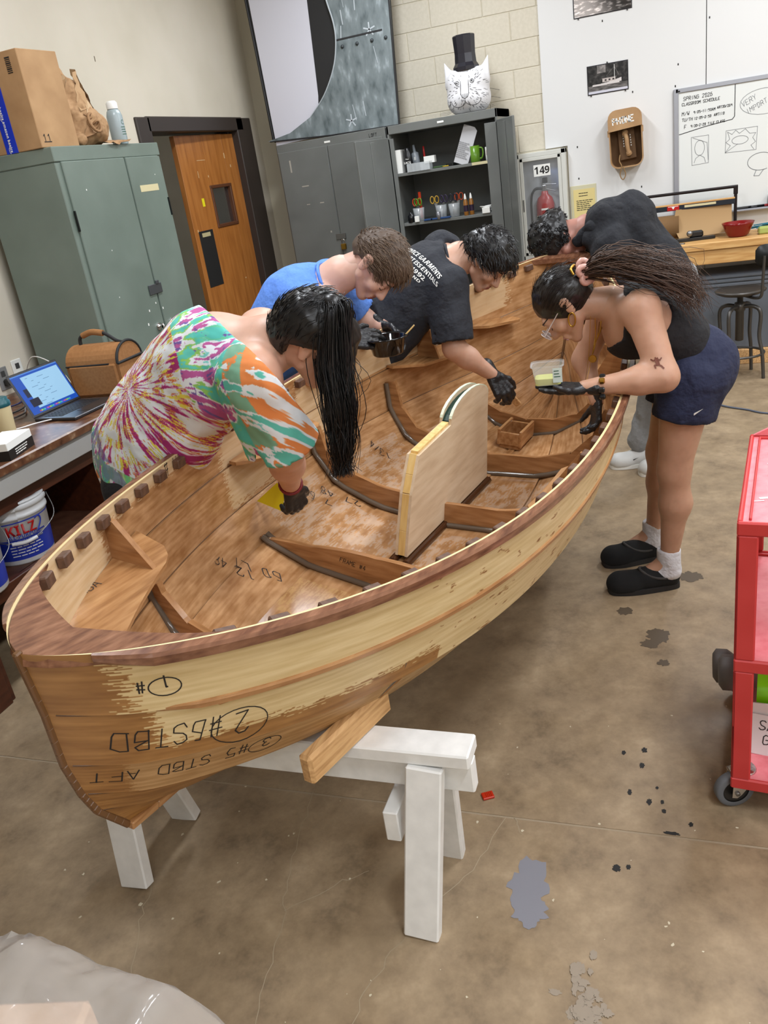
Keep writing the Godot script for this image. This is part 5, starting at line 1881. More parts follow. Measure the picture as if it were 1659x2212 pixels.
# tall painted moon panel leaning over the grey cabinets
func moon_card() -> void:
	var t := thing("painted_panel", "tall stage panel with grey painted crescent and white sheet", "panel", P(0, 0, 6.78))
	var X := Vector3.RIGHT
	var Y := Vector3.UP
	var st := S()
	slab(st, PackedVector2Array([Vector2(-3.10, 2.06), Vector2(-2.02, 2.04), Vector2(-1.955, 3.3), Vector2(-3.14, 3.3)]), Vector3.ZERO, X, Y, 0.02)
	obj("backing", st, mat("panel black", Color(0.11, 0.11, 0.115), 0.6), t)
	st = S()
	slab(st, PackedVector2Array([Vector2(-3.085, 2.035), Vector2(-2.70, 2.05), Vector2(-2.655, 2.34), Vector2(-2.615, 3.28), Vector2(-3.11, 3.28)]), Vector3(0, 0, 0.014), X, Y, 0.004)
	obj("white_sheet", st, mat("panel white", Color(0.82, 0.82, 0.86), 0.6), t)
	var gm := mat("painted zinc", Color.WHITE, 0.5)
	gm.albedo_texture = ntex(71, 0.01, [Color(0.30, 0.34, 0.35), Color(0.42, 0.46, 0.47), Color(0.47, 0.51, 0.52), Color(0.66, 0.70, 0.72)], 512, 5)
	gm.uv1_triplanar = true
	gm.uv1_scale = Vector3(2.2, 0.9, 1)
	var pl := PackedVector2Array()
	for q in [Vector2(-3.15, 2.075), Vector2(-2.6, 2.045), Vector2(-2.02, 2.035), Vector2(-1.955, 3.3), Vector2(-2.52, 3.3)]: pl.append(q)
	for q in [Vector2(-2.47, 2.98), Vector2(-2.435, 2.80), Vector2(-2.44, 2.66), Vector2(-2.49, 2.50), Vector2(-2.60, 2.33), Vector2(-2.74, 2.20), Vector2(-2.94, 2.11)]: pl.append(q)
	st = S()
	slab(st, pl, Vector3(0, 0, 0.026), X, Y, 0.012)
	obj("crescent", st, gm, t)
	st = S()
	var rim := []
	for q in [Vector2(-2.52, 3.3), Vector2(-2.47, 2.98), Vector2(-2.435, 2.80), Vector2(-2.44, 2.66), Vector2(-2.49, 2.50), Vector2(-2.60, 2.33), Vector2(-2.74, 2.20)]: rim.append(Vector3(q.x, q.y, 0.034))
	tube(st, curve_pts(rim, 5), 0.007, 0.004, 6)
	obj("rim", st, mat("rim paint", Color(0.68, 0.71, 0.73), 0.5), t)
	st = S()
	bar(st, Vector3(-2.43, 2.685, 0.0325), Vector3(-2.06, 2.69, 0.0325), 0.006, 0.012, Y, 0.001)
	tube(st, curve_pts([Vector3(-1.962, 3.3, 0.03), Vector3(-1.99, 2.7, 0.03), Vector3(-2.02, 2.04, 0.03)], 4), 0.006, 0.006, 6)
	tube(st, PackedVector3Array([Vector3(-3.14, 3.3, 0.012), Vector3(-3.12, 2.68, 0.012), Vector3(-3.105, 2.07, 0.012)]), 0.009, 0.009, 6)
	tube(st, PackedVector3Array([Vector3(-3.13, 2.072, 0.028), Vector3(-2.6, 2.043, 0.03), Vector3(-2.02, 2.035, 0.03)]), 0.006, 0.006, 6)
	obj("seam", st, mat("seam black", Color(0.13, 0.13, 0.14), 0.6), t)
	for x in [-2.39, -2.27, -2.15, -2.04]:
		st = S()
		lathe(st, [Vector2(0.014, 0), Vector2(0.012, 0.008), Vector2(0.006, 0.013), Vector2(0, 0.014)], 12, Vector3(x, 2.635, 0.032), Basis(Vector3.RIGHT, PI / 2))
		obj("rivet", st, mat("rivet", Color(0.22, 0.24, 0.25), 0.4), t)
	st = S()
	for c in [Vector2(-2.16, 2.71), Vector2(-2.40, 2.12)]:
		for k in 5: ribbon(st, PackedVector2Array([c, c + Vector2(0.045, 0).rotated(TAU * k / 5.0 + 0.3)]), 0.010, plane_map(Vector3(0, 0, 0.0332), X, Y))
	var sk := noise(72, 2.0, 2)
	for k in 9:
		var c := Vector2(rng.randf_range(-2.4, -2.05), rng.randf_range(2.08, 3.1))
		ribbon(st, PackedVector2Array([c, c + Vector2(rng.randf_range(-0.02, 0.02), rng.randf_range(0.03, 0.12))]), rng.randf_range(0.003, 0.008), plane_map(Vector3(0, 0, 0.0330), X, Y))
	obj("brush_mark", st, mat("brush white", Color(0.72, 0.75, 0.77), 0.6), t).set_meta("kind", "stuff")

func cat_head() -> void:
	var t := thing("papier_mache_head", "white cat head with pen fur and black top hat", "sculpture", P(-1.452, 2.03, 6.74))
	var wm := mat("papier white", Color(0.86, 0.86, 0.87), 0.7)
	var b := [bone(Vector3(-0.05, 0.10, 0), Vector3(0.05, 0.10, 0), 0.115, 0.115), bone(Vector3(-0.05, 0.20, 0), Vector3(0.05, 0.20, 0), 0.11, 0.11), bone(Vector3(0, 0.13, 0.09), Vector3(0, 0.19, 0.10), 0.035, 0.022), ball(Vector3(0, 0.10, 0.07), 0.07)]
	for s in [-1, 1]: b.append(bone(Vector3(s * 0.115, 0.22, 0), Vector3(s * 0.165, 0.36, -0.01), 0.055, 0.006, Vector3(0, 0, 1), 1.8))
	var bl := blob(b, 0.008, 0.03, [[Vector3(0, 0.002, 0), Vector3(0, -1, 0), Vector3.ZERO, 0.0]])
	put("head", blob_mesh([bl], wm), t)
	var st := S()
	lathe(st, [Vector2(0.095, 0.29), Vector2(0.096, 0.315), Vector2(0.080, 0.34), Vector2(0.076, 0.40), Vector2(0.082, 0.515), Vector2(0.076, 0.522), Vector2(0, 0.52)], 9, Vector3(0, -0.005, 0), Basis.IDENTITY, false)
	obj("top_hat", st, mat("hat black", Color(0.13, 0.13, 0.16), 0.22), t)
	# pen work on the fur: dashes, eyes, muzzle
	st = S()
	var f := func(v: Vector2) -> Array: return [onto(bl, Vector3(v.x, v.y, 0.3), Vector3(0, 0, -1), 0.0), Vector3(0, 0, 1)]
	for k in 190:
		var c := Vector2(rng.randf_range(-0.16, 0.16), rng.randf_range(0.02, 0.30))
		if Vector2(c.x * 0.9, c.y - 0.15).length() > 0.155 or absf(c.x) < 0.03 and c.y > 0.1 and c.y < 0.22: continue
		var d := Vector2(c.x, (c.y - 0.16)).normalized() * rng.randf_range(0.010, 0.018)
		ribbon(st, PackedVector2Array([c, c + d]), 0.0022, f, 0.0015)
	obj("fur_mark", st, mat("pen grey", Color(0.22, 0.22, 0.24), 0.7), t).set_meta("kind", "stuff")
	st = S()
	for s in [-1, 1]:
		ribbon(st, arc2(Vector2(s * 0.056, 0.205), 0.013, 0.013, 0, TAU, 14), 0.003, f, 0.0015)
		ribbon(st, arc2(Vector2(s * 0.056, 0.205), 0.003, 0.003, 0, TAU, 8), 0.004, f, 0.0015)
		ribbon(st, PackedVector2Array([Vector2(s * 0.03, 0.215), Vector2(s * 0.030, 0.13)]), 0.003, f, 0.0015)
		ribbon(st, arc2(Vector2(s * 0.055, 0.085), 0.055, 0.04, PI if s > 0 else 0.0, TAU if s > 0 else -PI, 12), 0.003, f, 0.0015)
		for k in 3: ribbon(st, PackedVector2Array([Vector2(s * 0.075, 0.075 - 0.012 * k), Vector2(s * 0.145, 0.09 - 0.022 * k)]), 0.0022, f, 0.0015)
	ribbon(st, PackedVector2Array([Vector2(-0.032, 0.13), Vector2(0.032, 0.13), Vector2(0.02, 0.105), Vector2(0, 0.096), Vector2(-0.02, 0.105), Vector2(-0.032, 0.13)]), 0.004, f, 0.0015)
	for k in 5: ribbon(st, PackedVector2Array([Vector2(-0.02 + k * 0.01, 0.128), Vector2(-0.014 + k * 0.007, 0.105)]), 0.0025, f, 0.0015)
	ribbon(st, PackedVector2Array([Vector2(0, 0.096), Vector2(0, 0.06)]), 0.003, f, 0.0015)
	obj("face_drawing", st, mats["pen"], t)
	for s in [-1, 1]:
		for k in 3:
			var w := S()
			tube(w, curve_pts([Vector3(s * 0.10, 0.045 - 0.008 * k, 0.09), Vector3(s * 0.15, 0.03 - 0.01 * k, 0.11), Vector3(s * (0.19 + 0.01 * k), 0.035 - 0.008 * k, 0.10)], 4), 0.0012, 0.0008, 4)
			obj("whisker", w, mats["pen"], t)

func wall_things() -> void:
	var wb := mat("white board panel", Color(0.86, 0.86, 0.855), 0.4)
	# two tall white panels fixed to the blocks
	var p1 := S()
	slab(p1, PackedVector2Array([Vector2(-0.965, 1.70), Vector2(-0.795, 1.70), Vector2(-0.795, 0.2), Vector2(0.207, 0.2), Vector2(0.207, 3.68), Vector2(-0.955, 3.68)]), P(0, 0, WALL_Z + 0.0), Vector3.RIGHT, Vector3.UP, 0.06)
	tag(obj("wall_panel", p1, wb), "white wall panel behind the cardboard phone, notched round extinguisher case", "panel")
	var p2 := S()
	slab(p2, PackedVector2Array([Vector2(0.2125, 0.2), Vector2(2.6, 0.2), Vector2(2.6, 3.68), Vector2(0.2125, 3.68)]), P(0, 0, WALL_Z), Vector3.RIGHT, Vector3.UP, 0.06)
	tag(obj("wall_panel", p2, wb), "white wall panel behind most of the whiteboard", "panel")
	box_obj("pin", P(0.21, 2.35, WALL_Z + 0.01), Vector3(0.006, 2.66, 0.06), mats["black plastic"], get_node("wall_back"), 0.0).name = "joint_strip"
	var ZF := WALL_Z - 0.03
	# screw heads and marks
	var mk := S()
	for q in [[0.23, 2.39], [-0.50, 2.50], [-0.30, 2.0], [-0.72, 1.68], [0.0, 1.99], [-0.25, 1.33], [-0.72, 1.45], [0.02, 2.13]]: bx(mk, P(q[0], q[1], ZF - 0.001), Vector3(0.008, 0.014, 0.003), 0.001)
	obj("screw_head", mk, mats["black plastic"], get_node("wall_panel")).set_meta("kind", "stuff")
	# photographs
	photo(-0.476, 2.122, 0.296, 0.197, false)
	photo(-0.497, 2.67, 0.412, 0.25, true)
	# cardboard telephone
	var t := thing("cardboard_phone", "cardboard wall phone with PHONE lettered on its hood", "model", P(-0.354, 1.69, ZF))
	t.rotation.z = 0.03
	var cb: Material = mats["cardboard"]
	var dk := mat("cardboard dark", Color(0.36, 0.26, 0.16), 0.85)
	var st := S()
	slab(st, rpoly(0.235, 0.40, 0.06), Vector3(0, 0, 0.006), Vector3.RIGHT, Vector3.UP, 0.008)
	obj("back_plate", st, dk, t)
	st = S()
	var ro := rpoly(0.24, 0.405, 0.06, 6)
	var ri := rpoly(0.226, 0.39, 0.055, 6)
	for i in ro.size():
		var j := (i + 1) % ro.size()
		var o0 := Vector3(ro[i].x, ro[i].y, 0.0)
		var o1 := Vector3(ro[j].x, ro[j].y, 0.0)
		var i0 := Vector3(ri[i].x, ri[i].y, 0.0)
		var i1 := Vector3(ri[j].x, ri[j].y, 0.0)
		var e := Vector3(0, 0, 0.11)
		quad(st, o0, o1, o1 + e, o0 + e)
		quad(st, i0, i0 + e, i1 + e, i1)
		quad(st, o0 + e, o1 + e, i1 + e, i0 + e)
	obj("shell", st, cb, t)
	st = S()
	var hp := PackedVector2Array([Vector2(-0.122, 0.06), Vector2(0.122, 0.075), Vector2(0.122, 0.15)])
	for k in 5: hp.append(Vector2(0.06, 0.145) + Vector2(cos(PI / 2 * k / 4.0), sin(PI / 2 * k / 4.0)) * 0.06)
	for k in 5: hp.append(Vector2(-0.06, 0.145) + Vector2(-sin(PI / 2 * k / 4.0), cos(PI / 2 * k / 4.0)) * 0.06)
	hp.append(Vector2(-0.122, 0.14))
	slab(st, hp, Vector3(0, 0, 0.116), Vector3.RIGHT, Vector3.UP, 0.008)
	var hood := obj("hood", st, cb, t)
	write_on("lettering", "PHONE", 0.042, 0.008, plane_map(Vector3(-0.085, 0.105, 0.1203), Vector3(0.99, 0.05, 0), Vector3(-0.05, 0.99, 0)), mats["paper"], hood, Vector2.ZERO, 0.0, 0.1, 0.0)
	for s in [-1, 1]: box_obj("tab", Vector3(s * 0.123, 0.05, 0.09), Vector3(0.012, 0.045, 0.04), cb, t, 0.002)
	box_obj("face_plate", Vector3(0.005, -0.03, 0.03), Vector3(0.12, 0.235, 0.04), dk, t, 0.003, Basis(Vector3(0, 0, 1), 0.05))
	st = S()
	tube(st, curve_pts([Vector3(-0.005, 0.035, 0.065), Vector3(0.005, 0.0, 0.075), Vector3(0.008, -0.05, 0.078), Vector3(0.015, -0.10, 0.068)], 5), 0.017, 0.014, 10)
	tube(st, PackedVector3Array([Vector3(-0.005, 0.045, 0.055), Vector3(-0.005, 0.03, 0.075)]), 0.024, 0.02, 12)
	tube(st, PackedVector3Array([Vector3(0.018, -0.11, 0.055), Vector3(0.015, -0.095, 0.07)]), 0.022, 0.018, 12)
	obj("handset", st, cb, t)
	st = S()
	for r in 5:
		for s in [-1, 1]: bx(st, Vector3(0.005 + s * 0.026 + r * 0.001, 0.02 - r * 0.018, 0.052), Vector3(0.006, 0.010, 0.003), 0.001)
	obj("button", st, mats["paper"], t).set_meta("kind", "stuff")
	box_obj("coin_slot", Vector3(0.045, 0.075, 0.051), Vector3(0.005, 0.022, 0.003), mats["black plastic"], t, 0.0)
	st = S()
	tube(st, curve_pts([Vector3(-0.05, -0.11, 0.06), Vector3(-0.055, -0.15, 0.09), Vector3(-0.04, -0.19, 0.11), Vector3(-0.055, -0.25, 0.10), Vector3(-0.035, -0.285, 0.10), Vector3(-0.015, -0.25, 0.10), Vector3(-0.03, -0.19, 0.11)], 6), 0.004, 0.004, 6)
	obj("cord", st, mat("twine", Color(0.55, 0.43, 0.28), 0.9), t)
	# yellow notice
	var nt := thing("notice", "yellow framed notice beside the extinguisher case", "notice", P(-0.69, 1.27, ZF))
	box_obj("holder", Vector3(0, 0, 0.003), Vector3(0.20, 0.26, 0.006), mat("clear holder", Color(0.80, 0.78, 0.66), 0.2), nt, 0.002)
	box_obj("sheet", Vector3(0.005, -0.01, 0.0068), Vector3(0.165, 0.22, 0.001), mat("yellow paper", Color(0.84, 0.77, 0.52), 0.7), nt, 0.0)
	small_print(nt, rows(2, -0.04, 0.07, 0.08, 0.02) + rows(6, -0.06, 0.015, 0.13, 0.014), 0.005, plane_map(Vector3(0.005, 0, 0.0075), Vector3.RIGHT, Vector3.UP), mats["pen"])
	extinguisher()
	whiteboard(ZF)

func photo(x: float, y: float, w: float, h: float, glare: bool) -> void:
	var nm := "black and white boat photograph above the cardboard phone" if not glare else "glossy dark photograph pinned high on the white panel"
	var t := thing("photograph", nm, "photo", P(x, y, WALL_Z - 0.031))
	box_obj("print", Vector3(0, 0, 0.0015), Vector3(w, h, 0.003), mat("photo border", Color(0.10, 0.10, 0.13), 0.25), t, 0.0)
	var iw := 132
	var ih := 88
	var img := Image.create(iw, ih, false, Image.FORMAT_RGB8)
	var nz := noise(81, 0.05, 5)
	for j in ih:
		for i in iw:
			var v := 0.13 + 0.25 * nz.get_noise_2d(i, j * (1.0 if j < 60 else 3.0))
			if glare: v = 0.20 + 0.5 * smoothstep(90.0, 0.0, i - 0.6 * j + 20.0) + 0.7 * maxf(0.0, nz.get_noise_2d(i * 0.8 + j * 0.5, j * 2.0) + 0.02)
			elif j > 62: v = 0.36 + 0.3 * nz.get_noise_2d(i * 0.6, j * 4.0)
			elif i > 30 and i < 60 and j < 25: v += 0.35
			img.set_pixel(i, j, Color(v, v * 0.96, v * 0.94))
	if not glare:
		# white cutter: hull, cabin, mast
		for i in range(14, 112):
			var f := (i - 14) / 98.0
			var top := int(60 - 12 * f * f)
			var bot := int(lerpf(66, 64, f) - (4.0 if i > 104 else 0.0))
			for j in range(top, bot): img.set_pixel(i, j, Color(0.80, 0.78, 0.77))
			img.set_pixel(i, bot, Color(0.25, 0.2, 0.2))
		img.fill_rect(Rect2i(48, 44, 44, 11), Color(0.74, 0.70, 0.68))
		img.fill_rect(Rect2i(46, 42, 50, 2), Color(0.5, 0.47, 0.46))
		for k in 3: img.fill_rect(Rect2i(56 + k * 13, 47, 6, 5), Color(0.12, 0.1, 0.1))
		img.fill_rect(Rect2i(88, 4, 2, 44), Color(0.85, 0.84, 0.83))
		for k in 26:
			img.set_pixel(88 - k, 10 + k, Color(0.55, 0.53, 0.52))
			img.set_pixel(90 + k / 2, 12 + k, Color(0.6, 0.58, 0.57))
		img.fill_rect(Rect2i(0, 80, iw, 8), Color(0.78, 0.78, 0.82))
	var pm := mat(nm, Color.WHITE, 0.12 if glare else 0.35)
	pm.albedo_texture = ImageTexture.create_from_image(img)
	var st := S()
	var e := 0.006
	uvquad(st, Vector3(-w / 2 + e, -h / 2 + e, 0.0034), Vector3(w / 2 - e, -h / 2 + e, 0.0034), Vector3(w / 2 - e, h / 2 - e, 0.0034), Vector3(-w / 2 + e, h / 2 - e, 0.0034))
	obj("picture", st, pm, t)
	for q in [Vector2(-w * 0.42, -h / 2 - 0.004), Vector2(w * 0.42, -h / 2 - 0.004), Vector2(0, h / 2 + 0.004)]: box_obj("pin", Vector3(q.x, q.y, 0.004), Vector3(0.008, 0.012, 0.006), mats["black plastic"], t, 0.001)

func extinguisher() -> void:
	var c := thing("extinguisher_case", "white glazed wall case numbered 149", "case", P(-1.005, 1.285, WALL_Z - 0.02))
	var wm := mat("case white", Color(0.80, 0.80, 0.77), 0.45)
	var st := S()
	for s in [-1, 1]:
		bx(st, Vector3(s * 0.18, 0, 0.03), Vector3(0.036, 0.81, 0.10), 0.004)
		bx(st, Vector3(0, s * 0.387, 0.03), Vector3(0.396, 0.036, 0.10), 0.004)
	obj("outer_frame", st, wm, c)
	st = S()
	for s in [-1, 1]:
		bx(st, Vector3(s * 0.148, 0, 0.078), Vector3(0.026, 0.74, 0.012), 0.003)
		bx(st, Vector3(0, s * 0.357, 0.078), Vector3(0.32, 0.026, 0.012), 0.003)
	obj("door_frame", st, wm, c)
	box_obj("back", Vector3(0, 0, 0.004), Vector3(0.33, 0.75, 0.006), mat("case inside", Color(0.66, 0.68, 0.70), 0.5), c, 0.0)
	box_obj("pane", Vector3(0, 0, 0.078), Vector3(0.28, 0.70, 0.004), glass("case glass", Color(0.97, 0.98, 0.99), 0.05), c, 0.0)
	box_obj("number_card", Vector3(0.012, 0.268, 0.0808), Vector3(0.13, 0.085, 0.001), mats["paper"], c, 0.0)
	print_on("number", "149", 0.075, Vector3(0.012, 0.268, 0.0815), Vector3.RIGHT, Vector3.UP, mats["pen"], c, true)
	box_obj("latch", Vector3(-0.148, 0.02, 0.086), Vector3(0.008, 0.09, 0.006), mats["steel"], c, 0.001)
	var e := thing("fire_extinguisher", "red fire extinguisher with black hose inside the glazed case", "extinguisher", P(-0.99, 0.915, WALL_Z - 0.05))
	e.scale = Vector3(0.82, 1, 0.55)
	var red := mat("extinguisher red", Color(0.62, 0.05, 0.05), 0.25)
	st = S()
	lathe(st, [Vector2(0, 0), Vector2(0.085, 0), Vector2(0.088, 0.01), Vector2(0.088, 0.38), Vector2(0.07, 0.43), Vector2(0.035, 0.455), Vector2(0.03, 0.48), Vector2(0, 0.48)], 28)
	obj("cylinder", st, red, e)
	st = S()
	lathe(st, [Vector2(0.0885, 0.18), Vector2(0.0885, 0.30)], 28)
	obj("label_band", st, mat("label cream", Color(0.80, 0.78, 0.66), 0.5), e)
	var ef := func(v: Vector2) -> Array: return [Vector3(sin(v.x / 0.0885) * 0.0888, v.y, cos(v.x / 0.0885) * 0.0888), Vector3(sin(v.x / 0.0885), 0, cos(v.x / 0.0885))]
	small_print(e, rows(1, -0.03, 0.345, 0.065, 0.01), 0.014, ef, mats["paper"])
	small_print(e, rows(6, -0.05, 0.285, 0.10, 0.017), 0.005, ef, mats["pen"])
	st = S()
	bx(st, Vector3(0, 0.50, 0), Vector3(0.04, 0.05, 0.04), 0.006)
	bar(st, Vector3(-0.01, 0.53, 0), Vector3(0.12, 0.52, 0.02), 0.02, 0.008, Vector3.UP, 0.002)
	bar(st, Vector3(-0.01, 0.50, 0), Vector3(0.11, 0.47, 0.02), 0.02, 0.008, Vector3.UP, 0.002)
	obj("valve", st, mats["steel"], e)
	box_obj("bracket", Vector3(0.01, 0.56, 0), Vector3(0.05, 0.04, 0.03), mats["black plastic"], e, 0.004)
	st = S()
	tube(st, curve_pts([Vector3(-0.02, 0.50, 0.01), Vector3(-0.09, 0.50, 0.02), Vector3(-0.13, 0.43, 0.02), Vector3(-0.135, 0.25, 0.02), Vector3(-0.12, 0.08, 0.02), Vector3(-0.09, 0.03, 0.02)], 6), 0.011, 0.011, 8)
	obj("hose", st, mats["black plastic"], e)

func whiteboard(zf: float) -> void:
	var t := thing("whiteboard", "whiteboard with class schedule and marker drawings", "whiteboard", P(0.0, 1.078, zf))
	box_obj("surface", Vector3(0.85, 0.44, 0.008), Vector3(1.70, 0.88, 0.012), mat("dry-wipe white", Color(0.87, 0.88, 0.87), 0.16), t, 0.001)
	var al := mat("aluminium", Color(0.66, 0.67, 0.70), 0.35, 0.5)
	var st := S()
	bx(st, Vector3(0.004, 0.44, 0.012), Vector3(0.036, 0.90, 0.022), 0.004)
	bx(st, Vector3(1.70, 0.44, 0.012), Vector3(0.036, 0.90, 0.022), 0.004)
	bx(st, Vector3(0.85, 0.875, 0.012), Vector3(1.70, 0.03, 0.022), 0.004)
	obj("frame", st, al, t)
	box_obj("tray", Vector3(0.85, -0.005, 0.04), Vector3(1.70, 0.014, 0.08), al, t, 0.004)
	box_obj("badge", Vector3(0.022, 0.872, 0.0235), Vector3(0.02, 0.010, 0.001), mats["black plastic"], t, 0.0)
	var f := plane_map(Vector3(0, 0, 0.0142), Vector3.RIGHT, Vector3.UP)
	var pen := mat("board marker", Color(0.10, 0.10, 0.11), 0.5)
	var fa := mat("faded marker", Color(0.50, 0.51, 0.52), 0.6)
	var ln := [["SPRING 2026", 0.055, 0.805, 0.024], ["CLASSROOM SCHEDULE", 0.045, 0.770, 0.019], ["M/W", 0.045, 0.705, 0.024], ["9:05-11:50AM", 0.125, 0.708, 0.0165], ["ART30/269", 0.286, 0.718, 0.015], ["TU/TH", 0.045, 0.665, 0.020], ["12:05-2:50", 0.13, 0.667, 0.0155], ["ART110", 0.265, 0.672, 0.016], ["F", 0.06, 0.615, 0.026], ["9:30-2:20 TILE CLASS", 0.105, 0.618, 0.0155]]
	for l in ln: write_on("handwriting", l[0], l[3], 0.0032, f, pen, t, Vector2(l[1], l[2]), 0.02, 0.25, 0.12)
	st = S()
	ribbon(st, PackedVector2Array([Vector2(0.405, 0.86), Vector2(0.405, 0.65), Vector2(0.39, 0.632), Vector2(0.20, 0.61), Vector2(0.025, 0.58)]), 0.005, f)
	obj("drawing", st, pen, t)
	st = S()
	for l in [[Vector2(0.11, 0.55), Vector2(0.23, 0.55), Vector2(0.23, 0.36), Vector2(0.115, 0.355), Vector2(0.11, 0.55)], [Vector2(0.12, 0.545), Vector2(0.22, 0.50), Vector2(0.228, 0.38)], [Vector2(0.13, 0.37), Vector2(0.14, 0.40), Vector2(0.17, 0.42), Vector2(0.20, 0.40), Vector2(0.21, 0.365)],
		[Vector2(0.35, 0.56), Vector2(0.56, 0.56), Vector2(0.555, 0.405), Vector2(0.345, 0.41), Vector2(0.35, 0.56)], [Vector2(0.36, 0.55), Vector2(0.39, 0.53), Vector2(0.415, 0.555), Vector2(0.44, 0.53), Vector2(0.48, 0.555), Vector2(0.51, 0.52), Vector2(0.55, 0.52), Vector2(0.53, 0.49), Vector2(0.55, 0.46), Vector2(0.52, 0.44), Vector2(0.54, 0.41)], [Vector2(0.36, 0.55), Vector2(0.375, 0.50), Vector2(0.35, 0.48), Vector2(0.38, 0.455), Vector2(0.345, 0.41), Vector2(0.43, 0.46)]]:
		ribbon(st, PackedVector2Array(l), 0.003, f)
		obj("drawing", st, fa, t)
		st = S()
	ribbon(st, arc2(Vector2(0.168, 0.47), 0.034, 0.052), 0.003, f)
	obj("drawing", st, fa, t)
	st = S()
	ribbon(st, arc2(Vector2(0.445, 0.485), 0.055, 0.028), 0.003, f)
	obj("drawing", st, fa, t)
	st = S()
	ribbon(st, arc2(Vector2(0.59, 0.32), 0.09, 0.06, 0.6, 5.2), 0.004, f)
	obj("drawing", st, fa, t)
	st = S()
	ribbon(st, PackedVector2Array([Vector2(0.56, 0.263), Vector2(0.545, 0.225), Vector2(0.58, 0.222), Vector2(0.61, 0.262)]), 0.004, f)
	obj("drawing", st, fa, t)
	st = S()
	ribbon(st, arc2(Vector2(0.60, 0.72), 0.16, 0.085), 0.003, f)
	obj("drawing", st, fa, t)
	write_on("handwriting", "VERY", 0.035, 0.003, f, fa, t, Vector2(0.46, 0.70), 0.45)
	write_on("handwriting", "IMPORTANT", 0.033, 0.003, f, fa, t, Vector2(0.49, 0.65), 0.42)
	for q in [[0.47, Color(0.12, 0.12, 0.12)], [0.56, Color(0.13, 0.13, 0.15)], [0.62, Color(0.5, 0.05, 0.08)]]:
		var m := S()
		lathe(m, [Vector2(0, -0.06), Vector2(0.009, -0.06), Vector2(0.009, 0.05), Vector2(0.006, 0.06), Vector2(0, 0.06)], 10, Vector3.ZERO, Basis(Vector3(0, 0, 1), PI / 2))
		var o := obj("marker", m, mat("marker %.2f" % q[0], q[1], 0.4))
		o.position = P(q[0], 1.078 + 0.012, zf - 0.05)
		tag(o, "%s marker lying in the whiteboard tray" % ("dark red" if q[1].r > 0.3 else ("black" if q[0] < 0.5 else "second black")), "marker")
	tag(box_obj("eraser", P(0.70, 1.078 + 0.045, zf - 0.045), Vector3(0.11, 0.085, 0.05), mats["black plastic"], null, 0.006), "black eraser standing in the whiteboard tray", "eraser")

# ---------- right: back bench, stools, red cart ----------
func right_side() -> void:
	bench_right()
	stools()
	cart()

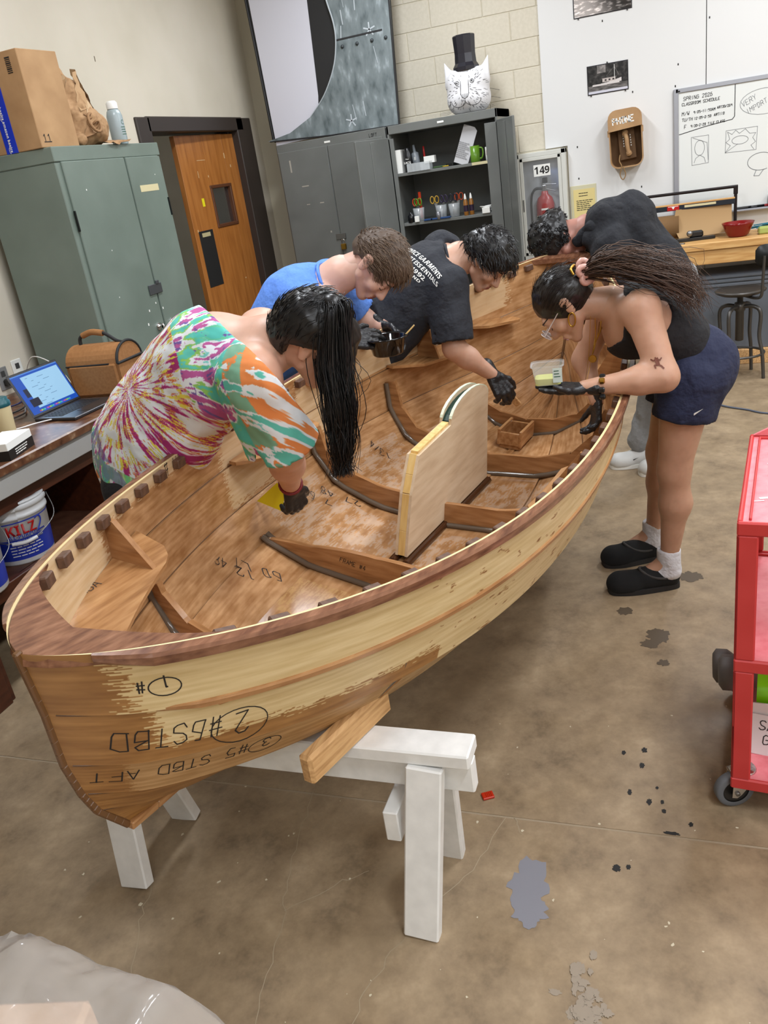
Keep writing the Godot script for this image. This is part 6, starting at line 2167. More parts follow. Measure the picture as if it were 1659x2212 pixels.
func bench_right() -> void:
	var bw: Material = mats["bench wood"]
	var t := thing("workbench", "light butcher-block bench below the whiteboard with grey drawers beneath", "workbench", P(1.2, 0, 6.87))
	box_obj("top", Vector3(0, 0.893, 0), Vector3(2.45, 0.055, 0.50), bw, t, 0.005)
	box_obj("apron", Vector3(0, 0.815, 0.22), Vector3(2.40, 0.10, 0.03), bw, t, 0.003)
	var gr := mat("drawer grey", Color(0.36, 0.38, 0.41), 0.5)
	box_obj("drawer_case", Vector3(0.02, 0.39, -0.03), Vector3(2.3, 0.56, 0.40), gr, t, 0.004)
	for k in 3: box_obj("drawer_lip", Vector3(0.02, 0.655 - k * 0.03, 0.175), Vector3(2.3, 0.02, 0.014), gr, t, 0.003)
	box_obj("plinth", Vector3(0.02, 0.055, 0.0), Vector3(2.35, 0.11, 0.42), mats["raw stud"], t, 0.004)
	# paper roll cutter
	var c := thing("paper_cutter", "iron paper-roll cutter holding brown kraft paper", "paper cutter", P(0.0, 0.921, 6.97))
	var iron := mat("dark iron", Color(0.10, 0.065, 0.065), 0.45, 0.4)
	var st := S()
	tube(st, PackedVector3Array([Vector3(-0.42, 0.338, 0), Vector3(0.43, 0.334, 0)]), 0.011, 0.011, 10)
	obj("top_rod", st, iron, c)
	for x in [-0.41, 0.415]:
		st = S()
		bx(st, Vector3(x, 0.165, 0.0), Vector3(0.022, 0.33, 0.022), 0.004)
		bx(st, Vector3(x, 0.31, 0.0), Vector3(0.03, 0.06, 0.026), 0.004)
		bx(st, Vector3(x, 0.006, 0.04), Vector3(0.04, 0.012, 0.20), 0.003)
		obj("end_stand", st, iron, c)
	box_obj("cutter_bar", Vector3(0.0, 0.235, 0.02), Vector3(0.82, 0.036, 0.012), mat("cutter steel", Color(0.17, 0.19, 0.22), 0.4, 0.5), c, 0.002)
	box_obj("straight_edge", Vector3(0.0, 0.258, 0.018), Vector3(0.82, 0.012, 0.016), mats["bench wood"], c, 0.002)
	box_obj("sticker", Vector3(-0.02, 0.237, 0.0268), Vector3(0.085, 0.034, 0.001), mat("sticker red", Color(0.70, 0.06, 0.06), 0.4), c, 0.0)
	box_obj("sticker", Vector3(0.17, 0.240, 0.0266), Vector3(0.22, 0.016, 0.001), mat("cream tape", Color(0.80, 0.76, 0.60), 0.7), c, 0.0)
	var wt := S()
	slab(wt, PackedVector2Array([Vector2(-0.012, 0.008), Vector2(0.012, 0.008), Vector2(0.0, -0.010)]), Vector3(-0.02, 0.237, 0.0276), Vector3.RIGHT, Vector3.UP, 0.0006)
	obj("warning_mark", wt, mats["paper"], c)
	small_print(c, rows(1, -0.055, 0.248, 0.07, 0.01), 0.004, plane_map(Vector3(0, 0, 0.0274), Vector3.RIGHT, Vector3.UP), mats["paper"])
	st = S()
	lathe(st, [Vector2(0, -0.40), Vector2(0.085, -0.40), Vector2(0.085, 0.02), Vector2(0.02, 0.02), Vector2(0.02, 0.018)], 28, Vector3(0, 0.10, 0.0), Basis(Vector3(0, 0, 1), -PI / 2))
	obj("roll", st, mat("kraft roll", Color(0.46, 0.34, 0.20), 0.75), c)
	st = S()
	st.set_smooth_group(1)
	var prev := []
	for k in 9:
		var f := k / 8.0
		var y := lerpf(0.222, 0.012, f)
		var z := 0.028 + 0.075 * f * f
		var row := [Vector3(0.0 - 0.03 * sin(f * 3.0) + 0.03 * f, y, z), Vector3(0.39 + 0.0 * f, y + 0.02 * f, z - 0.02)]
		if prev: quad(st, row[0], row[1], prev[1], prev[0])
		prev = row
	obj("paper_sheet", st, mat("kraft sheet", Color(0.66, 0.53, 0.36), 0.75), c)
	# red bowl
	var b := thing("bowl", "red bowl on the butcher-block bench", "bowl", P(0.425, 0.92, 6.80))
	st = S()
	lathe(st, [Vector2(0, 0), Vector2(0.058, 0), Vector2(0.075, 0.015), Vector2(0.105, 0.085), Vector2(0.112, 0.10), Vector2(0.108, 0.10), Vector2(0.07, 0.02), Vector2(0, 0.012)], 32)
	obj("body", st, mat("bowl red", Color(0.48, 0.03, 0.04), 0.2), b)
	var sp := thing("sponge", "yellow-green sponge beside the red bowl", "sponge", P(0.63, 0.92, 6.80))
	box_obj("foam", Vector3(0, 0.025, 0), Vector3(0.14, 0.05, 0.08), mat("sponge", Color(0.62, 0.66, 0.36), 0.9), sp, 0.01)
	st = S()
	for k in 10: bar(st, P(0.50 + 0.02 * k, 0.945 + 0.012 * (k % 3), 6.95), P(0.62 + 0.02 * ((k * 7) % 9), 0.955 + 0.01 * (k % 4), 6.99), 0.008, 0.008, Vector3.UP, 0.002)
	var bl := obj("tool_heap", st, mat("teal bits", Color(0.10, 0.40, 0.48), 0.5))
	tag(bl, "heap of teal and steel tools behind the red bowl", "tools", "", "stuff")
	var pl := thing("hand_plane", "black hand plane lying on the butcher-block bench", "plane", P(0.12, 0.921, 6.83), 0.15)
	box_obj("sole", Vector3(0, 0.012, 0), Vector3(0.30, 0.024, 0.065), mats["black plastic"], pl, 0.004)
	st = S()
	bx(st, Vector3(0.02, 0.045, 0), Vector3(0.10, 0.05, 0.04), 0.012)
	obj("handle", st, mats["black plastic"], pl)
	st = S()
	lathe(st, [Vector2(0.0, 0), Vector2(0.02, 0.0), Vector2(0.022, 0.02), Vector2(0.016, 0.03), Vector2(0, 0.032)], 14, Vector3(-0.03, 0.055, 0.01), Basis(Vector3.RIGHT, PI / 2))
	obj("dial", st, mats["steel"], pl)
	for q in [[-0.02, 0.004], [0.02, 0.006]]:
		st = S()
		lathe(st, [Vector2(0, 0), Vector2(0.022, 0), Vector2(0.022, q[1]), Vector2(0, q[1])], 14)
		var o := obj("metal_disc", st, mats["steel"])
		o.position = P(q[0] + 0.02, 0.921, 6.66 + q[0] * 1.5)
		tag(o, "small steel disc on the bench corner", "disc", "steel discs on the bench corner")

func stools() -> void:
	var gm := mat("gunmetal", Color(0.34, 0.33, 0.32), 0.35, 0.7)
	for q in [[0.42, 6.33, true], [0.03, 6.30, false]]:
		var t := thing("stool", "gunmetal swivel stool with curved backrest at the bench" if q[2] else "gunmetal swivel stool without backrest under the bench", "stool", P(q[0], 0, q[1]))
		var st := S()
		lathe(st, [Vector2(0, 0.585), Vector2(0.13, 0.588), Vector2(0.165, 0.605), Vector2(0.17, 0.615), Vector2(0.16, 0.622), Vector2(0.10, 0.61), Vector2(0, 0.606)], 32)
		obj("seat", st, gm, t)
		st = S()
		lathe(st, [Vector2(0.02, 0.26), Vector2(0.028, 0.265), Vector2(0.028, 0.47), Vector2(0.036, 0.475), Vector2(0.036, 0.53), Vector2(0.02, 0.535), Vector2(0.02, 0.59)], 18)
		obj("column", st, gm, t)
		for k in 4:
			var a := TAU * (k + 0.35) / 4.0
			var d := Vector3(cos(a), 0, sin(a))
			st = S()
			tube(st, curve_pts([d * 0.02 + Vector3(0, 0.50, 0), d * 0.10 + Vector3(0, 0.505, 0), d * 0.15 + Vector3(0, 0.46, 0), d * 0.145 + Vector3(0, 0.30, 0), d * 0.17 + Vector3(0, 0.18, 0), d * 0.185 + Vector3(0, 0.0, 0)], 6), 0.014, 0.012, 10)
			obj("leg", st, gm, t)
		st = S()
		var ring := PackedVector3Array()
		for k in 32: ring.append(Vector3(cos(TAU * k / 32.0) * 0.165, 0.17, sin(TAU * k / 32.0) * 0.165))
		tube(st, ring, 0.009, 0.009, 8, false, true)
		obj("foot_ring", st, gm, t)
		if q[2]:
			st = S()
			tube(st, curve_pts([Vector3(0.03, 0.58, 0.05), Vector3(0.09, 0.575, 0.13), Vector3(0.12, 0.60, 0.18), Vector3(0.125, 0.70, 0.19), Vector3(0.13, 0.86, 0.20)], 6), 0.010, 0.010, 8)
			obj("back_post", st, gm, t)
			st = S()
			st.set_smooth_group(1)
			var pv := []
			for k in 13:
				var a := lerpf(-0.9, 0.9, k / 12.0)
				var c := Vector3(0.20, 0, 0.20) + Vector3(0.16 * sin(a), 0, 0.05 * (cos(a) - 1.0))
				var hh := 0.075 * sqrt(maxf(0.08, 1.0 - pow(absf(k - 6.0) / 6.4, 4.0)))
				var row := [c + Vector3(0, 0.86 - hh, 0), c + Vector3(0, 0.86 + hh, 0), c + Vector3(0, 0.86 + hh, -0.006), c + Vector3(0, 0.86 - hh, -0.006)]
				if pv:
					for j in 4: quad(st, pv[j], row[j], row[(j + 1) % 4], pv[(j + 1) % 4])
				pv = row
			obj("backrest", st, mats["black metal"], t)

func cart() -> void:
	var red := tri_mat("red plastic", ntex(91, 0.012, [Color(0.74, 0.20, 0.20), Color(0.77, 0.23, 0.23)], 256, 3), Vector3(2, 2, 2), 0.42)
	var worn := tri_mat("worn red plastic", ntex(92, 0.02, [Color(0.85, 0.42, 0.45), Color(0.89, 0.49, 0.52), Color(0.91, 0.54, 0.56)], 512, 5), Vector3(2, 2, 2), 0.4)
	var t := thing("utility_cart", "red plastic three-shelf utility cart on grey casters", "cart", P(0.13, 0, 1.892), -0.116)
	# local: x to the right, -z away; left edge at x 0, near edge at z 0
	var W := 1.0
	var D := 0.63
	for q in [[0.842, 0.034, "top_tray"], [0.462, 0.034, "shelf_tray"], [0.088, 0.034, "shelf_tray"]]:
		var tr := Node3D.new()
		tr.name = q[2]
		t.add_child(tr, true)
		var y: float = q[0]
		box_obj("rim", Vector3(W / 2, y + 0.0165, -0.006), Vector3(W, 0.036, 0.012), red, tr, 0.004)
		box_obj("rim", Vector3(W / 2, y + 0.0165, -D + 0.006), Vector3(W, 0.036, 0.012), red, tr, 0.004)
		box_obj("rim", Vector3(0.006, y + 0.0165, -D / 2), Vector3(0.012, 0.036, D - 0.025), red, tr, 0.004)
		box_obj("rim", Vector3(W - 0.006, y + 0.0165, -D / 2), Vector3(0.012, 0.036, D - 0.025), red, tr, 0.004)
		box_obj("deck", Vector3(W / 2, y + 0.024, -D / 2), Vector3(W - 0.02, 0.010, D - 0.02), worn, tr, 0.002)
		var st := S()
		bx(st, Vector3(0.028, y + 0.032, -D / 2), Vector3(0.006, 0.008, D - 0.05), 0.002)
		bx(st, Vector3(W / 2, y + 0.032, -D + 0.03), Vector3(W - 0.05, 0.008, 0.006), 0.002)
		obj("groove_rib", st, red, tr)
	for x in [0.0, W - 0.048]:
		for z in [0.0, -D + 0.05]:
			var st := S()
			for q in [[0.12, 0.462], [0.496, 0.842]]:
				var y0: float = q[0]
				var y1: float = q[1]
				bx(st, Vector3(x + 0.024, (y0 + y1) / 2, z - 0.006 if z == 0.0 else z - 0.044), Vector3(0.048, y1 - y0, 0.010), 0.004)
				bx(st, Vector3(x + (0.005 if x == 0.0 else 0.043), (y0 + y1) / 2, z - 0.025), Vector3(0.010, y1 - y0, 0.048), 0.004)
			obj("leg", st, red, t)
	# moulded handle bump at the far left corner
	var hb := S()
	slab(hb, PackedVector2Array([Vector2(0.0, 0), Vector2(0.04, 0.022), Vector2(0.12, 0.03), Vector2(W - 0.05, 0.03), Vector2(W, 0)]), Vector3(0.01, 0.876, -D + 0.006), Vector3.RIGHT, Vector3.UP, 0.012)
	obj("handle_ridge", hb, worn, t)
	# paint scuffs on the top
	var sc := S()
	var fm := plane_map(Vector3(0, 0.871, 0), Vector3.RIGHT, Vector3(0, 0, -1))
	for q in [[0.06, 0.48, 0.03, 0.008], [0.045, 0.16, 0.03, 0.012], [0.07, 0.2, 0.05, 0.003], [0.055, 0.40, 0.06, 0.006], [0.10, 0.33, 0.012, 0.022], [0.03, 0.14, 0.022, 0.006], [0.12, 0.42, 0.05, 0.003], [0.09, 0.55, 0.04, 0.004]]:
		ribbon(sc, PackedVector2Array([Vector2(q[0], q[1]), Vector2(q[0] + q[2], q[1] + q[2] * 0.3)]), q[3], fm)
	obj("paint_smear", sc, mat("smear white", Color(0.90, 0.78, 0.80), 0.6), t).set_meta("kind", "stuff")
	# casters
	for q in [[0.06, -0.05], [0.06, -D + 0.06], [W - 0.06, -0.05], [W - 0.06, -D + 0.06]]:
		var c := Node3D.new()
		c.name = "caster"
		t.add_child(c, true)
		c.position = Vector3(q[0] - 0.035 if q[0] < 0.5 else q[0], 0, q[1])
		c.rotation.y = 0.5
		var st := S()
		var bz := Basis(Vector3.RIGHT, PI / 2)
		lathe(st, [Vector2(0.036, -0.014), Vector2(0.049, -0.014), Vector2(0.053, -0.010), Vector2(0.053, 0.010), Vector2(0.049, 0.014), Vector2(0.036, 0.014)], 32, Vector3(-0.02, 0.053, 0), bz)
		obj("tyre", st, mat("tyre grey", Color(0.38, 0.39, 0.41), 0.6), c)
		st = S()
		lathe(st, [Vector2(0.0, -0.012), Vector2(0.03, -0.010), Vector2(0.037, -0.014), Vector2(0.037, 0.014), Vector2(0.03, 0.010), Vector2(0, 0.012)], 32, Vector3(-0.02, 0.053, 0), bz)
		obj("hub", st, mats["black plastic"], c)
		st = S()
		for s in [-1, 1]: slab(st, PackedVector2Array([Vector2(-0.034, 0.04), Vector2(-0.02, 0.036), Vector2(-0.008, 0.045), Vector2(0.035, 0.10), Vector2(0.035, 0.108), Vector2(-0.03, 0.108)]), Vector3(0, 0, s * 0.020), Vector3.RIGHT, Vector3.UP, 0.003)
		bx(st, Vector3(0.002, 0.110, 0), Vector3(0.07, 0.006, 0.05), 0.002)
		lathe(st, [Vector2(0.03, 0.113), Vector2(0.033, 0.117), Vector2(0.03, 0.122), Vector2(0, 0.122)], 18, Vector3(0.005, 0, 0))
		obj("fork", st, mats["chrome"], c)
		st = S()
		lathe(st, [Vector2(0.007, 0), Vector2(0.006, 0.005), Vector2(0, 0.005)], 10, Vector3(-0.02, 0.053, 0.0215), bz)
		obj("axle_bolt", st, mats["steel"], c)
	# carton of safety glasses on the lower shelf
	var bx_ := thing("open_carton", "white carton lettered SAFETY GLASSES on cart's lower shelf", "box", P(0.16, 0.119, 1.95), -0.116)
	var pp := mat("box white", Color(0.86, 0.82, 0.82), 0.7)
	var st := S()
	bx(st, Vector3(0.17, 0.07, -0.10), Vector3(0.32, 0.14, 0.004), 0.0)
	bx(st, Vector3(0.17, 0.07, -0.36), Vector3(0.32, 0.14, 0.004), 0.0)
	bx(st, Vector3(0.01, 0.07, -0.23), Vector3(0.004, 0.14, 0.26), 0.0)
	bx(st, Vector3(0.33, 0.07, -0.23), Vector3(0.004, 0.14, 0.26), 0.0)
	bx(st, Vector3(0.17, 0.004, -0.23), Vector3(0.32, 0.008, 0.26), 0.0)
	obj("body", st, pp, bx_)
	st = S()
	slab(st, PackedVector2Array([Vector2(0.0, 0.0), Vector2(0.34, -0.02), Vector2(0.34, 0.09), Vector2(0.0, 0.115)]), Vector3(0.012, 0.0, -0.06), Vector3.RIGHT, Vector3(0, 0.95, -0.3), 0.003)
	obj("flap", st, pp, bx_)
	var fl := plane_map(Vector3(0.012, 0.0, -0.058), Vector3.RIGHT, Vector3(0, 0.95, -0.3))
	write_on("handwriting", "SAFETY", 0.026, 0.0026, fl, mats["pen"], bx_, Vector2(0.028, 0.072), -0.06)
	write_on("handwriting", "GLASSES", 0.026, 0.0026, fl, mats["pen"], bx_, Vector2(0.038, 0.03), -0.06)
	# tape roll and black goggles piled in the carton
	var lime := thing("safety_goggles", "lime and black goggles in the safety glasses carton", "goggles", P(0.26, 0.22, 2.12), -0.116)
	st = S()
	tube(st, PackedVector3Array([Vector3(-0.05, 0.03, 0), Vector3(0.0, 0.03, 0)]), 0.055, 0.055, 20)
	obj("frame", st, mat("lime plastic", Color(0.50, 0.78, 0.05), 0.3), lime)
	st = S()
	tube(st, PackedVector3Array([Vector3(0.0, 0.03, 0), Vector3(0.06, 0.03, 0)]), 0.057, 0.05, 20)
	obj("strap_band", st, mats["black plastic"], lime)
	for k in 2:
		var e := thing("ear_muffs", "grey ear-muff cup hanging off cart's lower shelf" if k == 0 else "second ear-muff cup behind the carton", "ear muffs", P(0.135 - 0.01 * k, 0.33 - 0.06 * k, 2.08 + 0.12 * k))
		st = S()
		lathe(st, [Vector2(0, -0.03), Vector2(0.035, -0.03), Vector2(0.05, -0.01), Vector2(0.05, 0.02), Vector2(0.035, 0.03), Vector2(0, 0.03)], 18, Vector3.ZERO, Basis(Vector3(0, 0, 1), PI / 2), true, 1.0)
		obj("cup", st, mat("muff grey", Color(0.30, 0.28, 0.27), 0.6), e)

# ---------- foreground ----------
func foreground() -> void:
	# plastic sheet tented over something near the lens, lower left
	var m := glass("plastic sheet", Color(0.94, 0.93, 0.92), 0.30, 0.14)
	var t := thing("plastic_sheet", "clouded plastic sheet draped over a wrapped box by the stern", "plastic sheet", P(-1.1, 0, 0.62))
	# carton under the sheet: its top lies about 0.45 high
	box_obj("wrapped_board", Vector3(-0.10, 0.215, 0.20), Vector3(0.52, 0.43, 0.60), mat("wrapped tan", Color(0.86, 0.73, 0.61), 0.8), t, 0.01, Basis(Vector3.UP, 0.25))
	var st := S()
	st.set_smooth_group(1)
	var nz := noise(95, 3.0, 3)
	var n := 60
	var H := func(u: float, v: float) -> Vector3:
		var x := lerpf(-0.55, 0.37, u)
		var z := lerpf(-0.33, 0.55, v)
		var edge := minf(minf((0.31 - x) / 0.10, (z + 0.28) / 0.08), 1.0)
		var q := Vector2(x + 0.06, z + 0.16)
		var fold := absf(sin(q.angle() * 5.0 + 1.2 * nz.get_noise_2d(x * 2.0, z * 2.0)))
		var y := 0.445 + 0.05 * (1.0 - u) + 0.06 * exp(-q.length() / 0.09) - 0.018 * fold * clampf(q.length() / 0.12, 0, 1) + 0.012 * absf(nz.get_noise_2d(x * 5.0, z * 5.0))
		return Vector3(x + 0.01 * nz.get_noise_2d(z * 4.0, 5.0), maxf(y - 0.30 * pow(clampf(1.0 - edge, 0, 1.6), 1.3), 0.015), z)
	for i in n:
		for j in n:
			quad(st, H.call(float(i) / n, float(j + 1) / n), H.call(float(i + 1) / n, float(j + 1) / n), H.call(float(i + 1) / n, float(j) / n), H.call(float(i) / n, float(j) / n))
	obj("film", st, m, t)
	# orange cap on the floor
	var oc := S()
	bx(oc, Vector3(0, 0.004, 0), Vector3(0.035, 0.008, 0.028), 0.002)
	for k in 4: bx(oc, Vector3(-0.004 + k * 0.005, 0.0085, 0.0), Vector3(0.0025, 0.002, 0.02), 0.0)
	var o := obj("plastic_clip", oc, mat("orange plastic", Color(0.70, 0.16, 0.04), 0.4))
	o.position = P(-0.535, 0, 1.85)
	o.rotation.y = 0.5
	tag(o, "small orange plastic clip on the floor by the sawhorse", "clip")
	var cd := S()
	tube(cd, curve_pts([P(0.2, 0.006, 5.7), P(0.31, 0.006, 5.58), P(0.42, 0.006, 5.50), P(0.55, 0.006, 5.40), P(0.9, 0.006, 5.35), P(1.6, 0.006, 5.6)], 8), 0.006, 0.006, 6)
	tag(obj("cable", cd, mat("floor cable", Color(0.33, 0.36, 0.42), 0.5)), "grey cable taped along the floor before the bench", "cable")

# ---------- people ----------
var BASE := Vector3.ZERO

func Q(x: float, y: float, z: float) -> Vector3:
	return Vector3(x, y, -z) - BASE

func cloth(called: String, c: Color, rough := 0.85) -> StandardMaterial3D:
	if mats.has(called): return mats[called]
	var m := mat(called, c, rough)
	m.normal_enabled = true
	m.normal_texture = ntex(101, 0.012, [], 512, 4, 14.0)
	m.normal_scale = 0.7
	m.uv1_triplanar = true
	m.uv1_scale = Vector3(2.5, 2.5, 2.5)
	return m

func skin_mat(called: String, c: Color) -> StandardMaterial3D:
	if mats.has(called): return mats[called]
	var m := tri_mat(called, ntex(102, 0.02, [c.darkened(0.07), c, c.lightened(0.05)], 256, 4), Vector3(3, 3, 3), 0.48)
	m.subsurf_scatter_enabled = true
	m.subsurf_scatter_strength = 0.12
	return m

# head: c centre, f where the face looks, u to the crown; k size
func head_bones(c: Vector3, f: Vector3, u: Vector3, k := 1.0, neck := Vector3.INF, nr := 0.055) -> Array:
	f = f.normalized()
	u = (u - f * u.dot(f)).normalized()
	var r := f.cross(u)
	var a := func(x: float, y: float, z: float) -> Vector3: return c + (r * x + u * y + f * z) * k
	var b := [ball(a.call(0, 0.022, -0.012), 0.098 * k, r, 1.22), bone(a.call(0, -0.02, 0.02), a.call(0, -0.03, 0.045), 0.066 * k, 0.056 * k),
		bone(a.call(0.038, -0.055, 0.012), a.call(0.012, -0.095, 0.076), 0.030 * k, 0.020 * k), bone(a.call(-0.038, -0.055, 0.012), a.call(-0.012, -0.095, 0.076), 0.030 * k, 0.020 * k),
		ball(a.call(0, -0.098, 0.082), 0.018 * k), bone(a.call(-0.032, 0.030, 0.078), a.call(0.032, 0.030, 0.078), 0.018 * k, 0.018 * k),
		ball(a.call(0.042, -0.022, 0.066), 0.026 * k), ball(a.call(-0.042, -0.022, 0.066), 0.026 * k),
		bone(a.call(0, 0.014, 0.094), a.call(0, -0.028, 0.118), 0.008 * k, 0.012 * k), ball(a.call(0.011, -0.032, 0.106), 0.009 * k), ball(a.call(-0.011, -0.032, 0.106), 0.009 * k)]
	for s in [-1, 1]:
		b.append(ball(a.call(s * 0.033, 0.004, 0.104), 0.014 * k, Vector3.ZERO, 1.0, Vector3.ZERO, 1.0, -1))
		b.append(ball(a.call(s * 0.032, 0.004, 0.082), 0.0145 * k))
		b.append(bone(a.call(s * 0.077, -0.028, -0.006), a.call(s * 0.084, 0.012, -0.016), 0.014 * k, 0.020 * k, r, 2.4))
		b.append(ball(a.call(s * 0.096, 0.0, -0.006), 0.012 * k, Vector3.ZERO, 1.0, Vector3.ZERO, 1.0, -1))
	b.append(bone(a.call(-0.018, -0.060, 0.096), a.call(0.018, -0.060, 0.096), 0.009 * k, 0.009 * k))
	b.append(bone(a.call(-0.015, -0.072, 0.094), a.call(0.015, -0.072, 0.094), 0.009 * k, 0.009 * k))
	b.append(bone(a.call(-0.022, -0.066, 0.107), a.call(0.022, -0.066, 0.107), 0.003 * k, 0.003 * k, Vector3.ZERO, 1.0, Vector3.ZERO, 1.0, -1))
	if neck != Vector3.INF: b.append(bone(a.call(0, -0.045, -0.025), neck, nr, nr * 1.12))
	return b

# small face parts: brows, closed lids, lips
func face_parts(p: Node, c: Vector3, f: Vector3, u: Vector3, k: float, bl: Dictionary, hair: Material, lip: Color) -> void:
	f = f.normalized()
	u = (u - f * u.dot(f)).normalized()
	var r := f.cross(u)
	for s in [-1, 1]:
		var st := S()
		var pts := []
		for i in 6:
			var t := i / 5.0
			pts.append(onto(bl, c + (r * s * lerpf(0.012, 0.054, t) + u * (0.028 + 0.008 * sin(t * 2.6)) + f * 0.16) * k, -f, 0.001))
		tube(st, PackedVector3Array(pts), 0.0042 * k, 0.0022 * k, 5)
		obj("eyebrow", st, hair, p)
		st = S()
		pts = []
		for i in 7:
			var t := i / 6.0
			pts.append(onto(bl, c + (r * s * lerpf(0.018, 0.047, t) + u * (0.001 - 0.006 * sin(t * PI)) + f * 0.16) * k, -f, 0.0008))
		tube(st, PackedVector3Array(pts), 0.0018 * k, 0.0012 * k, 5)
		obj("eyelash", st, mat("lash", Color(0.16, 0.11, 0.10), 0.6), p)
	var st := S()
	for q in [[-0.061, 0.0048], [-0.071, 0.0056]]:
		var pts := []
		for i in 9:
			var t := i / 8.0 * 2.0 - 1.0
			pts.append(onto(bl, c + (r * t * 0.023 + u * (q[0] + (0.002 if q[0] > -0.065 else -0.001) * (1.0 - t * t)) + f * 0.16) * k, -f, -0.0015))
		tube(st, PackedVector3Array(pts), q[1] * k, q[1] * k * 0.8, 6)
	obj("lips", st, mat("lip " + lip.to_html(), lip, 0.45), p)

# gloved or bare hand. w wrist, d to the fingers, n out of the palm, side: thumb side along n x d
func hand_bones(w: Vector3, d: Vector3, n: Vector3, side: float, curl: Array, k := 1.0, cuff := 0.045) -> Array:
	d = d.normalized()
	n = (n - d * n.dot(d)).normalized()
	var s := n.cross(d) * side
	var b := []
	var lens := [0.070, 0.078, 0.072, 0.056]
	for i in 4:
		var o := w + (s * (0.018 - i * 0.012) + d * 0.010) * k
		var kn := w + (s * (0.034 - i * 0.0225) + d * (0.092 - 0.006 * absf(i - 1.0) - (0.008 if i == 3 else 0.0))) * k
		b.append(bone(o, kn, 0.0165 * k, 0.0135 * k, n, 1.1))
		var p := kn
		var ang := 0.0
		var fd := d + s * (0.04 - i * 0.03)
		for j in 3:
			ang += curl[i + 1] * [0.8, 1.1, 0.8][j]
			var dir := (fd * cos(ang) + n * sin(ang)).normalized()
			var q: Vector3 = p + dir * lens[i] * [0.45, 0.30, 0.25][j] * k
			b.append(bone(p, q, (0.0105 - 0.0009 * j) * k, (0.0098 - 0.0009 * j) * k))
			p = q
	var tb := w + (s * 0.026 + d * 0.026) * k
	var td := (s * 0.72 + d * 0.66 + n * 0.25).normalized()
	b.append(bone(w + (s * 0.012 + d * 0.01) * k, tb, 0.017 * k, 0.016 * k))
	var pp := tb
	for j in 3:
		var q: Vector3 = pp + td * [0.040, 0.031, 0.024][j] * k
		b.append(bone(pp, q, (0.0145 - 0.0018 * j) * k, (0.0128 - 0.0018 * j) * k))
		td = (td + (n * 0.5 + d * 0.5 - s * 0.35) * curl[0]).normalized()
		pp = q
	b.append(bone(w - d * cuff * k, w + d * 0.012 * k, 0.031 * k, 0.026 * k, n, 1.15))
	return b

func glove(p: Node, w: Vector3, d: Vector3, n: Vector3, side: float, curl: Array, k := 1.0, cuff := 0.045) -> Dictionary:
	var bl := blob(hand_bones(w, d, n, side, curl, k, cuff), 0.0036, 0.007)
	var m := mat("glove rubber", Color(0.10, 0.10, 0.11), 0.42)
	if not m.normal_enabled:
		m.normal_enabled = true
		m.normal_texture = ntex(103, 0.02, [], 256, 4, 10.0)
		m.normal_scale = 0.6
		m.uv1_triplanar = true
		m.uv1_scale = Vector3(9, 9, 9)
	put("glove", blob_mesh([bl], m), p)
	return bl

# hair tufts lying on a blob: from scattered points, combed along flow
func tufts(bl: Dictionary, c: Vector3, n: int, ok: Callable, flow: Callable, ln: float, r: float, lift: float) -> SurfaceTool:
	var st := S()
	var made := 0
	var tries := 0
	while made < n and tries < n * 6:
		tries += 1
		var d := Vector3(rng.randfn(), rng.randfn(), rng.randfn()).normalized()
		var p := onto(bl, c + d * 0.22, -d, 0.0)
		if not ok.call(p, d): continue
		var fl: Vector3 = flow.call(p, d)
		fl = (fl - d * fl.dot(d)).normalized()
		var L := ln * rng.randf_range(0.6, 1.25)
		var side := d.cross(fl) * rng.randf_range(-0.35, 0.35)
		var pts := PackedVector3Array([p - d * 0.004, p + fl * L * 0.5 + d * lift * 0.7 + side * L * 0.3, p + fl * L + d * lift * rng.randf_range(0.2, 1.1) + side * L])
		tube(st, pts, r, r * 0.25, 3, false)
		made += 1
	return st

func person(label: String, x: float, z: float) -> Node3D:
	BASE = Vector3(x, 0, -z)
	return thing("person", label, "person", BASE)

func shoe(p: Node, heel: Vector3, toe: Vector3, h: float, m: Material, sole: Material, w := 0.046, back := true) -> Node:
	var d := (toe - heel).normalized()
	var up := Vector3.UP
	var b := [bone(heel + d * 0.04 + up * 0.045, toe - d * 0.05 + up * 0.038, 0.042, w, up, 1.0), bone(heel + d * 0.045 + up * h * 0.75, heel + d * 0.13 + up * 0.05, 0.038, 0.046), ball(toe - d * 0.05 + up * 0.034, w + 0.002, up, 1.25), ball(toe - d * 0.09 + up * 0.03, w + 0.005, up, 1.2)]
	var s := put("shoe", blob_mesh([blob(b, 0.006, 0.02, [[heel + up * 0.012, -up, Vector3.ZERO, 0.0], [heel + d * 0.05 + up * h, (up - d * 0.35).normalized(), heel + up * h, 0.09]])], m), p)
	var st := S()
	var pl := PackedVector2Array()
	var L := heel.distance_to(toe)
	for i in 40:
		var a := TAU * i / 40.0
		var t := 0.5 - 0.5 * cos(a)
		pl.append(Vector2(t * L, (w + 0.004) * signf(sin(a)) * pow(absf(sin(a)), 0.55) * lerpf(0.86, 1.06, smoothstep(0.2, 0.75, t))))
	slab(st, pl, heel + up * 0.0, d, up.cross(d) * -1.0, 0.001)
	st = S()
	slab(st, pl, heel + up * 0.012, d, d.cross(up), 0.022)
	obj("sole", st, sole, s)
	return s

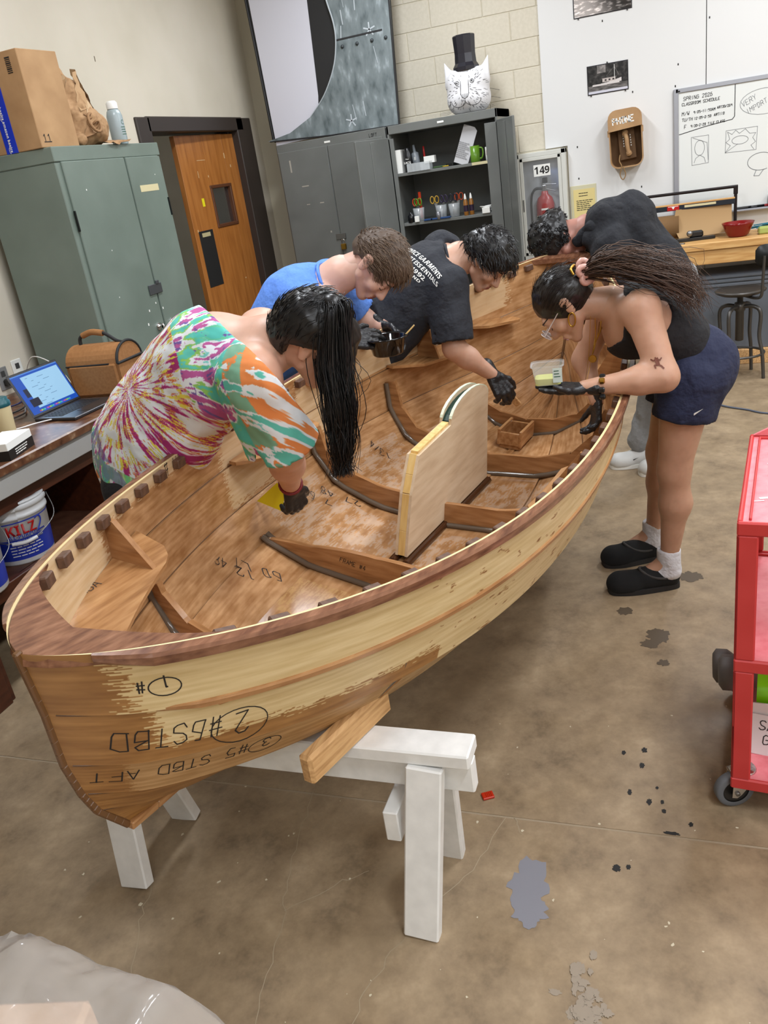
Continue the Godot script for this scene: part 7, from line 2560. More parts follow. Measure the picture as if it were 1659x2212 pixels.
func swoosh(o: Vector3, ax: Vector3, ay: Vector3, s: float) -> SurfaceTool:
	var st := S()
	slab(st, PackedVector2Array([Vector2(-0.5, -0.02), Vector2(-0.42, -0.17), Vector2(-0.30, -0.20), Vector2(-0.1, -0.13), Vector2(0.6, 0.22), Vector2(-0.08, 0.02), Vector2(-0.26, -0.04), Vector2(-0.34, 0.0), Vector2(-0.36, 0.12), Vector2(-0.30, 0.22), Vector2(-0.44, 0.10)]), o, ax * s, ay * s, 0.0015)
	return st

func people() -> void:
	woman_black_top()
	woman_tie_dye()
	man_blue()
	man_black_tee()
	man_hoodie()

func woman_black_top() -> void:
	var p := person("person in black tank top and navy skirt holding a clear tub", 0.0, 3.3)
	var sk := skin_mat("skin warm", Color(0.73, 0.56, 0.46))
	var f := Vector3(-0.55, -0.83, 0.08)
	var u := Vector3(-0.83, 0.55, 0.05)
	var hc := Q(-0.378, 1.205, 3.05)
	var nk := Q(-0.225, 1.195, 3.08)
	var front := Vector3(-0.62, -0.78, 0.05).normalized()
	var shL := Q(-0.115, 1.185, 2.965)
	var shR := Q(-0.255, 1.135, 3.235)
	var elL := Q(-0.042, 0.965, 2.88)
	var wrL := Q(-0.303, 0.953, 2.84)
	var elR := Q(-0.345, 0.945, 3.28)
	var wrR := Q(-0.297, 0.79, 3.22)
	var pel := Q(0.035, 0.935, 3.21)
	var wai := Q(-0.02, 1.05, 3.17)
	var che := Q(-0.125, 1.125, 3.11)
	var legs := [[Q(0.035, 0.86, 3.12), Q(-0.012, 0.53, 3.13), Q(-0.035, 0.115, 3.165)], [Q(0.02, 0.86, 3.32), Q(-0.06, 0.52, 3.36), Q(-0.10, 0.115, 3.43)]]
	var torso := [bone(pel, wai, 0.135, 0.118, front, 1.12), bone(wai, che, 0.125, 0.135, front, 1.2), bone(shL, shR, 0.058, 0.058), ball(che + front * 0.05, 0.10)]
	var bones := torso.duplicate()
	for l in legs:
		bones.append(bone(l[0], l[1], 0.098, 0.060))
		bones.append(bone(l[1], l[1].lerp(l[2], 0.35) + Vector3(0.012, 0, 0), 0.056, 0.060))
		bones.append(bone(l[1].lerp(l[2], 0.35) + Vector3(0.012, 0, 0), l[2], 0.056, 0.033))
		bones.append(bone(l[2], l[2] + Vector3(-0.10, -0.06, 0.02), 0.036, 0.03))
	bones.append(bone(shL, elL, 0.062, 0.048))
	bones.append(bone(elL, elL.lerp(wrL, 0.3), 0.046, 0.045))
	bones.append(bone(elL.lerp(wrL, 0.3), wrL, 0.045, 0.028))
	bones.append(bone(shR, elR, 0.056, 0.044))
	bones.append(bone(elR, wrR, 0.042, 0.028))
	bones.append(bone(nk, hc + Vector3(0.03, -0.01, 0), 0.056, 0.05))
	var hb := blob(head_bones(hc, f, u, 0.97, nk, 0.052), 0.0045, 0.012)
	var body := blob(bones, 0.011, 0.035)
	put("body", blob_mesh([body, hb], sk), p)
	face_parts(p, hc, f, u, 0.97, hb, mat("hair dark", Color(0.10, 0.075, 0.07), 0.45), Color(0.55, 0.30, 0.26))
	# tank top: torso a little larger, cut at neckline, armholes and waist
	var top := []
	for b in torso:
		var c: Array = b.duplicate()
		c[2] += 0.008
		c[3] += 0.008
		top.append(c)
	top.append(bone(shL, nk, 0.05, 0.045))
	var cutL := (shL - nk).normalized()
	var tb := blob(top, 0.010, 0.035, [
		[shL - cutL * 0.015, cutL, shL, 0.13],
		[nk + Vector3(0.045, 0.02, 0), Vector3(-0.96, 0.05, 0.1).normalized(), nk, 0.15],
		[che + front * 0.085 + Vector3(-0.03, 0.03, 0), Vector3(-0.85, 0.5, 0.15).normalized(), che + front * 0.1, 0.11]])
	put("tank_top", blob_mesh([tb], cloth("black knit", Color(0.075, 0.075, 0.095))), p)
	# skirt with a slit at the side
	var skb := [bone(pel + Vector3(-0.035, 0.035, 0), pel + Vector3(0.0, -0.03, 0), 0.142, 0.148, front, 1.05), ball(pel + Vector3(0.035, -0.02, 0.0), 0.142)]
	for l in legs: skb.append(bone(l[0] + Vector3(0.01, 0.02, 0), l[0].lerp(l[1], 0.36), 0.110, 0.116))
	var hem := legs[0][0].lerp(legs[0][1], 0.36) as Vector3
	var kb := blob(skb, 0.010, 0.05, [[hem, Vector3(-0.18, -1, 0.05).normalized(), Vector3.ZERO, 0.0]], noise(111, 7.0, 2), 0.012, Vector3(1, 0.35, 1))
	put("skirt", blob_mesh([kb], cloth("navy cloth", Color(0.10, 0.125, 0.235))), p)
	var lo := onto(kb, hem + Vector3(0.045, 0.05, 0.4), Vector3(0, 0, -1), 0.002)
	obj("logo", swoosh(lo, Vector3(1, 0.22, 0.12).normalized(), Vector3(-0.22, 1, 0).normalized(), 0.045), mats["paper"], p)
	# socks and slippers
	var sock := cloth("white sock", Color(0.80, 0.80, 0.82))
	var slip := mat("black suede", Color(0.05, 0.05, 0.052), 0.95)
	var so := mat("slipper sole", Color(0.12, 0.11, 0.105), 0.8)
	var k := 0
	for q in [[Q(0.005, 0.0, 3.175), Q(-0.275, 0.0, 3.10)], [Q(-0.075, 0.0, 3.43), Q(-0.315, 0.0, 3.335)]]:
		var a: Vector3 = legs[k][2]
		put("sock", blob_mesh([blob([bone(a + Vector3(0, 0.06, 0), a + Vector3(0, -0.04, 0), 0.047, 0.047), bone(a + Vector3(0, -0.04, 0), a + Vector3(-0.09, -0.07, 0.02), 0.044, 0.038)], 0.006, 0.02, [[a + Vector3(0, 0.06, 0), Vector3.UP, Vector3.ZERO, 0.0]])], sock), p)
		var sh := shoe(p, q[0], q[1], 0.085, slip, so, 0.05)
		# woven trim round the opening
		var st := S()
		var ring := PackedVector3Array()
		var d: Vector3 = (q[1] - q[0]).normalized()
		var sd := d.cross(Vector3.UP)
		for i in 28:
			var an := TAU * i / 28.0
			ring.append(q[0] + d * (0.085 + 0.075 * cos(an)) + sd * sin(an) * 0.044 + Vector3(0, 0.082 + 0.012 * cos(an) - 0.02 * sin(an) * sin(an), 0))
		tube(st, ring, 0.006, 0.006, 6, false, true)
		obj("trim", st, mat("grey trim", Color(0.22, 0.21, 0.20), 0.9), sh)
		k += 1
	# gloves
	glove(p, wrL, Vector3(-1, 0.04, 0.02), Vector3(0.0, 1, 0.1), 1.0, [0.5, 0.10, 0.10, 0.12, 0.16], 0.95)
	glove(p, wrR, Vector3(-0.08, -1, 0.1), Vector3(-0.9, 0.0, 0.4), -1.0, [0.4, 0.55, 0.6, 0.6, 0.6], 0.95)
	# hair: slick cap and a long loose ponytail
	var r := f.cross(u).normalized()
	var hm := mat("hair slick", Color(0.095, 0.075, 0.07), 0.33)
	var cb := [ball(hc + u * 0.028 - f * 0.018, 0.104, r, 1.2), ball(hc + u * 0.01 - f * 0.06, 0.075)]
	put("hair", blob_mesh([blob(cb, 0.005, 0.02, [[hc + f * 0.045 + u * 0.0, (f * 1.0 - u * 0.62).normalized(), Vector3.ZERO, 0.0]], noise(112, 30.0, 2), 0.003)], hm), p)
	var tie := Q(-0.305, 1.315, 3.02)
	var hcb := blob(cb, 0.006, 0.02)
	obj("hair_strands", tufts(hcb, hc, 700, func(q, d): return (q - hc).dot(f) - (q - hc).dot(u) * 0.62 < 0.038 and d.dot(f) < 0.6, func(q, _d): return tie - q, 0.075, 0.0013, 0.0015), hm, p).set_meta("kind", "stuff")
	var st := S()
	for i in 5:
		var a := TAU * i / 5.0
		tube(st, curve_pts(Array(arc3(Vector3.ZERO, 0.02, 0.026)).map(func(v): return tie + Basis(Vector3(0.3, 0.2, 1).normalized(), a) * (v * 0.8) + Basis(Vector3(1, 0.3, 0).normalized(), a) * Vector3(0, 0.022, 0.0)), 1), 0.011, 0.011, 7)
	obj("scrunchie", st, mat("pink satin", Color(0.80, 0.62, 0.57), 0.35), p)
	st = S()
	tube(st, curve_pts([tie + Vector3(-0.03, 0.0, 0.03), tie + Vector3(-0.04, 0.02, 0.02), tie + Vector3(-0.03, 0.03, 0.0), tie + Vector3(-0.045, 0.015, 0.01)], 4), 0.005, 0.005, 6)
	obj("hair_clip", st, mats["brass"], p)
	var pony := [tie, Q(-0.23, 1.34, 3.0), Q(-0.12, 1.325, 2.98), Q(0.0, 1.27, 3.0), Q(0.06, 1.18, 3.03)]
	for q in [["hair dark strands", Color(0.17, 0.12, 0.10), 200, 0.0], ["hair brown strands", Color(0.33, 0.24, 0.185), 420, 0.4]]:
		st = S()
		for i in int(q[2]):
			var off := Vector3(rng.randfn(), rng.randfn(), rng.randfn())
			var pts := []
			for j in 5:
				var w := [0.008, 0.022, 0.030, 0.034, 0.030][j] as float
				pts.append(pony[j] + off * w * Vector3(0.5, 0.75, 1.0) + Vector3(0, (q[3] * 0.02) * j * 0.3, 0) + Vector3(rng.randfn(), rng.randfn(), rng.randfn()) * 0.007 * j)
			if rng.randf() < 0.4: pts.resize(4)
			tube(st, curve_pts(pts, 3), 0.0019, 0.0005, 3, false)
		obj("ponytail", st, mat(q[0], q[1], 0.5), p)
	# glasses
	st = S()
	for s in [-1, 1]:
		var c: Vector3 = hc + (r * s * 0.034 + u * 0.002 + f * 0.128) * 0.97
		var ring := PackedVector3Array()
		for i in 20: ring.append(c + r * cos(TAU * i / 20.0) * 0.027 + u * sin(TAU * i / 20.0) * 0.021)
		tube(st, ring, 0.0016, 0.0016, 5, false, true)
		tube(st, PackedVector3Array([c + r * s * 0.028 + u * 0.006, hc + r * s * 0.08 + u * 0.012 - f * 0.005]), 0.002, 0.002, 5)
	var gl := obj("glasses", st, mat("clear frame", Color(0.75, 0.70, 0.68), 0.15), p)
	for s in [-1, 1]:
		st = S()
		var c: Vector3 = hc + (r * s * 0.034 + u * 0.002 + f * 0.128) * 0.97
		slab(st, arc2(Vector2.ZERO, 0.027, 0.021, 0, TAU * 0.97, 19), c, r, u, 0.001)
		obj("lens", st, glass("lens glass", Color(0.95, 0.95, 0.97), 0.12), gl)
	# jewellery
	st = S()
	var ear := onto(hb, hc - f * 0.002 - u * 0.035 + Vector3(0, 0, 0.16), Vector3(0, 0, -1), 0.003)
	var hoop := PackedVector3Array()
	for i in 18: hoop.append(ear + Vector3(sin(TAU * i / 18.0) * 0.012, -0.022 + cos(TAU * i / 18.0) * 0.024, 0))
	tube(st, hoop, 0.0032, 0.0032, 6, false, true)
	obj("earring", st, mats["brass"], p)
	for q in [[Q(-0.27, 1.16, 2.99), Q(-0.285, 1.03, 3.0), Q(-0.262, 1.16, 3.12), 0.0018], [Q(-0.285, 1.17, 2.99), Q(-0.32, 0.90, 2.98), Q(-0.27, 1.16, 3.14), 0.0009], [Q(-0.25, 1.15, 2.99), Q(-0.275, 1.07, 3.02), Q(-0.25, 1.14, 3.12), 0.0022]]:
		st = S()
		tube(st, curve_pts([q[0], q[0].lerp(q[1], 0.55) + Vector3(0.006, 0, 0), q[1], q[1].lerp(q[2], 0.45) + Vector3(0.006, 0, 0), q[2]], 8), q[3], q[3], 5)
		obj("necklace", st, mats["brass"], p)
	st = S()
	lathe(st, [Vector2(0, -0.003), Vector2(0.013, -0.003), Vector2(0.015, 0), Vector2(0.013, 0.003), Vector2(0, 0.003)], 10, Q(-0.285, 1.015, 2.995), Basis(Vector3.RIGHT, PI / 2), false)
	obj("pendant", st, mats["brass"], p)
	for i in 7:
		st = S()
		var a := TAU * i / 7.0
		bx(st, wrL + Vector3(0.062, sin(a) * 0.036, cos(a) * 0.036), Vector3(0.02, 0.018, 0.018), 0.004, Basis(Vector3.RIGHT, -a))
		obj("bracelet_link", st, mats["brass"] if i % 2 else mats["black plastic"], p)
	# small frog tattoo on the upper arm
	st = S()
	var tc := shL.lerp(elL, 0.72) + Vector3(0.0, 0, 0.3)
	var fmap := func(v: Vector2) -> Array: return [onto(body, tc + Vector3(v.x, v.y, 0), Vector3(0, 0, -1), 0.0), Vector3(0, 0, 1)]
	for l in [[Vector2(-0.006, 0.014), Vector2(0.0, 0.004), Vector2(0.004, -0.010)], [Vector2(-0.02, 0.008), Vector2(-0.012, 0.004), Vector2(-0.002, 0.008), Vector2(0.010, 0.006), Vector2(0.014, 0.012)], [Vector2(0.004, -0.008), Vector2(-0.008, -0.010), Vector2(-0.004, -0.018)], [Vector2(0.004, -0.008), Vector2(0.014, -0.012), Vector2(0.022, -0.020)]]:
		ribbon(st, PackedVector2Array(l), 0.0045, fmap, 0.0016)
	ribbon(st, PackedVector2Array([Vector2(-0.002, 0.010), Vector2(0.003, -0.006)]), 0.012, fmap, 0.0018)
	obj("tattoo", st, mat("tattoo ink", Color(0.42, 0.22, 0.15), 0.6), p)
	# tub resting on the open palm
	BASE = Vector3.ZERO
	var tub := thing("plastic_tub", "clear tub of pale yellow resin on a gloved palm", "tub", P(-0.425, 0.976, 2.845), 0.1)
	st = S()
	var cl := glass("tub plastic", Color(0.90, 0.92, 0.92), 0.28, 0.15)
	var ro := rpoly(0.105, 0.085, 0.02, 4)
	for i in ro.size():
		var j := (i + 1) % ro.size()
		var a := ro[i]
		var b := ro[j]
		for q in [[0.82, 0.0, 1.0, 0.065], [1.0, 0.065, 1.10, 0.066], [1.10, 0.066, 1.10, 0.072]]:
			quad(st, Vector3(a.x * q[0], q[1], -a.y * q[0]), Vector3(b.x * q[0], q[1], -b.y * q[0]), Vector3(b.x * q[2], q[3], -b.y * q[2]), Vector3(a.x * q[2], q[3], -a.y * q[2]))
		tri(st, Vector3.ZERO, Vector3(b.x * 0.82, 0, -b.y * 0.82), Vector3(a.x * 0.82, 0, -a.y * 0.82))
	obj("shell", st, cl, tub)
	st = S()
	slab(st, rpoly(0.088, 0.07, 0.016, 4), Vector3(0, 0.002, 0), Vector3.RIGHT, Vector3(0, 0, -1), 0.022, false)
	obj("resin", st, mat("yellow resin", Color(0.78, 0.80, 0.42), 0.15), tub)
	box_obj("label_sheet", Vector3(0.034, 0.036, 0.0425), Vector3(0.032, 0.05, 0.001), mat("tub label", Color(0.80, 0.86, 0.84), 0.5), tub, 0.0)
	small_print(tub, rows(3, -0.011, 0.012, 0.022, 0.01), 0.003, plane_map(Vector3(0.034, 0.04, 0.0432), Vector3.RIGHT, Vector3.UP), mat("green print", Color(0.15, 0.35, 0.25), 0.6))

func tie_dye() -> ImageTexture:
	var n := 420
	var dat := PackedByteArray()
	dat.resize(n * n * 3)
	var a1 := noise(121, 1.0, 4)
	var a2 := noise(122, 1.0, 4)
	var white := Color(0.86, 0.88, 0.90)
	for y in n:
		for x in n:
			# metres from the knot; x along the back to the neck, y towards the upper side
			var v := Vector2(x / float(n) * 1.0 - 0.30, 0.40 - y / float(n) * 0.8)
			var r := v.length()
			var th := v.angle()
			var s := a1.get_noise_2d(th * 7.0 + 3.0, r * 5.0)
			var w := a2.get_noise_2d(v.x * 16.0, v.y * 16.0)
			var fine := a2.get_noise_2d(th * 22.0, r * 14.0 + 50.0)
			var c := white
			var e := s + w * 0.45
			if r < 0.24:
				if e > 0.16: c = Color(0.62, 0.16, 0.42)
				elif e > 0.08: c = Color(0.80, 0.52, 0.70)
				if fine + w * 0.6 > 0.30: c = Color(0.86, 0.80, 0.32)
				if fine - w * 0.5 < -0.40: c = Color(0.80, 0.45, 0.26)
			elif r < 0.40:
				if e > 0.22: c = Color(0.36, 0.74, 0.68)
				elif e > 0.04: c = Color(0.55, 0.76, 0.38)
				elif e < -0.22: c = Color(0.70, 0.34, 0.58)
				if w < -0.30 and fine > 0.0: c = Color(0.42, 0.34, 0.60)
				if v.x < 0.05 and v.y < -0.05: c = c.lerp(Color(0.52, 0.76, 0.40), 0.6 if w > -0.15 else 0.0)
			else:
				if v.y < 0.02:
					if e > -0.02: c = Color(0.86, 0.52, 0.28)
					elif e < -0.25: c = Color(0.36, 0.72, 0.66)
				else:
					if e > 0.0: c = Color(0.34, 0.74, 0.70)
					elif e < -0.2: c = Color(0.58, 0.78, 0.44)
			if r > 0.30 and r < 0.46 and v.x > 0.18 and s > -0.05 and w > -0.2: c = c.lerp(Color(0.30, 0.72, 0.68), 0.7)
			if v.x < -0.18 and v.y < 0.0 and w > -0.1: c = c.lerp(Color(0.42, 0.44, 0.68), 0.6)
			var i := (y * n + x) * 3
			dat[i] = int(c.r * 255)
			dat[i + 1] = int(c.g * 255)
			dat[i + 2] = int(c.b * 255)
	return ImageTexture.create_from_image(Image.create_from_data(n, n, false, Image.FORMAT_RGB8, dat))

func woman_tie_dye() -> void:
	var p := person("person in tie-dye shirt with black ponytail scraping the hull", -1.72, 2.2)
	var sk := skin_mat("skin light", Color(0.80, 0.62, 0.53))
	var f := Vector3(0.60, -0.72, -0.30)
	var u := Vector3(0.72, 0.66, -0.05)
	var hc := Q(-0.965, 1.335, 2.13)
	var nk := Q(-1.10, 1.335, 2.13)
	var front := Vector3(0.62, -0.78, 0.0).normalized()
	var pel := Q(-1.575, 1.085, 2.16)
	var che := Q(-1.30, 1.29, 2.13)
	var shR := Q(-1.10, 1.28, 1.99)
	var shL := Q(-1.22, 1.33, 2.32)
	var elR := Q(-1.105, 1.02, 2.10)
	var wrR := Q(-1.225, 0.81, 2.32)
	var elL := Q(-1.36, 1.14, 2.47)
	var wrL := Q(-1.45, 1.10, 2.55)
	var torso := [bone(pel, che, 0.155, 0.155, front, 1.08), bone(shR, shL, 0.072, 0.072), bone(che, nk, 0.12, 0.08)]
	var bones := torso.duplicate()
	bones.append(bone(shR, elR, 0.072, 0.055))
	bones.append(bone(elR, elR.lerp(wrR, 0.35), 0.052, 0.050))
	bones.append(bone(elR.lerp(wrR, 0.35), wrR, 0.050, 0.030))
	bones.append(bone(shL, elL, 0.07, 0.05))
	bones.append(bone(elL, wrL, 0.048, 0.03))
	bones.append(bone(nk, hc, 0.066, 0.058))
	var hips := [[Q(-1.66, 0.93, 2.07), Q(-1.63, 0.54, 2.05), Q(-1.70, 0.10, 2.04)], [Q(-1.66, 0.93, 2.26), Q(-1.64, 0.54, 2.30), Q(-1.73, 0.10, 2.32)]]
	for l in hips:
		bones.append(bone(l[0], l[1], 0.085, 0.07))
		bones.append(bone(l[1], l[2], 0.068, 0.042))
	var hb := blob(head_bones(hc, f, u, 1.0, nk, 0.06), 0.0045, 0.012)
	put("body", blob_mesh([blob(bones, 0.012, 0.04), hb], sk), p)
	# shirt
	var sh := [bone(pel + Vector3(-0.05, -0.05, 0), pel + Vector3(0.05, 0.02, 0), 0.180, 0.180, front, 1.06), bone(pel, che, 0.180, 0.180, front, 1.06), bone(shR, shL, 0.088, 0.088), bone(che, nk, 0.14, 0.10), bone(shR, shR.lerp(elR, 0.95), 0.098, 0.108), bone(pel + Vector3(-0.03, -0.07, 0.02), pel + Vector3(-0.085, -0.26, 0.02), 0.15, 0.145)]
	sh.append(bone(shR.lerp(elR, 0.84), elR.lerp(shR, -0.2), 0.080, 0.088, Vector3.ZERO, 1.0, Vector3.ZERO, 1.0, -1))
	var nn := Vector3(0.65, 0.5, -0.55).normalized()
	var arm := (elR - shR).normalized()
	var bl := blob(sh, 0.010, 0.045, [
		[Q(-1.385, 1.44, 2.25), nn, nk, 0.45],
		[shR.lerp(elR, 0.93), arm, shR.lerp(elR, 1.05), 0.20],
		[pel + Vector3(-0.13, -0.27, 0), Vector3(-0.30, -0.95, 0), Vector3.ZERO, 0.0]], noise(123, 6.0, 2), 0.014, Vector3(1.2, 0.6, 0.8))
	var tm := mat("tie-dye cotton", Color.WHITE, 0.85)
	tm.albedo_texture = tie_dye()
	tm.normal_enabled = true
	tm.normal_texture = ntex(124, 0.014, [], 512, 3, 10.0)
	tm.normal_scale = 0.5
	var ex := Vector3(0.93, 0.36, 0.0)
	var ey := Vector3(-0.28, 0.70, -0.66)
	var kn := Q(-1.52, 1.24, 2.03)
	put("t_shirt", blob_mesh([bl], tm, func(v: Vector3) -> Vector2: return Vector2(((v - kn).dot(ex) + 0.30) / 1.0, (0.40 - (v - kn).dot(ey)) / 0.8)), p)
	# shorts
	var sb := [ball(Q(-1.64, 0.96, 2.165), 0.11)]
	for l in hips: sb.append(bone(l[0], l[0].lerp(l[1], 0.55), 0.095, 0.09))
	put("shorts", blob_mesh([blob(sb, 0.012, 0.04)], cloth("black knit", Color(0.075, 0.075, 0.095))), p)
	for l in hips: shoe(p, l[2] + Vector3(-0.06, -0.10, 0), l[2] + Vector3(0.19, -0.10, 0.01), 0.1, mat("black suede", Color(0.05, 0.05, 0.052), 0.95), mats["slipper sole"])
	glove(p, wrR, Vector3(-0.05, -0.85, -0.25), Vector3(-0.75, -0.3, -0.5), -1.0, [0.6, 0.9, 0.95, 0.95, 0.95], 1.0, 0.03)
	glove(p, wrL, Vector3(-0.3, -0.7, -0.5), Vector3(0.6, -0.3, 0.2), -1.0, [0.4, 0.6, 0.6, 0.6, 0.6], 0.95, 0.03)
	var st := S()
	var ring := PackedVector3Array()
	var ad := (wrR - elR).normalized()
	var s1 := ad.cross(Vector3.UP).normalized()
	var s2 := s1.cross(ad)
	for i in 18: ring.append(wrR - ad * 0.035 + s1 * cos(TAU * i / 18.0) * 0.036 + s2 * sin(TAU * i / 18.0) * 0.036)
	tube(st, ring, 0.006, 0.006, 6, false, true)
	obj("bracelet", st, mat("beads red", Color(0.45, 0.06, 0.10), 0.4), p)
	# hair
	var r := f.normalized().cross(u).normalized()
	var hm := mat("hair black", Color(0.062, 0.058, 0.066), 0.38)
	var cb := blob([ball(hc + u * 0.03 - f * 0.02, 0.112, r, 1.12), ball(hc - f * 0.05 - u * 0.01, 0.085), ball(hc + u * 0.10 + f * 0.0, 0.045), bone(hc + u * 0.05 + f * 0.06 - r * 0.02, hc + f * 0.10 - r * 0.03, 0.06, 0.04)], 0.006, 0.025, [[hc - u * 0.055, (-u + f * 0.25).normalized(), Vector3.ZERO, 0.0], [hc + f * 0.0 + u * 0.012, (f * 0.45 - u * 0.9).normalized(), hc + f * 0.04 - u * 0.03 + r * 0.10, 0.10]], noise(125, 26.0, 3), 0.006)
	put("hair", blob_mesh([cb], hm), p)
	obj("hair_strands", tufts(cb, hc, 500, func(_a, d): return d.dot(u) > -0.5 and d.dot(f) < 0.5, func(q, _d): return (hc + u * 0.13) - q, 0.05, 0.0022, 0.006), hm, p).set_meta("kind", "stuff")
	var k0 := hc + u * 0.105 - f * 0.01 + Vector3(0.0, 0.01, 0.02)
	var way := [k0, k0 + Vector3(0.02, 0.004, 0.02), Q(-0.895, 1.29, 2.08), Q(-0.89, 1.15, 2.06), Q(-0.90, 1.04, 2.05), Q(-0.91, 0.96, 2.05)]
	var core := S()
	tube(core, curve_pts(way, 5), 0.032, 0.010, 10)
	obj("ponytail_core", core, hm, p)
	st = S()
	for i in 620:
		var off := Vector3(rng.randfn(), 0.3 * rng.randfn(), rng.randfn())
		var pts := []
		for j in way.size():
			pts.append(way[j] + off * [0.010, 0.018, 0.022, 0.020, 0.014, 0.006][j] + Vector3(rng.randfn(), 0, rng.randfn()) * 0.003 * j)
		if rng.randf() < 0.35: pts.resize(5)
		tube(st, curve_pts(pts, 4), 0.0021, 0.0007, 3, false)
	obj("ponytail", st, hm, p)
	st = S()
	for i in 36:
		var a := onto(cb, hc + r * -0.1 + u * rng.randf_range(-0.05, 0.05) + f * rng.randf_range(-0.05, 0.05), r, 0.0)
		if a.distance_to(hc) > 0.135: continue
		tube(st, curve_pts([a, a + Vector3(rng.randf_range(-0.02, 0.05), -0.06, rng.randf_range(0.0, 0.03)), a + Vector3(rng.randf_range(0.0, 0.10), -0.13 - 0.08 * rng.randf(), rng.randf_range(-0.02, 0.03)), a + Vector3(rng.randf_range(-0.04, 0.06), -0.22 - 0.06 * rng.randf(), 0.0)], 4), 0.0016, 0.0006, 3, false)
	obj("loose_strands", st, hm, p).set_meta("kind", "stuff")
	BASE = Vector3.ZERO
	st = S()
	slab(st, PackedVector2Array([Vector2(-0.06, 0.0), Vector2(0.06, 0.0), Vector2(0.045, 0.085), Vector2(0.0, 0.085)]), P(-1.345, 0.725, 2.36), Vector3(0.80, -0.15, 0.30).normalized(), Vector3(0.30, 0.80, -0.45).normalized(), 0.003)
	tag(obj("spreader", st, mat("yellow plastic", Color(0.85, 0.76, 0.02), 0.35)), "yellow plastic spreader held against the hull planks", "spreader")

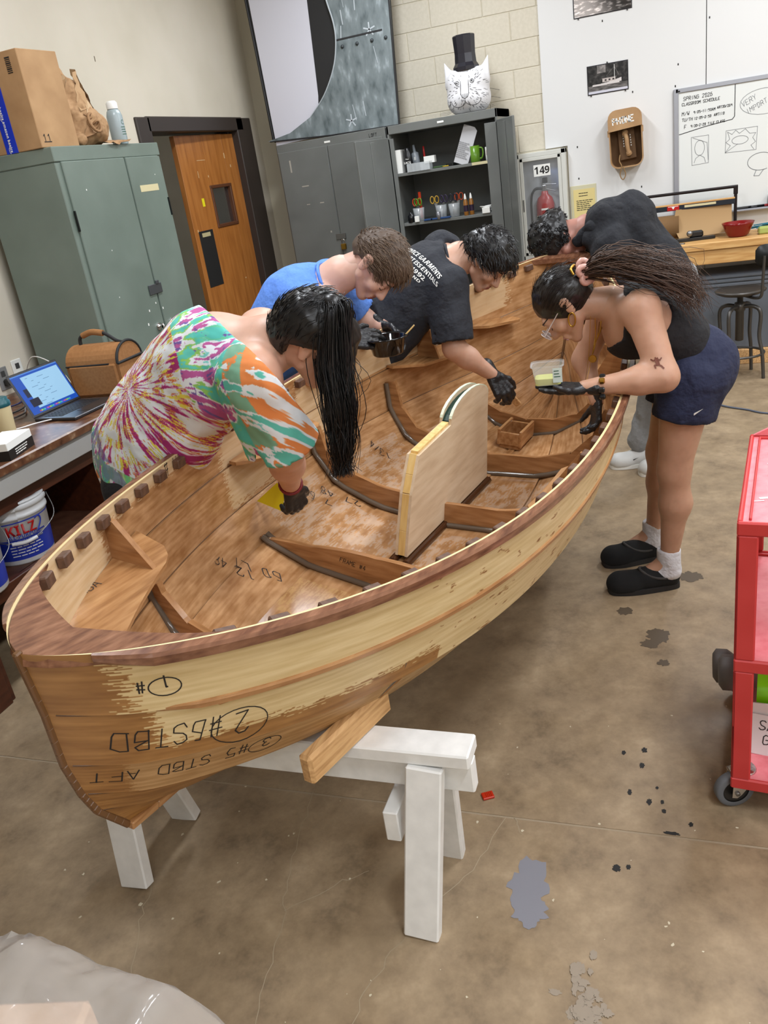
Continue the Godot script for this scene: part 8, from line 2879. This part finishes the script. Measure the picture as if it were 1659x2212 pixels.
func man_blue() -> void:
	var p := person("person in blue t-shirt leaning over, black bowl in hand", -1.78, 3.15)
	var sk := skin_mat("skin pale", Color(0.84, 0.67, 0.60))
	var f := Vector3(0.26, -0.95, 0.16)
	var u := Vector3(0.96, 0.27, 0.06)
	var hc := Q(-1.105, 1.405, 3.16)
	var nk := Q(-1.26, 1.385, 3.15)
	var front := Vector3(0.72, -0.69, 0).normalized()
	var pel := Q(-1.72, 1.02, 3.14)
	var che := Q(-1.46, 1.28, 3.13)
	var shR := Q(-1.315, 1.285, 2.98)
	var shL := Q(-1.385, 1.35, 3.32)
	var elR := Q(-1.33, 1.06, 2.88)
	var wrR := Q(-1.215, 1.15, 3.0)
	var elL := Q(-1.28, 1.14, 3.42)
	var wrL := Q(-1.20, 1.12, 3.40)
	var torso := [bone(pel, che, 0.145, 0.150, front, 1.15), bone(shR, shL, 0.062, 0.062), bone(che, nk, 0.10, 0.07)]
	var bones := torso.duplicate()
	bones.append_array([bone(shR, elR, 0.058, 0.046), bone(elR, wrR, 0.045, 0.030), bone(shL, elL, 0.058, 0.046), bone(elL, wrL, 0.044, 0.030), bone(nk, hc, 0.062, 0.055)])
	var legs := [[Q(-1.78, 0.93, 3.05), Q(-1.70, 0.50, 3.03), Q(-1.80, 0.10, 3.02)], [Q(-1.78, 0.93, 3.24), Q(-1.70, 0.50, 3.27), Q(-1.82, 0.10, 3.29)]]
	for l in legs: bones.append_array([bone(l[0], l[1], 0.085, 0.058), bone(l[1], l[2], 0.056, 0.04)])
	var hb := blob(head_bones(hc, f, u, 1.04, nk, 0.058), 0.0042, 0.012)
	put("body", blob_mesh([blob(bones, 0.012, 0.035), hb], sk), p)
	var hm := mat("hair brown", Color(0.30, 0.235, 0.185), 0.6)
	face_parts(p, hc, f, u, 1.04, hb, hm, Color(0.62, 0.36, 0.32))
	var sh := [bone(pel, che, 0.170, 0.172, front, 1.12), bone(shR, shL, 0.075, 0.075), bone(che, nk + (che - nk) * 0.25, 0.12, 0.082), bone(shR, elR, 0.082, 0.086), bone(shL, elL, 0.082, 0.086)]
	sh.append(bone(shR.lerp(elR, 0.7), elR, 0.062, 0.066, Vector3.ZERO, 1.0, Vector3.ZERO, 1.0, -1))
	var bl := blob(sh, 0.010, 0.04, [[nk + (che - nk) * 0.30, (hc - che).normalized(), nk, 0.13], [shR.lerp(elR, 0.78), (elR - shR).normalized(), elR, 0.13], [shL.lerp(elL, 0.78), (elL - shL).normalized(), elL, 0.13]], noise(131, 6.0, 2), 0.014, Vector3(1.2, 0.6, 1))
	put("t_shirt", blob_mesh([bl], cloth("blue cotton", Color(0.36, 0.54, 0.87))), p)
	var st := S()
	var cd := (hc - che).normalized()
	var c1 := cd.cross(Vector3.UP).normalized()
	var c2 := c1.cross(cd)
	var ring := PackedVector3Array()
	for i in 24: ring.append(nk + (che - nk) * 0.26 + c1 * cos(TAU * i / 24.0) * 0.083 + c2 * sin(TAU * i / 24.0) * 0.083)
	tube(st, ring, 0.007, 0.007, 6, false, true)
	obj("collar", st, mats["blue cotton"], p)
	st = S()
	ring = PackedVector3Array()
	for i in 24: ring.append(nk + (che - nk) * 0.05 + c1 * cos(TAU * i / 24.0) * 0.072 + c2 * sin(TAU * i / 24.0) * 0.072)
	tube(st, ring, 0.0012, 0.0012, 4, false, true)
	obj("necklace", st, mats["brass"], p)
	var pb := [ball(pel + Vector3(-0.02, -0.06, 0), 0.155)]
	for l in legs: pb.append_array([bone(l[0], l[1], 0.098, 0.072), bone(l[1], l[2] + Vector3(0, 0.02, 0), 0.072, 0.056)])
	put("trousers", blob_mesh([blob(pb, 0.013, 0.035)], cloth("dark denim", Color(0.12, 0.14, 0.19))), p)
	for l in legs: shoe(p, l[2] + Vector3(-0.06, -0.10, 0), l[2] + Vector3(0.21, -0.10, 0.01), 0.1, mats["black suede"], mats["slipper sole"])
	glove(p, wrR, Vector3(0.86, -0.08, -0.5), Vector3(0.1, -0.55, -0.83), -1.0, [0.5, 0.35, 0.35, 0.38, 0.42], 1.0)
	glove(p, wrL, Vector3(0.7, -0.5, 0.2), Vector3(0.2, -0.6, 0.6), 1.0, [0.4, 0.4, 0.4, 0.4, 0.4], 1.0)
	var r := f.normalized().cross(u).normalized()
	var cb := blob([ball(hc + (u * 0.03 - f * 0.016) * 1.04, 0.107, r, 1.19), ball(hc + u * 0.07 + f * 0.045, 0.062), ball(hc - f * 0.06 - u * 0.01, 0.075)], 0.0055, 0.02, [[hc + f * 0.055 + u * 0.0, (f - u * 0.75).normalized(), Vector3.ZERO, 0.0], [hc - u * 0.055, -u, Vector3.ZERO, 0.0], [hc - f * 0.005 - u * 0.012, (f * 0.35 - u).normalized(), hc + f * 0.02 - u * 0.03, 0.10]], noise(132, 30.0, 3), 0.005)
	put("hair", blob_mesh([cb], hm), p)
	obj("hair_strands", tufts(cb, hc, 1300, func(q, d): return field(cb, q) < 0.003 and (q - hc).dot(u) > -0.02 and d.dot(f) - d.dot(u) * 0.4 < 0.75, func(_q, d): return f * 0.9 + u * (0.5 if d.dot(f) < 0.3 else -0.2) + Vector3(0, -0.3, 0), 0.036, 0.0018, 0.007), mat("hair brown tips", Color(0.40, 0.32, 0.25), 0.6), p).set_meta("kind", "stuff")
	# black bowl and its brush
	BASE = Vector3.ZERO
	var b := thing("mixing_bowl", "shiny black bowl in the blue-shirted person's glove", "bowl", P(-1.085, 1.065, 3.09))
	st = S()
	lathe(st, [Vector2(0, 0), Vector2(0.056, 0), Vector2(0.062, 0.006), Vector2(0.074, 0.062), Vector2(0.088, 0.066), Vector2(0.090, 0.071), Vector2(0.086, 0.073), Vector2(0.071, 0.068), Vector2(0.058, 0.010), Vector2(0, 0.006)], 40)
	obj("body", st, mat("gloss black", Color(0.05, 0.05, 0.052), 0.08), b)
	st = S()
	lathe(st, [Vector2(0.0, 0.014), Vector2(0.058, 0.014)], 30)
	obj("resin", st, mat("dark resin", Color(0.16, 0.13, 0.09), 0.05), b)
	st = S()
	bar(st, P(-1.06, 1.09, 3.10), P(-0.975, 1.165, 3.13), 0.012, 0.005, Vector3.UP, 0.002)
	tag(obj("mixing_stick", st, mats["yellow pine"]), "wooden mixing stick standing in the black bowl", "stick")

func man_black_tee() -> void:
	var p := person("person in black t-shirt with white back print reaching down", -1.35, 3.68)
	var sk := skin_mat("skin light 2", Color(0.78, 0.61, 0.52))
	var f := Vector3(0.50, -0.84, 0.16)
	var u := Vector3(0.84, 0.52, 0.10)
	var hc := Q(-0.785, 1.315, 3.70)
	var nk := Q(-0.905, 1.335, 3.70)
	var front := Vector3(0.52, -0.68, -0.52).normalized()
	var pel := Q(-1.34, 1.02, 3.52)
	var che := Q(-1.06, 1.26, 3.64)
	var shR := Q(-0.935, 1.245, 3.53)
	var shL := Q(-1.02, 1.365, 3.86)
	var elR := Q(-0.915, 0.985, 3.47)
	var wrR := Q(-0.78, 0.828, 3.58)
	var elL := Q(-1.06, 1.16, 3.98)
	var wrL := Q(-1.05, 1.18, 3.80)
	var bones := [bone(pel, che, 0.14, 0.15, front, 1.15), bone(shR, shL, 0.062, 0.062), bone(che, nk, 0.10, 0.07), bone(shR, elR, 0.058, 0.045), bone(elR, elR.lerp(wrR, 0.35), 0.045, 0.045), bone(elR.lerp(wrR, 0.35), wrR, 0.045, 0.030), bone(shL, elL, 0.058, 0.046), bone(elL, wrL, 0.044, 0.03), bone(nk, hc, 0.058, 0.052)]
	var legs := [[Q(-1.40, 0.93, 3.46), Q(-1.33, 0.50, 3.44), Q(-1.44, 0.10, 3.43)], [Q(-1.40, 0.93, 3.64), Q(-1.33, 0.50, 3.67), Q(-1.45, 0.10, 3.70)]]
	for l in legs: bones.append_array([bone(l[0], l[1], 0.085, 0.058), bone(l[1], l[2], 0.056, 0.04)])
	var hb := blob(head_bones(hc, f, u, 0.98, nk, 0.055), 0.0045, 0.012)
	put("body", blob_mesh([blob(bones, 0.012, 0.035), hb], sk), p)
	var hm := mat("hair black", Color(0.062, 0.058, 0.066), 0.38)
	face_parts(p, hc, f, u, 0.98, hb, hm, Color(0.58, 0.34, 0.30))
	var sh := [bone(pel + Vector3(0, -0.03, 0), che, 0.17, 0.172, front, 1.1), bone(shR, shL, 0.078, 0.078), bone(che, nk + (che - nk) * 0.25, 0.12, 0.085), bone(shR, elR, 0.086, 0.092), bone(shL, elL, 0.084, 0.09)]
	sh.append(bone(shR.lerp(elR, 0.80), elR.lerp(shR, -0.15), 0.066, 0.072, Vector3.ZERO, 1.0, Vector3.ZERO, 1.0, -1))
	var bl := blob(sh, 0.010, 0.04, [[nk + (che - nk) * 0.28, (hc - che).normalized(), nk, 0.13], [shR.lerp(elR, 0.90), (elR - shR).normalized(), elR, 0.20], [shL.lerp(elL, 0.85), (elL - shL).normalized(), elL, 0.13]], noise(141, 6.0, 2), 0.014, Vector3(1.2, 0.6, 1))
	put("t_shirt", blob_mesh([bl], cloth("black cotton", Color(0.125, 0.135, 0.165))), p)
	var st := S()
	var cd := (hc - che).normalized()
	var c1 := cd.cross(Vector3.UP).normalized()
	var c2 := c1.cross(cd)
	var ring := PackedVector3Array()
	for i in 24: ring.append(nk + (che - nk) * 0.25 + c1 * cos(TAU * i / 24.0) * 0.084 + c2 * sin(TAU * i / 24.0) * 0.084)
	tube(st, ring, 0.007, 0.007, 6, false, true)
	obj("collar", st, mats["black cotton"], p)
	# white print curving across the back
	var back := -front
	var along := (che - pel).normalized()
	var across := along.cross(back).normalized()
	var lines := [["SERVICE GARMENTS", 0.027, 0.10], ["COMFORT ESSENTIALS", 0.025, 0.07], ["SINCE 1992", 0.025, 0.042], ["MADE BY HAND", 0.016, 0.02]]
	for l in lines:
		var t := TextMesh.new()
		var fo := SystemFont.new()
		fo.font_names = PackedStringArray(["Droid Sans"])
		fo.font_weight = 700
		t.font = fo
		t.text = l[0]
		t.font_size = 32
		t.pixel_size = l[1] / 32.0
		t.depth = 0.0
		var a := t.get_mesh_arrays()
		var V: PackedVector3Array = a[Mesh.ARRAY_VERTEX]
		for i in V.size():
			var v := V[i]
			var o: Vector3 = Q(-1.045, 1.335, 3.52) + along * (l[2] - 0.06 - 0.9 * v.x * v.x + v.y) + across * v.x + back * 0.22
			var hit := onto(bl, o, -back, 0.0022)
			if hit.distance_to(o) > 0.34: hit = o - back * 0.22
			V[i] = hit
		a[Mesh.ARRAY_VERTEX] = V
		a[Mesh.ARRAY_NORMAL] = null
		a[Mesh.ARRAY_TANGENT] = null
		var me := ArrayMesh.new()
		me.add_surface_from_arrays(Mesh.PRIMITIVE_TRIANGLES, a)
		var s2 := SurfaceTool.new()
		s2.create_from(me, 0)
		obj("shirt_print", s2, mats["paper"], p)
	var pb := [ball(pel + Vector3(-0.02, -0.06, 0), 0.15)]
	for l in legs: pb.append_array([bone(l[0], l[1], 0.095, 0.072), bone(l[1], l[2] + Vector3(0, 0.02, 0), 0.072, 0.058)])
	put("trousers", blob_mesh([blob(pb, 0.013, 0.035)], mats["black cotton"]), p)
	for l in legs: shoe(p, l[2] + Vector3(-0.06, -0.10, 0), l[2] + Vector3(0.21, -0.10, 0.01), 0.1, mats["black suede"], mats["slipper sole"])
	glove(p, wrR, Vector3(0.50, -0.85, 0.05), Vector3(-0.55, -0.45, -0.65), -1.0, [0.6, 0.55, 0.6, 0.65, 0.7], 1.12)
	glove(p, wrL, Vector3(0.1, -0.2, 0.9), Vector3(0.3, -0.9, 0.0), 1.0, [0.4, 0.5, 0.5, 0.5, 0.5], 1.0)
	var r := f.normalized().cross(u).normalized()
	var cb := blob([ball(hc + (u * 0.032 - f * 0.016) * 0.98, 0.108, r, 1.17), ball(hc + u * 0.06 + f * 0.055, 0.055), ball(hc - f * 0.06, 0.078)], 0.0055, 0.02, [[hc + f * 0.062, (f - u * 0.7).normalized(), Vector3.ZERO, 0.0], [hc - u * 0.055, -u, Vector3.ZERO, 0.0], [hc - u * 0.012, (f * 0.35 - u).normalized(), hc + f * 0.02 - u * 0.03, 0.10]], noise(142, 26.0, 3), 0.007)
	put("hair", blob_mesh([cb], hm), p)
	obj("hair_strands", tufts(cb, hc, 900, func(q, d): return field(cb, q) < 0.003 and (q - hc).dot(u) > -0.03 and d.dot(f) < 0.85, func(_q, d): return f * 0.8 + r * d.dot(r) * 0.8 + Vector3(0, -0.3, 0), 0.045, 0.0022, 0.010), hm, p).set_meta("kind", "stuff")
	st = S()
	var ear := onto(hb, hc - f * 0.0 - u * 0.005 + Vector3(0, 0, 0.16), Vector3(0, 0, -1), 0.003)
	lathe(st, [Vector2(0, -0.006), Vector2(0.006, -0.004), Vector2(0.006, 0.004), Vector2(0, 0.006)], 10, ear)
	bar(st, ear, ear + f * 0.012 - u * 0.022, 0.005, 0.005)
	obj("earbud", st, mats["paper"], p)
	BASE = Vector3.ZERO
	st = S()
	bar(st, P(-0.735, 0.755, 3.60), P(-0.685, 0.665, 3.64), 0.03, 0.012, Vector3(0, 0, 1), 0.003)
	tag(obj("foam_brush", st, mats["raw stud"]), "small brush in a black glove above the mast step", "brush")

func man_hoodie() -> void:
	var p := person("person in black hoodie with curly hair bent over the bow", -0.05, 4.5)
	var sk := skin_mat("skin ruddy", Color(0.66, 0.46, 0.40))
	var f := Vector3(0.25, -0.94, 0.22)
	var u := Vector3(-0.95, -0.22, 0.12)
	var hc := Q(-0.565, 1.285, 4.46)
	var nk := Q(-0.425, 1.32, 4.49)
	var front := Vector3(-0.66, -0.75, 0).normalized()
	var pel := Q(-0.07, 1.05, 4.52)
	var che := Q(-0.255, 1.285, 4.50)
	var shL := Q(-0.30, 1.23, 4.33)
	var shR := Q(-0.36, 1.33, 4.66)
	var elL := Q(-0.22, 1.03, 4.22)
	var wrL := Q(-0.38, 0.98, 4.22)
	var elR := Q(-0.45, 1.12, 4.74)
	var wrR := Q(-0.55, 1.08, 4.62)
	var legs := [[Q(-0.02, 0.93, 4.42), Q(-0.03, 0.50, 4.44), Q(-0.005, 0.10, 4.47)], [Q(-0.02, 0.93, 4.62), Q(-0.10, 0.50, 4.60), Q(-0.20, 0.10, 4.58)]]
	var bones := [bone(pel, che, 0.14, 0.15, front, 1.15), bone(shL, shR, 0.062, 0.062), bone(che, nk, 0.10, 0.07), bone(shL, elL, 0.058, 0.045), bone(elL, wrL, 0.045, 0.030), bone(shR, elR, 0.058, 0.046), bone(elR, wrR, 0.044, 0.03), bone(nk, hc, 0.058, 0.052)]
	for l in legs: bones.append_array([bone(l[0], l[1], 0.085, 0.058), bone(l[1], l[2], 0.056, 0.04)])
	var hb := blob(head_bones(hc, f, u, 1.0, nk, 0.055), 0.005, 0.012)
	put("body", blob_mesh([blob(bones, 0.012, 0.035), hb], sk), p)
	var hm := mat("hair black", Color(0.062, 0.058, 0.066), 0.38)
	face_parts(p, hc, f, u, 1.0, hb, hm, Color(0.5, 0.28, 0.24))
	var dir := (nk - che).normalized()
	var sh := [bone(pel + Vector3(0.01, -0.02, 0), che, 0.165, 0.178, front, 1.1), bone(shL, shR, 0.088, 0.088), bone(che, nk, 0.13, 0.09), bone(shL, elL, 0.092, 0.078), bone(elL, wrL, 0.076, 0.05), bone(shR, elR, 0.09, 0.075), bone(elR, wrR, 0.074, 0.05),
		bone(nk - front * 0.075 - dir * 0.03 + Vector3(0, 0, 0.09), nk - front * 0.075 - dir * 0.03 - Vector3(0, 0, 0.09), 0.07, 0.07), bone(nk + Vector3(0.02, -0.03, 0.11), nk + front * 0.05 + Vector3(0.0, 0.0, 0.10), 0.045, 0.035), ball(che - front * 0.10 + dir * 0.02, 0.11)]
	var bl := blob(sh, 0.011, 0.04, [[nk + dir * 0.015, dir, nk, 0.17]], noise(151, 6.0, 2), 0.018, Vector3(1.2, 0.7, 1))
	put("hoodie", blob_mesh([bl], cloth("hoodie fleece", Color(0.07, 0.08, 0.11))), p)
	var hd := [bone(nk - front * 0.10 - dir * 0.06 + Vector3(0, 0, 0.085), nk - front * 0.10 - dir * 0.06 - Vector3(0, 0, 0.085), 0.062, 0.062, dir, 0.8), bone(nk - front * 0.03 - dir * 0.02 + Vector3(0, 0, 0.115), nk - front * 0.11 - dir * 0.06 + Vector3(0, 0, 0.06), 0.035, 0.05), bone(nk + front * 0.06 + Vector3(0, 0, 0.095), nk - front * 0.03 - dir * 0.02 + Vector3(0, 0, 0.115), 0.028, 0.036), ball(nk - front * 0.125 - dir * 0.10, 0.07)]
	put("hood", blob_mesh([blob(hd, 0.009, 0.02, [], noise(154, 12.0, 2), 0.014)], mats["hoodie fleece"]), p)
	var pb := [ball(pel + Vector3(0.02, -0.06, 0), 0.16)]
	for l in legs: pb.append_array([bone(l[0], l[1], 0.098, 0.076), bone(l[1], l[2] + Vector3(0, 0.05, 0), 0.076, 0.056), ball(l[2] + Vector3(0, 0.04, 0), 0.055)])
	put("sweatpants", blob_mesh([blob(pb, 0.012, 0.035, [], noise(152, 9.0, 2), 0.012)], cloth("grey sweat", Color(0.55, 0.555, 0.56))), p)
	var wm := mat("sneaker white", Color(0.80, 0.80, 0.79), 0.5)
	for q in [[Q(0.07, 0, 4.50), Q(-0.20, 0, 4.41)], [Q(-0.10, 0, 4.60), Q(-0.36, 0, 4.53)]]:
		var s := shoe(p, q[0], q[1], 0.095, wm, mats["paper"], 0.048)
		var mid: Vector3 = q[0].lerp(q[1], 0.50) + Vector3(0, 0.055, 0.052)
		obj("logo", swoosh(mid, Vector3(0.9, 0.15, 0.3).normalized(), Vector3(0, 1, -0.1).normalized(), 0.05), mats["pen"], s)
	glove(p, wrL, Vector3(-0.8, -0.5, -0.2), Vector3(0.2, -0.8, -0.2), 1.0, [0.4, 0.5, 0.5, 0.5, 0.5], 1.0)
	glove(p, wrR, Vector3(-0.8, -0.5, 0.2), Vector3(0.2, -0.8, 0.2), -1.0, [0.4, 0.5, 0.5, 0.5, 0.5], 1.0)
	var r := f.normalized().cross(u).normalized()
	var cb := blob([ball(hc + u * 0.035 - f * 0.02, 0.118, r, 1.12), ball(hc - f * 0.07, 0.085)], 0.006, 0.02, [[hc + f * 0.055, (f - u * 0.75).normalized(), Vector3.ZERO, 0.0], [hc - u * 0.06, -u, Vector3.ZERO, 0.0]], noise(153, 16.0, 3), 0.014)
	put("hair", blob_mesh([cb], hm), p)
	var st := S()
	for i in 330:
		var d := Vector3(rng.randfn(), rng.randfn(), rng.randfn()).normalized()
		if d.dot(f) > 0.55 or d.dot(u) < -0.55: continue
		var q := onto(cb, hc + d * 0.25, -d, -0.002)
		var t1 := d.cross(Vector3(rng.randfn(), rng.randfn(), rng.randfn())).normalized()
		var t2 := d.cross(t1)
		var pts := PackedVector3Array()
		var rad := rng.randf_range(0.006, 0.011)
		for k in 10:
			var a := k * 0.8
			pts.append(q + t1 * cos(a) * rad + t2 * sin(a) * rad + d * (0.001 * k + 0.002))
		tube(st, pts, 0.0026, 0.0014, 4, false)
	obj("curls", st, hm, p).set_meta("kind", "stuff")
	BASE = Vector3.ZERO
